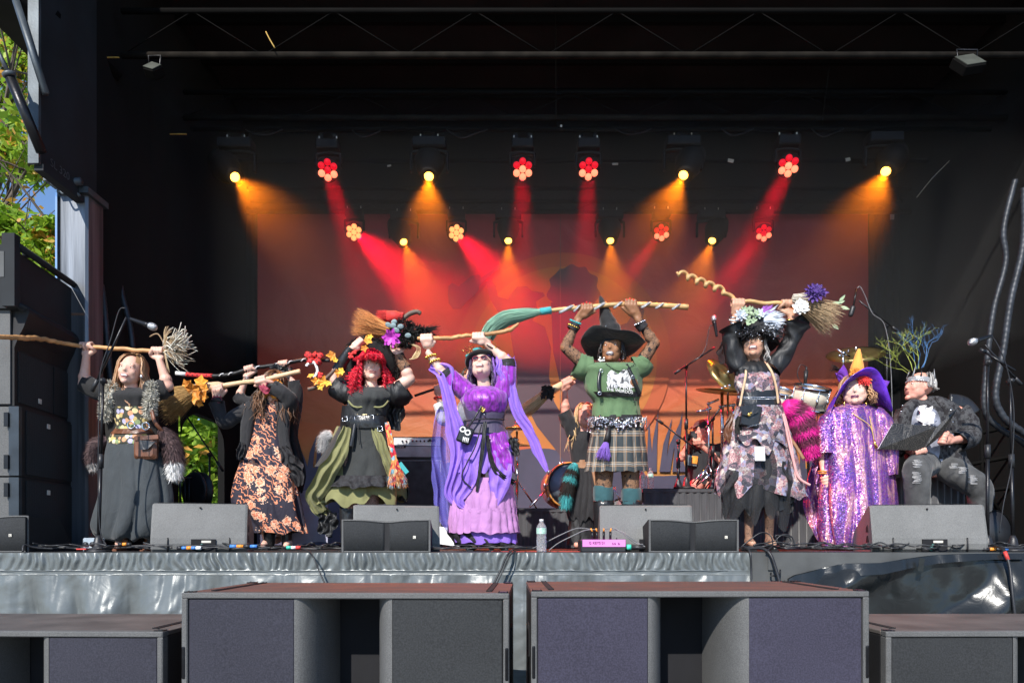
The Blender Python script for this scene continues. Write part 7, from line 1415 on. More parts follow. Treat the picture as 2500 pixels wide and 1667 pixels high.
for (x, y, z) in ((1052, 870, -12), (1062, 882, -11)): m = MB(); [m.ell(f.pt(x + 12 * math.cos(a), y - 4 * math.cos(a) + 3 * math.sin(a), z + 12 * math.sin(a)), .011) for a in np.linspace(0, 6.283, 13)]; m.build('amber_bracelet', MATS['gold'], t)
m = MB(); m.tube([f.pt(1196 + 10 * math.cos(a), 846 + 6 * math.cos(a), -14 + 10 * math.sin(a)) for a in np.linspace(0, 6.283, 13)], .005, 5); m.build('charm_bracelet', MATS['black_metal'], t)
pole('branch_staff', 'bare crooked branch held up by the purple dressed woman', [(1020, 826, -14), (1042, 826, -14), (1100, 825, -14), (1130, 820, -14), (1168, 818, -14), (1215, 812, -14), (1245, 805, -14), (1266, 790, -14)], f.d, k, [4, 4.5, 5, 4.6, 4.6, 4.8, 5.2, 3], 'wood_stick', cat='staff', wob=.006)
# blonde woman behind the tartan kilt
f = Fig('blond woman in black ruched outfit behind the tartan kilt, lifting a pale straw broom', 1420, 1335, 6.3, 70, 'skin_pink'); t = f.t; k = f.k
f.hd(1430, 1018, yaw=10, pitch=12); f.face(smile=1)
f.torso((1420, 1062, 0), (1420, 1090, 0), (1424, 1150, 0), (36, 30, 34), sh=[(1398, 1058, 0), (1450, 1062, 0)])
f.arm((1398, 1055, 0), (1380, 1004, -6), (1379, 950, -12)); f.arm((1450, 1062, 0), (1462, 1110, 0), (1452, 1150, -8)); f.grip((1379, 950, -12), (1384, 932, -12), (1, 0, .5), 5, back=-1); f.leg((1414, 1160, 0), (1408, 1240, 0), (1406, 1318, 0), .5); f.leg((1434, 1160, 0), (1436, 1240, 0), (1434, 1318, 0), .5); f.body()
f.hair('hair_blond', 130, 1.3, .22, w_=.03, front=58, jit=.12, curl=.03, turns=2)
f.sil('blouse', [(1052, 1400, 1450), (1075, 1388, 1456), (1110, 1392, 1452), (1128, 1394, 1452)], 'shirt_black', .66, folds=(8, .03, .5)); f.sleeve('sleeve', [(1404, 1062, 0), (1388, 1030, -3), (1376, 1006, -6)], [20, 19, 17], 'shirt_black', .12)
f.sil('belt', [(1122, 1396, 1452), (1142, 1398, 1454)], 'leather_tan', .7, folds=(6, .02, 0)); f.sil('ruched_skirt', [(1138, 1398, 1456), (1170, 1396, 1462), (1210, 1384, 1466), (1245, 1382, 1464), (1268, 1388, 1462)], 'shirt_black', .66, folds=(13, .11, .3), hem=18, seg=140, seed=4, dens=8)
f.sil('trousers', [(1240, 1392, 1450), (1290, 1388, 1452), (1330, 1384, 1454)], 'black_satin', .6, folds=(5, .1, 1))
furtube('fur_tail', t, [f.pt(1404, 1132, -24), f.pt(1394, 1160, -30), f.pt(1384, 1200, -32), f.pt(1380, 1234, -32)], [.035, .075, .075, .03], [(.18, 'fur_teal'), (.35, 'fur_black'), (.45, 'fur_teal'), (.72, 'fur_black'), (1, 'fur_teal')], 3600, .045, 'black and teal striped fur tail', 7)
f.strap('tan_strap', [(1446, 1140, -26), (1452, 1170, -28), (1458, 1200, -26)], 4, 'leather_tan')
b = pole('pale_straw_broom', 'pale straw broom bound with black leaves, lifted behind the lilac streamer', [(1352, 950, -12), (1384, 932, -12), (1420, 912, -12), (1450, 894, -12)], f.d, k, [7, 6, 5.5, 5.5], 'wood_light'); q = f.d - 12 * k
m = MB(); bristles(m, P(1345, 953, q), P(1285, 1000, q) - P(1345, 953, q), .33, .04, .065, 330, 12, .02, .0024); m.build('bristles', MATS['bristle_pale'], b); m = MB(); rs = random.Random(3)
for a in range(9): mleaf(m, P(1336 + rs.uniform(-8, 8), 958 + rs.uniform(-12, 12), q - .06), 14 * k, rs)
m.build('black_leaves', MATS['fur_black'], b); m = MB(); m.tube([P(1332, 962, q), P(1356, 948, q), P(1386, 930, q)], [.042, .036, .026], 12, fn=lambda a, th: 1 + .05 * math.sin(a * 60)); m.build('binding', MATS['bristle_pale'], b)
# witch hat, green shirt, tartan kilt
f = Fig('woman in tall black witch hat, green printed t-shirt and tartan kilt', 1500, 1335, 5.65, 80, 'skin_brown'); t = f.t; k = f.k
f.hd(1494, 855, yaw=-8, pitch=6, roll=3); f.face('lip_grey', .7, brow='eye_dark')
f.torso((1498, 905, 0), (1498, 945, 0), (1506, 1040, 0), (56, 46, 54), sh=[(1428, 892, 0), (1562, 890, 0)])
for q in (1468, 1532): f.B.ell(f.pt(q, 938, -20), (26 * k, 22 * k, 24 * k))
f.arm((1428, 890, 0), (1380, 848, -8), (1412, 782, -14), 1.12); f.arm((1562, 890, 0), (1598, 838, -8), (1556, 778, -14), 1.12); f.grip((1412, 782, -14), (1432, 752, -14), (1, 0, .06), 5.5, back=-1, thumb=1); f.grip((1556, 778, -14), (1538, 742, -14), (1, 0, -.04), 5.5, back=-1, thumb=-1)
f.leg((1478, 1060, 0), (1474, 1190, -4), (1470, 1310, 0), 1.12); f.leg((1536, 1060, 0), (1540, 1190, -4), (1542, 1310, 0), 1.12)
f.region((1428, 890, 0), (1380, 848, -8), 26, 1); f.region((1380, 848, -8), (1409, 788, -14), 24, 1); f.region((1562, 890, 0), (1598, 838, -8), 26, 1); f.region((1598, 838, -8), (1558, 784, -14), 24, 1); f.region((1478, 1100, 0), (1472, 1260, 0), 36, 2); f.region((1536, 1100, 0), (1541, 1260, 0), 36, 2); f.body(('lace_on_brown', 'fishnet_brown'))
m = MB(); c = f.L(0, .06, .20); R = rotm(-16, 5, -6); G = []
for r0, dz in ((27, 0), (40, -1), (55, 0), (68, 3), (78, 6), (79, 7.5), (68, 5), (54, 2.5), (40, 1.5), (26, 3)):
 G.append([c + R @ Vector((r0 * k * math.cos(a), r0 * .92 * k * math.sin(a), (dz + (r0 / 78) ** 2 * (-16 * math.cos(a + math.pi) * 0 + 9 * math.sin(2 * a + .6) - 8 * (math.cos(a) < 0) * abs(math.cos(a)) ** 2 + 4 * math.sin(5 * a))) * k)) for a in np.linspace(0, 2 * math.pi, 56, endpoint=False)])
m.loft(G, (False, False)); hat = m.build('hat_brim', MATS['velour_black'], t)
m = MB(); m.tube(spline([f.pt(1497, 838, 4), f.pt(1490, 806, 4), f.pt(1482, 780, 2), f.pt(1474, 752, 0), f.pt(1465, 722, -2)], 8), np.interp(np.linspace(0, 1, 33), [0, .3, .62, .9, 1], [31 * k, 24 * k, 15 * k, 6 * k, 1.2 * k]).tolist(), 26, fn=lambda a, th: 1 + .07 * nz(math.cos(th) * 1.2, math.sin(th) * 1.2, a * 9) + .03 * math.sin(a * 34 + th)); m.build('hat_cone', MATS['velour_black'], t)
m = MB(); m.tube([f.pt(1489 + 26 * math.cos(a), 808 + 5 * math.sin(a) + .18 * 26 * math.cos(a), 4 - 25 * -math.sin(a)) for a in np.linspace(0, 6.283, 25)], [(1.2 * k, 2.6 * k)] * 25, 6); m.build('hat_band', MATS['black_satin'], t); m = MB(); c2 = f.pt(1478, 800, -24)
for q in range(5): a = q * 1.2566; m.tube([c2, c2 + Vector((math.cos(a), 0, math.sin(a))) * 8 * k], [.005, .001], 4)
m.build('star_pin', MATS['silver'], t)
f.hair('hair_dark', 40, .35, .1, w_=.03, top=False)
f.sil('tshirt', [(884, 1452, 1544), (893, 1420, 1566), (910, 1424, 1568), (935, 1426, 1568), (958, 1432, 1566), (980, 1448, 1560), (1000, 1446, 1562), (1016, 1446, 1564)], 'tshirt_green', .66, zc=-2, folds=(10, .035, .6), seed=4, seg=110)
f.sleeve('shirt_sleeve', [(1444, 900, 0), (1424, 898, -2), (1406, 890, -4)], [30, 31, 29], 'tshirt_green', .10); f.sleeve('shirt_sleeve', [(1548, 900, 0), (1566, 894, -2), (1578, 880, -4)], [30, 27, 22], 'tshirt_green', .10)
def onfront(x, y, off, cx=1497, hw=70, zk=.66): # depth (px) on the shirt front
 q = max(-.98, min(.98, (x - cx) / hw)); return -2 - hw * zk * math.sqrt(1 - q * q) - off
m = MB(); m.sheet([[f.pt(x + (y - 900) * .03, y, onfront(x, y, 1.5)) for x in np.linspace(1482, 1556, 18)] for y in np.linspace(902, 946, 10)]); pr = m.build('shirt_picture', MATS['shirt_print'], t)
for s_, x, y, sz, sk in (('WE ARE', 1512, 943, .060, 0), ('THE WEIRDOS', 1513, 954, .034, 0)):
 M_ = facing(f.pt(x, y, onfront(x, y, 4.0)), rz=12, tilt=-4) @ Matrix.Rotation(math.radians(-5), 4, 'Z'); textmesh(s_, sz, 'shirt_lettering', MATS['white_cotton'], M_, t, extrude=.002)
f.strap('harness_strap', [(1470, 892, -38), (1464, 915, -46), (1462, 940, -50), (1466, 962, -48)], 5, 'leather_black'); f.strap('harness_strap', [(1528, 890, -40), (1542, 915, -44), (1552, 940, -42), (1562, 962, -34)], 5, 'leather_black')
f.sil('chest_strap', [(956, 1434, 1567), (968, 1444, 1566)], 'leather_black', .69, zc=-3, folds=(5, .01, 0))
for x, y in ((1468, 905), (1464, 960), (1545, 920)): m = MB(); m.tube([f.pt(x + 4 * math.cos(a), y + 4 * math.sin(a), -52) for a in np.linspace(0, 6.283, 9)], .003, 5); m.build('harness_ring', MATS['silver'], t)
m = MB()
for a in np.linspace(0, 1, 20): x = 1480 + 70 * a; m.ell(f.pt(x, 888 + 52 * math.sin(a * math.pi) ** 1.0 * .35, onfront(x, 0, 3)), .005, None, 6, 4)
m.tube([f.pt(1549, 968, -52), f.pt(1551, 990, -52)], .003, 4); m.tube([f.pt(1545, 976, -52), f.pt(1555, 976, -52)], .003, 4); m.build('chain_with_cross', MATS['black_metal'], t)
m = MB(); [m.tube([f.pt(1519 + 2, 858 + q * 5, -8), f.pt(1520 + 2, 862 + q * 5, -8)], [.003, .008], 5) for q in range(4)]; m.build('earring', MATS['silver'], t); m = MB(); [m.ell(f.pt(1466 + f.rs.uniform(-4, 10), 876 + f.rs.uniform(-4, 6), -22), .008) for _ in range(9)]; m.build('white_shell_pin', MATS['white_petal'], t)
f.sil('kilt', [(1012, 1448, 1566), (1040, 1444, 1572), (1080, 1438, 1576), (1120, 1432, 1580), (1150, 1428, 1583)], 'tartan', .66, folds=(17, .04, 1), hem=3, seg=180, seed=2, dens=7)
m = MB(); rs = random.Random(1)
for _ in range(520):
 a = rs.uniform(math.pi * .95, 2.05 * math.pi); y = 1018 + abs(rs.gauss(0, .5)) * 26 + (16 * math.exp(-((math.cos(a) - .1) / .3) ** 2)) * rs.random(); hw = 68 + (y - 1018) * .10; p = f.pt(1507 + hw * math.cos(a), min(y, 1076), hw * .68 * math.sin(a)); n_ = Vector((math.cos(a), math.sin(a), 0)); Rm = (n_ + Vector((rs.gauss(0, .3), rs.gauss(0, .3), rs.gauss(0, .3)))).normalized().to_track_quat('Z', 'Y').to_matrix(); m.lathe([(.010 * rs.uniform(.5, 1.25), 0), (.001, .0025)], p + n_ * .008, Rm, 8, (True, False))
m.build('coin_belt', MATS['silver'], t, kind='stuff'); f.sil('belt_cloth', [(1012, 1446, 1568), (1024, 1444, 1570), (1044, 1441, 1573)], 'lace_black', .67, folds=(6, .01, 0))
m = MB(); m.tube([f.pt(1487, 1042, -50), f.pt(1484, 1062, -52), f.pt(1480, 1080, -53)], [.014, .02, .024], 8); tas = m.build('tassel_cap', MATS['black_satin'], t); m = MB(); bristles(m, f.pt(1480, 1080, -53), (-.22, -.1, -1), .135, .02, .06, 140, 3, 0, .003); m.build('purple_tassel', MATS['lavender_chiffon'], tas)
for x0, x1, ya in ((1449, 1498, 1184), (1517, 1567, 1190)): f.sil('slouch_sock', [(ya, x0 + 3, x1 - 3), (ya + 6, x0, x1), (ya + 24, x0 - 1, x1 + 1), (ya + 40, x0, x1)], 'sock_teal', 1.0, folds=(3, .05, 0), seg=40)
f.boot(1474, 1338, top=1222, r=23); f.boot(1542, 1338, top=1222, r=23)
for x in (1474, 1542): m = MB(); m.tube([f.pt(x + 24 * math.cos(a), 1226 + 3 * math.sin(a), 22 * math.sin(a)) for a in np.linspace(0, 6.283, 17)], .008, 5); m.build('boot_strap', MATS['leather_black'], t)
for x, y, c_, mt in ((1405, 786, 12, 'turquoise'), (1400, 796, 12, 'gold'), (1562, 788, 13, 'silver')): m = MB(); [m.ell(f.pt(x + c_ * math.cos(a), y + (5 * math.cos(a) if x < 1500 else -6 * math.cos(a)), -14 + c_ * math.sin(a)), .009) for a in np.linspace(0, 6.283, 15)]; m.build('bead_bracelet', MATS[mt], t)
for a, b_ in (((1406, 792, -13), (1396, 806, -12)), ((1560, 788, -13), (1572, 802, -12))): f.sleeve('black_wrist_band', [a, b_], [13.5, 14], 'lace_black', .03)
m = MB(); [m.ell(f.pt(x, y, -26), (.006, .004, .010)) for x, y in ((1424, 742), (1432, 738), (1440, 740), (1530, 732), (1538, 729), (1546, 732), (1552, 738))]; m.build('red_nails', MATS['red_cloth'], t)
b = pole('green_broom', 'broom with green dyed bristles and ribbon wrapped handle held over the tall witch hat', [(1335, 759, -14), (1380, 754, -14), (1432, 750, -14), (1480, 745, -14), (1538, 742, -14), (1600, 745, -14), (1680, 750, -14)], f.d, k, [4.5, 5, 5.2, 5.5, 5.5, 6, 7], 'wood_light'); q = f.d - 14 * k
for x0, x1 in ((1365, 1402), (1400, 1418), (1448, 1480), (1498, 1520), (1565, 1590), (1600, 1622), (1640, 1662)):
 m = MB(); m.tube([P(x, np.interp(x, [1335, 1380, 1432, 1480, 1538, 1600, 1680], [759, 754, 750, 745, 742, 745, 750]) + 6.5 * math.cos(math.pi * u), q - 6.5 * k * math.sin(math.pi * u) - .004) for u, x in zip(np.linspace(0, 1, 9), np.linspace(x0, x1, 9))], [(.004, .013)] * 9, 5); m.build('ribbon_turn', MATS['silver_sequin'], b)
m = MB(); m.tube([P(1318, 761, q), P(1346, 757, q)], 8.5 * k, 14, fn=lambda a, th: 1 + .05 * math.sin(40 * a)); m.build('teal_binding', MATS['turquoise'], b)
m = MB(); rs = random.Random(2)
for _ in range(560):
 a = rs.uniform(0, 6.283); r_ = math.sqrt(rs.random()); oy, oz = r_ * math.cos(a), r_ * math.sin(a); L_ = rs.uniform(.72, 1.06)
 cl_ = [(1322, 761, 6, 3), (1280, 768, 17, 5), (1235, 778, 22, 8), (1205, 798, 22, 9), (1188, 825, 20, 9)]; pts = []
 for i, (x, y, w_, dz) in enumerate(cl_):
  tt = i / 4
  if tt > L_ + .12: break
  tx, ty = (0, 1) if i < 2 else ((.4, .9) if i == 2 else ((.75, .65) if i == 3 else (.95, .3)))
  pts.append(P(x + oz * w_ * tx * .9 + rs.uniform(-1, 1), y - oz * w_ * ty * -.9 + rs.uniform(-1, 1), q + oy * w_ * 1.1 * k))
 m.tube(spline(pts, 3), .0024, 3, caps=False)
m.build('bristles', MATS['bristle_green'], b); m = MB(); [m.tube([P(x + 17 * math.cos(a) * .15, y + 17 * math.sin(a) * .9, q + 15 * k * math.cos(a)) for a in np.linspace(0, 6.283, 15)], .003, 4) for x, y in ((1276, 769), (1268, 770))]; m.build('stitching', MATS['black_satin'], b)
# tall flower hat, black bell sleeves
f = Fig('laughing woman in feathered hat, black bell sleeves and floral ruffled skirt over black tulle', 1850, 1338, 5.3, 84, 'skin_tan'); t = f.t; k = f.k
f.hd(1838, 846, yaw=0, pitch=14); f.face('lip_pink', 1.3)
f.torso((1838, 900, 0), (1846, 935, 0), (1854, 1020, 0), (50, 42, 48), sh=[(1796, 888, 0), (1888, 888, 0)])
f.arm((1796, 888, 0), (1784, 830, -8), (1796, 766, -14), .95); f.arm((1888, 888, 0), (1936, 832, -8), (1930, 768, -14), .95); f.grip((1796, 768, -14), (1800, 740, -14), (1, 0, 0), 5, back=-1, thumb=1); f.grip((1930, 770, -14), (1922, 742, -14), (1, 0, 0), 5, back=1, thumb=-1)
f.leg((1834, 1040, 0), (1832, 1180, 0), (1828, 1312, 0), .85, (2, -20, 0)); f.leg((1876, 1040, 0), (1880, 1180, 0), (1878, 1312, 0), .85, (2, -20, 0)); f.region((1834, 1120, 0), (1828, 1318, 0), 30, 1); f.region((1876, 1120, 0), (1878, 1318, 0), 30, 1); f.body(('spark_tights',))
f.hair('hair_grey', 60, .62, .14, w_=.028, front=66, jit=.03, top=False)
m = MB(); c = f.L(0, .04, .22); R = rotm(-14, 4, 0); G = []
for r0, dz in ((30, 2), (42, 0), (54, -3), (62, -9), (64, -10), (54, -1), (42, 3), (28, 6)): G.append([c + R @ Vector((r0 * k * math.cos(a), r0 * .8 * k * math.sin(a), (dz + (r0 / 60) ** 2 * (3 * math.sin(3 * a) + 3 * math.sin(7 * a + 1))) * k)) for a in np.linspace(0, 2 * math.pi, 60, endpoint=False)])
m.loft(G, (False, False)); hat = m.build('hat_brim', MATS['lace_black'], t)
m = MB(); m.tube(spline([f.pt(1845, 822, 2), f.pt(1842, 795, 4), f.pt(1836, 770, 4), f.pt(1836, 752, 4)], 8), np.interp(np.linspace(0, 1, 25), [0, .5, .9, 1], [38 * k, 29 * k, 16 * k, 6 * k]).tolist(), 24, fn=lambda a, th: 1 + .10 * nz(math.cos(th) * 1.5, math.sin(th) * 1.5, a * 6)); m.build('hat_cone', MATS['velour_black'], t)
m = MB(); rs = random.Random(3)
for _ in range(9): p = f.pt(1842 + rs.uniform(-44, 62), 808 + rs.uniform(-8, 10), rs.uniform(-44, -20)); furpatch(m, p, (.05, .04, .03), 90, .03, rs)
m.build('hat_lace', MATS['lace_black'], t); m = MB(); [m.ell(f.pt(1842 + rs.uniform(-50, 66), 812 + rs.uniform(-12, 22), -46), .0045) for _ in range(26)]; m.build('hat_sequin', MATS['silver'], t)
f.sil('veil', [(812, 1806, 1874), (826, 1808, 1872), (834, 1812, 1866)], 'veil_black', .75, zc=-4, folds=(8, .05, 0))
def lf(mm, x, y, z, a, L_, w__, fig=f):
 c_ = fig.pt(x, y, z); d = Vector((math.cos(a), -.2, math.sin(a))); s_ = Vector((-d.z, 0, d.x)) * w__ * k; L_ = L_ * k; mm.add([c_, c_ + d * L_ * .35 + s_, c_ + d * L_ * .7 + s_ * .8 + Vector((0, -.004, 0)), c_ + d * L_, c_ + d * L_ * .7 - s_ * .8, c_ + d * L_ * .35 - s_], [(0, 1, 2, 3, 4, 5)], smooth=False)
m = MB()
for _ in range(46): lf(m, *rs.choice([(1812, 768), (1818, 758), (1830, 760), (1822, 778), (1845, 768)]), -34 + rs.uniform(-6, 4), rs.uniform(0, 6.283), rs.uniform(9, 15), 3)
for x, y in ((1822, 790), (1828, 786), (1834, 788), (1840, 784)): [lf(m, x, y, -42, rs.uniform(0, 6.283), 10, 3) for _ in range(3)]
m.build('sage_leaves', MATS['sage_leaf'], hat); m = MB(); flower(m, f.pt(1808, 770, -38), .055, 8, rs, 3); flower(m, f.pt(1852, 766, -30), .045, 8, rs, 2); m.build('pale_flower', MATS['feather_grey'], hat)
def feather(mt, x, y, z, a, L_, n, sp_):
 m = MB(); c_ = f.pt(x, y, z)
 for _ in range(n): b_ = a + rs.gauss(0, sp_); l = L_ * k * rs.uniform(.6, 1.05); d = Vector((math.cos(b_), rs.gauss(0, .2), math.sin(b_))).normalized(); e = c_ + d * l + Vector((0, 0, -.03 * rs.random())); s_ = Vector((-d.z, 0, d.x)) * .0035; m.add([c_ - s_, c_ + d * l * .6 - s_ * 2, e, c_ + d * l * .6 + s_ * 2, c_ + s_], [(0, 1, 2, 3, 4)], smooth=False)
 return m.build('feathers', MATS[mt], hat)
feather('feather_grey', 1852, 786, -20, .22, 62, 190, .30); feather('feather_grey', 1860, 792, -16, -.25, 50, 90, .25); feather('feather_purple', 1852, 775, -16, .75, 44, 110, .18)
f.sil('blouse', [(880, 1818, 1860), (886, 1804, 1874), (896, 1790, 1890), (912, 1794, 1900), (930, 1796, 1900)], 'black_satin', .66, folds=(16, .04, .3), seed=3); f.sil('choker', [(878, 1822, 1858), (886, 1820, 1862), (892, 1818, 1866)], 'lace_on_brown', .9, folds=(4, .02, 0))
m = MB(); [m.ell(f.pt(1840 + 20 * math.cos(a), 888 + 3 * math.sin(3 * a), 19 * math.sin(a)), .0055) for a in np.linspace(3.3, 6.1, 13)]; m.build('choker_beads', MATS['gold'], t)
f.sleeve('bell_sleeve', [(1806, 900, 0), (1792, 870, -3), (1786, 830, -6), (1786, 808, -9), (1782, 796, -10)], [25, 23, 20, 22, 30], 'black_satin', .14, seg=32); f.sleeve('bell_sleeve', [(1884, 900, 0), (1908, 872, -3), (1930, 835, -6), (1938, 808, -9), (1942, 792, -10)], [26, 22, 19, 23, 34], 'black_satin', .14, seg=32)
f.drape('sleeve_flare', [(1942, 800, -8), (1958, 790, -8), (1966, 806, -6)], [20, 22, 8], 'black_satin', .2); f.drape('sheer_sleeve_lace', [(1772, 830, 8), (1764, 860, 10), (1768, 888, 10)], [6, 14, 8], 'veil_black', .3)
f.sil('floral_bodice', [(906, 1806, 1890), (918, 1796, 1902), (940, 1792, 1904), (958, 1800, 1902), (972, 1804, 1900)], 'watercolour_floral', .70, zc=-4, folds=(11, .03, .2), seed=5)
f.sil('wide_belt', [(952, 1802, 1904), (966, 1800, 1904), (984, 1797, 1908), (996, 1800, 1910)], 'leather_black', .70, zc=-5, folds=(6, .012, 0)); m = MB()
for y0 in (966, 970): [m.ell(f.pt(1852 + 52 * math.cos(a), y0 + 4 * math.sin(-a), -5 + 37 * math.sin(a)), .0055, None, 6, 4) for a in np.linspace(3.2, 6.2, 40)]
m.build('belt_chain', MATS['silver'], t)
f.strap('bag_strap', [(1822, 888, -20), (1820, 920, -38), (1812, 960, -40), (1806, 992, -42)], 3, 'rope_tan'); f.strap('bag_strap', [(1872, 888, -24), (1886, 912, -34), (1896, 950, -32), (1900, 985, -30)], 3, 'rope_tan')
f.sil('floral_skirt', [(990, 1798, 1912), (1030, 1786, 1924), (1070, 1774, 1936), (1110, 1764, 1946), (1150, 1756, 1954), (1185, 1748, 1962), (1205, 1746, 1968)], 'watercolour_floral', .60, zc=14, folds=(9, .11, .7), hem=34, seg=170, seed=7, dens=8)
f.sil('floral_peplum', [(988, 1800, 1910), (1020, 1792, 1918), (1060, 1790, 1924), (1086, 1792, 1926)], 'watercolour_floral', .70, zc=-6, folds=(8, .12, .8), hem=26, seg=130, seed=3)
f.sil('tulle_skirt', [(1070, 1800, 1918), (1110, 1790, 1926), (1160, 1778, 1934), (1210, 1768, 1938), (1238, 1768, 1936)], 'black_satin', .52, zc=-2, folds=(13, .09, .6), hem=20, seg=150, seed=11)
f.sil('tulle_overlay', [(1076, 1806, 1912), (1130, 1790, 1928), (1190, 1772, 1936), (1256, 1762, 1932)], 'tulle_black', .60, zc=-4, folds=(10, .13, .8), hem=46, seg=150, seed=13)
f.drape('tulle_point', [(1800, 1150, -40), (1786, 1200, -40), (1772, 1262, -34)], [22, 26, 3], 'tulle_black', .2, flat=.15); f.drape('tulle_point', [(1896, 1130, -34), (1908, 1190, -34), (1922, 1258, -28)], [20, 24, 3], 'tulle_black', .2, flat=.15)
m = MB(); m.bev(f.pt(1832, 1016, -48), (22 * k, 8 * k, 26 * k), .008, rotm(0, 12, 0)); bg_ = m.build('belt_pouch', MATS['leather_black'], t); m = MB(); m.prism([f.pt(1806, 992, -58), f.pt(1846, 985, -58), f.pt(1852, 1006, -60), f.pt(1828, 1016, -60), f.pt(1812, 1012, -60)], None, (0, -.004, 0)); m.build('pouch_flap', MATS['leather_black'], bg_); m = MB(); m.ell(f.pt(1829, 1012, -62), (.012, .006, .014)); m.ell(f.pt(1834, 1008, -62), (.008, .005, .008)); m.build('gold_clasp', MATS['gold'], bg_)
for q in range(9): m = MB(); u = q / 8; m.ell(f.pt(1826 + 30 * u, 1040 - 8 * u + 2, -58), .0035); m.build('rivet', MATS['silver'], bg_)
f.drape('black_tassel', [(1806, 1016, -40), (1802, 1040, -42), (1804, 1058, -42)], [6, 10, 7], 'fur_black', .3); f.drape('leather_fringe_bag', [(1790, 1010, -10), (1780, 1050, -12), (1786, 1080, -10)], [6, 16, 8], 'leather_brown', .25)
m = MB(); m.box(f.pt(1855, 1107, -62), (12 * k, .002, 17 * k), rotm(-6, 0, 3)); m.build('white_pass', MATS['white_cotton'], t)
furtube('fur_tail', t, [f.pt(1912, 992, 6), f.pt(1944, 1010, 10), f.pt(1964, 1050, 12), f.pt(1980, 1105, 10)], [.07, .115, .115, .05], [(.14, 'fur_pink'), (.30, 'fur_maroon'), (.40, 'fur_pink'), (.62, 'fur_maroon'), (.72, 'fur_pink'), (.84, 'fur_maroon'), (1, 'fur_pink')], 6800, .055, 'pink and maroon striped fur tail', 8)
f.strap('pink_ribbon', [(1912, 1010, -20), (1924, 1070, -22), (1936, 1120, -20), (1950, 1165, -16), (1978, 1184, -12)], 3.5, 'pink_ribbon'); f.strap('pink_ribbon', [(1916, 1015, -16), (1932, 1080, -18), (1938, 1130, -16), (1944, 1180, -14)], 2, 'pink_ribbon'); f.strap('tan_feather_strip', [(1922, 1060, -8), (1944, 1090, -8), (1962, 1120, -8)], 4, 'leather_tan')
for x, sg in ((1828, -1), (1880, 1)):
 m = MB(); a = f.pt(x, 1338); a.z = 0; m.cap(a + Vector((-3 * k * sg, 10 * k, 9 * k)), a + Vector((2 * k * sg, -24 * k, 6 * k)), 9.5 * k, 7 * k); m.box(a + Vector((0, -8 * k, 2 * k)), (9 * k, 24 * k, 2 * k)); m.box(a + Vector((0, 10 * k, 5 * k)), (7 * k, 7 * k, 5 * k)); m.build('shoe', MATS['leather_black'], t)
for x, y, c_, mts in ((1794, 776, 13, ('silver', 'white_petal', 'silver')), (1932, 782, 13, ('gold', 'gold', 'gold'))):
 for j, mt in enumerate(mts): m = MB(); m.tube([f.pt(x + c_ * math.cos(a), y + 7 * j + 2 * math.cos(a), -13 + c_ * math.sin(a)) for a in np.linspace(0, 6.283, 17)], .006, 6); m.build('bangle', MATS[mt], t)
sp_pts = [(1652, 664, -14)] + [(1652 + 118 * u + 4.5 * math.cos(34 * u), 664 + 48 * u + 7 * math.sin(34 * u), -14 + 7 * math.cos(34 * u)) for u in np.linspace(.04, 1, 40)]
b = pole('twisted_broom', 'broom with a spiral twisted pale handle and dried flowers, held by the bell sleeved woman', sp_pts + [(1785, 722, -14), (1800, 738, -14), (1830, 735, -14), (1865, 741, -14), (1895, 739, -14), (1922, 742, -14), (1945, 742, -14)], f.d, k, [2.5, 4.5, 4.6, 4.6, 4.8, 4.8, 5, 5], 'wood_light', n=3); q = f.d - 14 * k
m = MB(); bristles(m, P(1950, 742, q), P(2040, 775, q) - P(1950, 742, q), .30, .045, .13, 330, 5, .10, .0026); m.build('twigs', MATS['twig_mix'], b); m = MB(); rs = random.Random(9)
[flower(m, P(1985 + rs.uniform(-12, 18), 722 + rs.uniform(-8, 8), q - .07), .085, 12, rs, 3, (rs.uniform(-.4, .4), -1, .4), 1.6) for _ in range(2)]; m.build('purple_flower', MATS['purple_petal'], b); m = MB(); [flower(m, P(x, y, q - .08), .052, 6, rs, 2, (0, -1, 0), .7) for x, y in ((1955, 745), (1948, 752), (1960, 752))]; m.build('white_flower', MATS['white_petal'], b)
m = MB()
for x, y, a in ((2040, 742, .3), (2048, 738, .9), (2030, 740, 0), (2052, 748, -.4), (2010, 755, 2), (2030, 790, -.8)): lf(m, x, y, -14, a, 22, 4)
m.build('sage_leaves', MATS['sage_leaf'], b); m = MB(); bristles(m, P(1935, 728, q - .03), (1, 0, -.2), .10, .03, .06, 110, 6, 0, .003); m.build('raffia', MATS['raffia_white'], b)
# purple sequin gown
f = Fig('woman in long purple sequin gown and purple hat with orange cone', 2085, 1338, 5.7, 76, 'skin_pale'); t = f.t; k = f.k
f.hd(2087, 957, yaw=0, pitch=4, wide=1.16, jaw=1.25); f.face('lip_plum', 0)
f.torso((2088, 1000, 0), (2088, 1040, 0), (2084, 1120, 0), (60, 58, 66), sh=[(2036, 1022, 0), (2140, 1020, 0)])
f.arm((2030, 1026, 0), (2008, 1090, -6), (2012, 1152, -12), 1.2); f.arm((2144, 1026, 0), (2160, 1090, 0), (2165, 1150, -6), 1.2); f.grip((2012, 1150, -12), (2016, 1176, -16), (.25, 0, -1), 5, back=-1, thumb=1, sc=1.05); f.leg((2058, 1130, 0), (2050, 1230, 0), (2046, 1315, 0)); f.leg((2110, 1130, 0), (2114, 1230, 0), (2118, 1315, 0)); f.body()
f.hair('hair_blond_brown', 80, .50, .16, w_=.03, front=60, jit=.06, top=False, vol=1.1, curl=.03, turns=2)
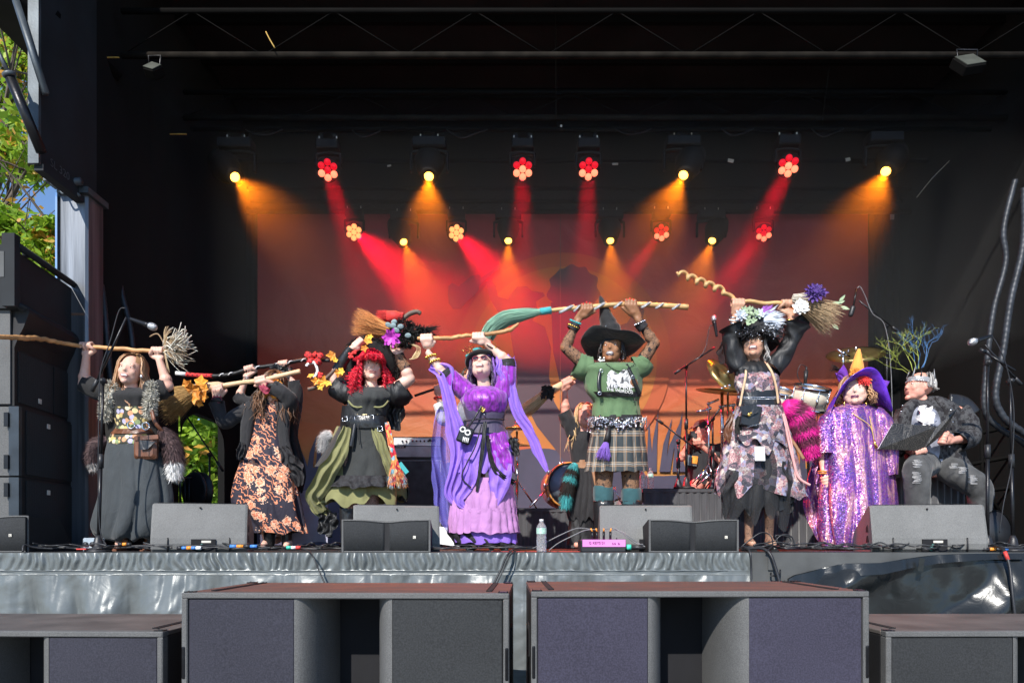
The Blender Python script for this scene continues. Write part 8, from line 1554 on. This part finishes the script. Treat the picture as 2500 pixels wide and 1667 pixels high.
f.sil('sequin_gown', [(984, 2064, 2114, 4), (990, 2050, 2128, 2), (1000, 2034, 2142), (1020, 2018, 2156), (1050, 2008, 2164), (1090, 2004, 2172), (1130, 2006, 2178), (1180, 2004, 2184), (1230, 2000, 2190), (1280, 2000, 2192), (1310, 2004, 2190), (1334, 2012, 2186)], 'sequin', .62, folds=(8, .085, .5), hem=3, seg=170, seed=2, dens=8)
f.sleeve('gown_sleeve', [(2050, 1008, 0), (2030, 1034, -4), (2014, 1075, -6), (2010, 1112, -10)], [22, 30, 31, 33], 'sequin', .12, seg=30); f.sleeve('gown_sleeve', [(2126, 1008, 0), (2146, 1034, -2), (2162, 1100, -6), (2170, 1160, -6)], [22, 30, 28, 20], 'sequin', .12, seg=30); f.drape('gown_fall', [(2000, 1120, 10), (1988, 1170, 12), (1990, 1230, 12), (2006, 1290, 10), (2030, 1334, 4)], [10, 20, 24, 24, 18], 'sequin', .2, flat=.5)
m = MB(); c = f.L(0, .05, .30); G = []; R = rotm(-10, 0, 0)
for r0, dz in ((30, 0), (44, 0), (58, 0), (72, 0), (93, 0), (94, 2), (74, 3), (58, 3), (44, 3), (29, 4)):
 row = []
 for a in np.linspace(0, 2 * math.pi, 72, endpoint=False):
  q = (r0 / 80) ** 1.6; dr = (-62 * max(0, -math.cos(a)) ** 1.6 + 34 * math.exp(-((a - 3.9) / .30) ** 2) * 0 - 46 * max(0, math.cos(a)) ** 2.2 + 20 * math.cos(a * 2 + 3.6) * .8 + 6 * math.sin(5 * a + 1)) * q
  row.append(c + R @ Vector((r0 * k * math.cos(a) * (1 - .12 * q), r0 * .62 * k * math.sin(a), (dz + dr) * k)))
 G.append(row)
m.loft(G, (False, False)); hat = m.build('hat_brim', MATS['purple_satin'], t, label='wide glossy purple brim with drooping edges')
for x0, y0, x1, y1, z0 in ((2072, 930, 2052, 900, 6), (2130, 938, 2166, 942, 6), (2060, 930, 2044, 922, 10)): m = MB(); m.tube(spline([f.pt(x0, y0, z0), f.pt((x0 + x1) / 2, (y0 + y1) / 2 - 6, z0), f.pt(x1, y1, z0)], 4), [(2 * k, w_ * k) for w_ in np.linspace(2, 15, 9)], 6); m.build('hat_tulle', MATS['tulle_violet'], t)
m = MB(); m.tube([f.pt(2091, 920, 0), f.pt(2093, 895, 0), f.pt(2095, 872, 0), f.pt(2097, 852, 0)], [19 * k, 15 * k, 9 * k, 3 * k], 22); m.build('orange_cone', MATS['orange_felt'], t)
m = MB(); rs = random.Random(4); [flower(m, f.pt(x, y, -20), .055, 9, rs, 3) for x, y in ((2088, 912), (2100, 920), (2116, 916))]; m.build('orange_flower', MATS['orange_leaf'], hat); m = MB(); [flower(m, f.pt(x, y, -26), .05, 10, rs, 4) for x, y in ((2104, 928), (2112, 930))]; m.build('red_flower', MATS['red_cloth'], hat); m = MB(); [m.add([f.pt(2118, 926, -18), f.pt(2142, 918 + j * 7, -16 - j), f.pt(2142, 925 + j * 7, -20 + j)], [(0, 1, 2)], smooth=False) for j in range(4)]; m.build('orange_tulle', MATS['tulle_orange'], hat)
m = MB(); bristles(m, f.pt(2048, 902, 8), (-.8, 0, .2), .07, .01, .03, 30, 1, 0, .002); m.build('dark_feather', MATS['fur_black'], hat)
for x in (2061, 2115): m = MB(); m.tube([f.pt(x, 980 + 5 * j, -14) for j in range(5)], [.003, .009, .005, .010, .003], 6); m.build('gold_earring', MATS['gold'], t)
f.strap('necklace', [(2068, 1000, -22), (2090, 1015, -44), (2124, 1040, -46), (2134, 1075, -46)], 1.1, 'gold_metal', 1.1); f.strap('necklace', [(2120, 1002, -20), (2126, 1030, -42), (2134, 1074, -46)], 1.1, 'gold_metal', 1.1); m = MB(); m.tube([f.pt(2134, 1074, -47), f.pt(2140, 1094, -47)], [.005, .014], 6); m.build('pendant', MATS['gold'], t)
for j in range(2): m = MB(); m.tube([f.pt(2012 + 14 * math.cos(a), 1150 + 5 * j, -12 + 13 * math.sin(a)) for a in np.linspace(0, 6.283, 15)], .006, 6); m.build('orange_wristband', MATS['orange_leaf'], t)
M1, M2 = MB(), MB(); mic(M1, M2, f.pt(2014, 1166, -16), (.26, -.1, -1), 1.15); hm = M2.build('microphone', MATS['black_metal'], None, 'handheld microphone with silver grey head pointing down from the gowned woman\'s hand', cat='microphone'); M1.build('grille', MATS['mic_grey'], hm)
# seated man
z_seat = P(0, 1165, 5.95).z
sb = thing('seat_platform', 'low box seat draped in black pleated cloth under the seated man', 'seat', (P(2250, 0, 6.1).x, 6.15, 0)); A, B_ = P(2180, 1166, 6.0), P(2345, 1166, 6.0)
m = MB(); m.bbox((A.x, 6.0, 0), (B_.x, 6.7, A.z - .01)); m.build('box', MATS['black_cloth'], sb); m = MB(); pleats(m, (A.x - .02, 5.975, 0), (B_.x + .02, 5.975, 0), .01, A.z, .018, .06, 3); m.build('pleated_cloth', MATS['velvet_black'], sb)
f = Fig('seated man in branch crown, black brocade coat and ripped grey jeans', 2280, 1335, 5.85, 78, 'skin_pink'); t = f.t; k = f.k
f.hd(2243, 946, yaw=-52, pitch=8, wide=1.0, jaw=1.15); f.face('lip_pink', 0, brow='hair_blond')
f.torso((2258, 1000, 0), (2272, 1040, 0), (2276, 1130, 4), (54, 50, 52), sh=[(2210, 1012, 0), (2336, 1005, 0)])
f.arm((2208, 1014, 0), (2196, 1076, -14), (2236, 1110, -50), 1.1); f.arm((2338, 1008, 0), (2362, 1068, -12), (2324, 1075, -56), 1.1); f.grip((2236, 1110, -50), (2246, 1102, -72), (.9, 0, .3), 2, back=1, thumb=1); f.grip((2324, 1075, -56), (2304, 1070, -78), (.3, 0, 1), 2, back=1, thumb=1)
f.cap((2256, 1132, 4), (2238, 1150, -70), .42, .32); f.cap((2238, 1150, -70), (2240, 1300, -60), .31, .18); f.cap((2300, 1132, 4), (2388, 1192, -30), .42, .31); f.cap((2388, 1192, -30), (2398, 1318, -10), .30, .18); f.body()
f.sleeve('jean_leg', [(2262, 1134, 0), (2248, 1136, -40), (2238, 1150, -76), (2238, 1190, -78), (2240, 1260, -66), (2240, 1310, -60)], [33, 33, 31, 28, 25, 23], 'denim_black', .05, seg=28, fine=40); f.sleeve('jean_leg', [(2292, 1132, 4), (2340, 1158, -18), (2388, 1190, -34), (2394, 1230, -28), (2398, 1310, -10)], [33, 33, 30, 26, 21], 'denim_black', .05, seg=28, fine=40)
m = MB(); rs = random.Random(3)
for cx_, cy_, z_, n_ in ((2240, 1132, -107, 9), (2240, 1166, -109, 12), (2330, 1138, -55, 5), (2352, 1148, -59, 7), (2376, 1172, -66, 10)):
 for j in range(n_): y = cy_ + (j - n_ / 2) * 2.2; m.tube([f.pt(cx_ - rs.uniform(6, 14), y + rs.uniform(-1, 1), z_), f.pt(cx_ + rs.uniform(2, 12), y + rs.uniform(-1, 1), z_)], .0014, 3)
m.build('frayed_threads', MATS['white_cotton'], t, kind='stuff')
f.sil('print_shirt', [(990, 2228, 2290), (1002, 2216, 2308), (1040, 2214, 2316), (1090, 2222, 2318), (1126, 2232, 2318)], 'grey_print', .66, zc=-4, folds=(7, .03, .5), seed=2)
f.drape('white_jabot', [(2262, 992, -44), (2262, 1016, -50), (2266, 1038, -50)], [16, 20, 13], 'white_cotton', .4, flat=.4); f.strap('chain', [(2238, 1020, -42), (2262, 1036, -54), (2286, 1028, -44)], 1.3, 'silver', 1.3)
f.sil('coat_front', [(974, 2224, 2240), (988, 2206, 2244), (1010, 2192, 2234), (1050, 2188, 2226), (1095, 2190, 2226)], 'brocade', .9, zc=-14, folds=(4, .06, .5), seg=60); f.sil('coat_front', [(968, 2282, 2300), (984, 2284, 2334), (1010, 2296, 2352), (1060, 2306, 2354), (1110, 2310, 2360), (1150, 2330, 2384)], 'brocade', .8, zc=-10, folds=(4, .07, .5), seg=60); f.sil('coat_back', [(966, 2240, 2290), (976, 2224, 2318), (1000, 2198, 2346), (1060, 2196, 2352), (1120, 2210, 2356)], 'brocade', .55, zc=10, folds=(7, .03, 1))
f.sleeve('coat_sleeve', [(2212, 1012, 0), (2196, 1050, -8), (2196, 1084, -20), (2214, 1098, -30)], [26, 26, 25, 22], 'brocade', .1); f.sleeve('coat_sleeve', [(2332, 1006, 0), (2356, 1036, -6), (2364, 1066, -14), (2336, 1080, -34)], [28, 29, 28, 24], 'brocade', .12)
m = MB(); m.tube(spline([f.pt(2316, 984, 4), f.pt(2350, 990, 2), f.pt(2372, 1014, -2)], 5), [(8 * k, 24 * k)] * 11, 12); m.build('leather_shoulder', MATS['leather_black'], t)
m = MB(); [m.ell(f.pt(x, y, z), .007) for x, y, z in ((2203, 990, -36), (2200, 1004, -40), (2322, 1000, -44), (2326, 1030, -44), (2326, 1060, -46), (2318, 1090, -50))]; m.build('coat_button', MATS['silver'], t)
f.hair('hair_grey', 60, .12, .02, w_=.02, front=88, jit=.01, capm=False, top=False, vol=.99)
m = MB(); G = []; R = f.R
for zz, r_ in ((.13, 1.04), (.21, 1.06), (.29, 1.03)): G.append([f.L(.36 * r_ * math.cos(a), .05 + .43 * r_ * math.sin(a), zz + .0) for a in np.linspace(0, 2 * math.pi, 40, endpoint=False)])
m.loft(G, (False, False)); cr = m.build('crown_band', MATS['silver_sequin'], t)
for j in range(11):
 a = j * 2 * math.pi / 11; m = MB(); p0 = f.L(.375 * math.cos(a), .05 + .45 * math.sin(a), .28); p1 = f.L(.33 * math.cos(a), .05 + .40 * math.sin(a), .52 + .08 * (j % 2)); s_ = (f.L(-.375 * math.sin(a), .45 * math.cos(a), 0) - f.hc).normalized() * 4.5 * k; m.tube([p0, p0.lerp(p1, .5) , p1], [(.003, .009), (.003, .006), (.001, .002)], 6); m.build('crown_spike', MATS['silver_sequin' if j % 2 else 'leather_black'], cr)
m = MB(); [m.ell(f.L(.385 * math.cos(a), .05 + .465 * math.sin(a), .14), .006) for a in np.linspace(0, 6.283, 34)]; m.build('crown_jewels', MATS['silver'], cr)
def branch(mm, p, d, L_, r, depth, rs):
 n_ = 4; pts = [p]
 for i in range(n_):
  d = (d + Vector((rs.gauss(0, .28), rs.gauss(0, .2), rs.gauss(.05, .18)))).normalized(); pts.append(pts[-1] + d * L_ / n_)
  if depth and i and rs.random() < .95: e = (d + Vector((rs.choice((-1, 1)) * rs.uniform(.5, 1), rs.gauss(0, .4), rs.uniform(-.1, .5)))).normalized(); branch(mm, pts[-1], e, L_ * .55, r * .65, depth - 1, rs)
 mm.tube(pts, [r * (1 - .7 * i / n_) for i in range(n_ + 1)], 5)
emat('branch_lime', (.30, .36, .06), 0.0); emat('branch_blue', (.05, .14, .30), 0.0)
for mt, lst, sd in (('branch_lime', ((2217, 912, -.80, .5), (2228, 905, -.45, .9), (2243, 900, .1, 1), (2236, 902, -.15, 1), (2222, 908, -1.0, .7)), 5), ('branch_blue', ((2238, 900, -.2, 1), (2254, 896, .55, .9), (2240, 900, .05, 1), (2250, 898, .8, .9)), 8)):
 m = MB(); rs = random.Random(sd)
 for x, y, dx, dz in lst: branch(m, f.pt(x, y, -6), Vector((dx, 0, dz)), .25, .0040, 3, rs)
 m.build('crown_branches', MATS[mt], t, label='lime green branches of the crown' if 'lime' in mt else 'blue branches of the crown')
bk = thing('open_book', 'large open book with dark patterned covers held by the seated man', 'book', f.pt(2252, 1098, -54))
def f_book(t):
 v = vor(t, 7.5); w_ = math_(t, 'SINE', math_(t, 'MULTIPLY', v.outputs['Distance'], 60)); n_ = noi(t, 180, 2); return mix(t, math_(t, 'GREATER_THAN', n_, .66), ramp(t, w_, [(.5, (.018, .017, .016)), (.9, (.055, .05, .045))]), (.2, .18, .15))
pat('book_cover', f_book, .35)
a, b_, c_, d_ = f.pt(2145, 1096, -96), f.pt(2181, 1033, -84), f.pt(2288, 1040, -88), f.pt(2252, 1100, -76); m = MB(); m.prism([a, b_, c_, d_], None, (0, .008, .0)); m.build('front_cover', MATS['book_cover'], bk); e = f.pt(2338, 996, -108); g_ = f.pt(2300, 1062, -84); m = MB(); m.prism([d_ + Vector((.001, .0, 0)), c_ + Vector((.001, 0, 0)), e, g_ + Vector((0, 0, -.0))], None, (.004, .008, 0)); m.build('back_cover', MATS['book_cover'], bk); m = MB(); m.prism([a + Vector((.01, .014, .005)), b_ + Vector((.005, .014, -.005)), c_ + Vector((0, .014, -.005)), d_ + Vector((0, .014, .005))], None, (0, .02, 0)); m.build('pages', MATS['paper_white'], bk)
# photographer behind the riser
f = Fig('photographer in dark cap and black shirt crouching behind the black riser', 1715, 1195, 7.5, 54, 'skin_pink'); t = f.t; k = f.k
f.hd(1713, 1050, yaw=-50, pitch=-12); f.face('lip_pink', 0, brow='hair_grey')
f.torso((1722, 1086, 0), (1718, 1120, 0), (1716, 1175, 0), (38, 38, 40), sh=[(1690, 1092, 0), (1748, 1092, 0)]); f.arm((1690, 1094, 0), (1664, 1118, -8), (1682, 1082, -30), 1.1); f.arm((1748, 1096, 0), (1752, 1122, -12), (1712, 1088, -30), 1.15); f.grip((1684, 1084, -28), (1682, 1072, -34), (1, 0, .2), 4); f.grip((1712, 1088, -30), (1700, 1076, -36), (1, 0, .1), 4, back=-1)
f.cap((1704, 1178, 0), (1690, 1200, -50), .36, .28); f.cap((1690, 1200, -50), (1700, 1262, -20), .28, .2); f.cap((1732, 1178, 0), (1745, 1200, -50), .36, .28); f.cap((1745, 1200, -50), (1738, 1262, -20), .28, .2); f.body()
f.sil('shirt', [(1082, 1694, 1744), (1094, 1682, 1756), (1120, 1678, 1758), (1150, 1676, 1756), (1182, 1676, 1756)], 'shirt_black', .7, folds=(6, .05, .6)); f.sleeve('sleeve', [(1694, 1094, 0), (1678, 1104, -4)], [19, 18], 'shirt_black'); f.sleeve('sleeve', [(1744, 1094, 0), (1754, 1108, -6), (1750, 1120, -10)], [20, 19, 17], 'shirt_black')
m = MB(); m.ell(f.L(0, .06, .20), (.37 * f.hs, .43 * f.hs, .31 * f.hs), f.R); c = f.L(0, -.45, .22); m.ell(c, (.24 * f.hs, .28 * f.hs, .03 * f.hs), f.R @ rotm(14, 0, 0)); m.build('cap', MATS['charcoal_cotton'], t); f.hair('hair_grey', 40, .15, .02, w_=.02, front=95, jit=.01, capm=False, top=False, vol=.98)
cm = thing('photo_camera', 'black camera held to the photographer\'s face', 'camera', f.pt(1690, 1072, -36)); m = MB(); m.bev(f.pt(1688, 1066, -34), (13 * k, 6 * k, 8 * k), .006, rotm(0, 0, -20)); m.box(f.pt(1690, 1056, -34), (5 * k, 5 * k, 3 * k)); m.build('camera_body', MATS['black_plastic'], cm); m = MB(); m.cyl(f.pt(1685, 1067, -38), f.pt(1676, 1069, -62), 7 * k, 8 * k, 16); m.build('lens', MATS['black_metal'], cm)
m = MB(); m.box(f.pt(1696, 1122, -34), (7 * k, .003, 9 * k), rotm(0, 8, 0)); m.build('lanyard_pass', MATS['orange_leaf'], t); m = MB(); m.box(f.pt(1690, 1124, -31), (12 * k, .003, 12 * k), rotm(0, 8, 0)); m.build('clear_holder', MATS['mic_grey'], t)
# tidy
for o in SC.objects:
 for k in ('_o', '_mo'):
  if k in o: del o[k]
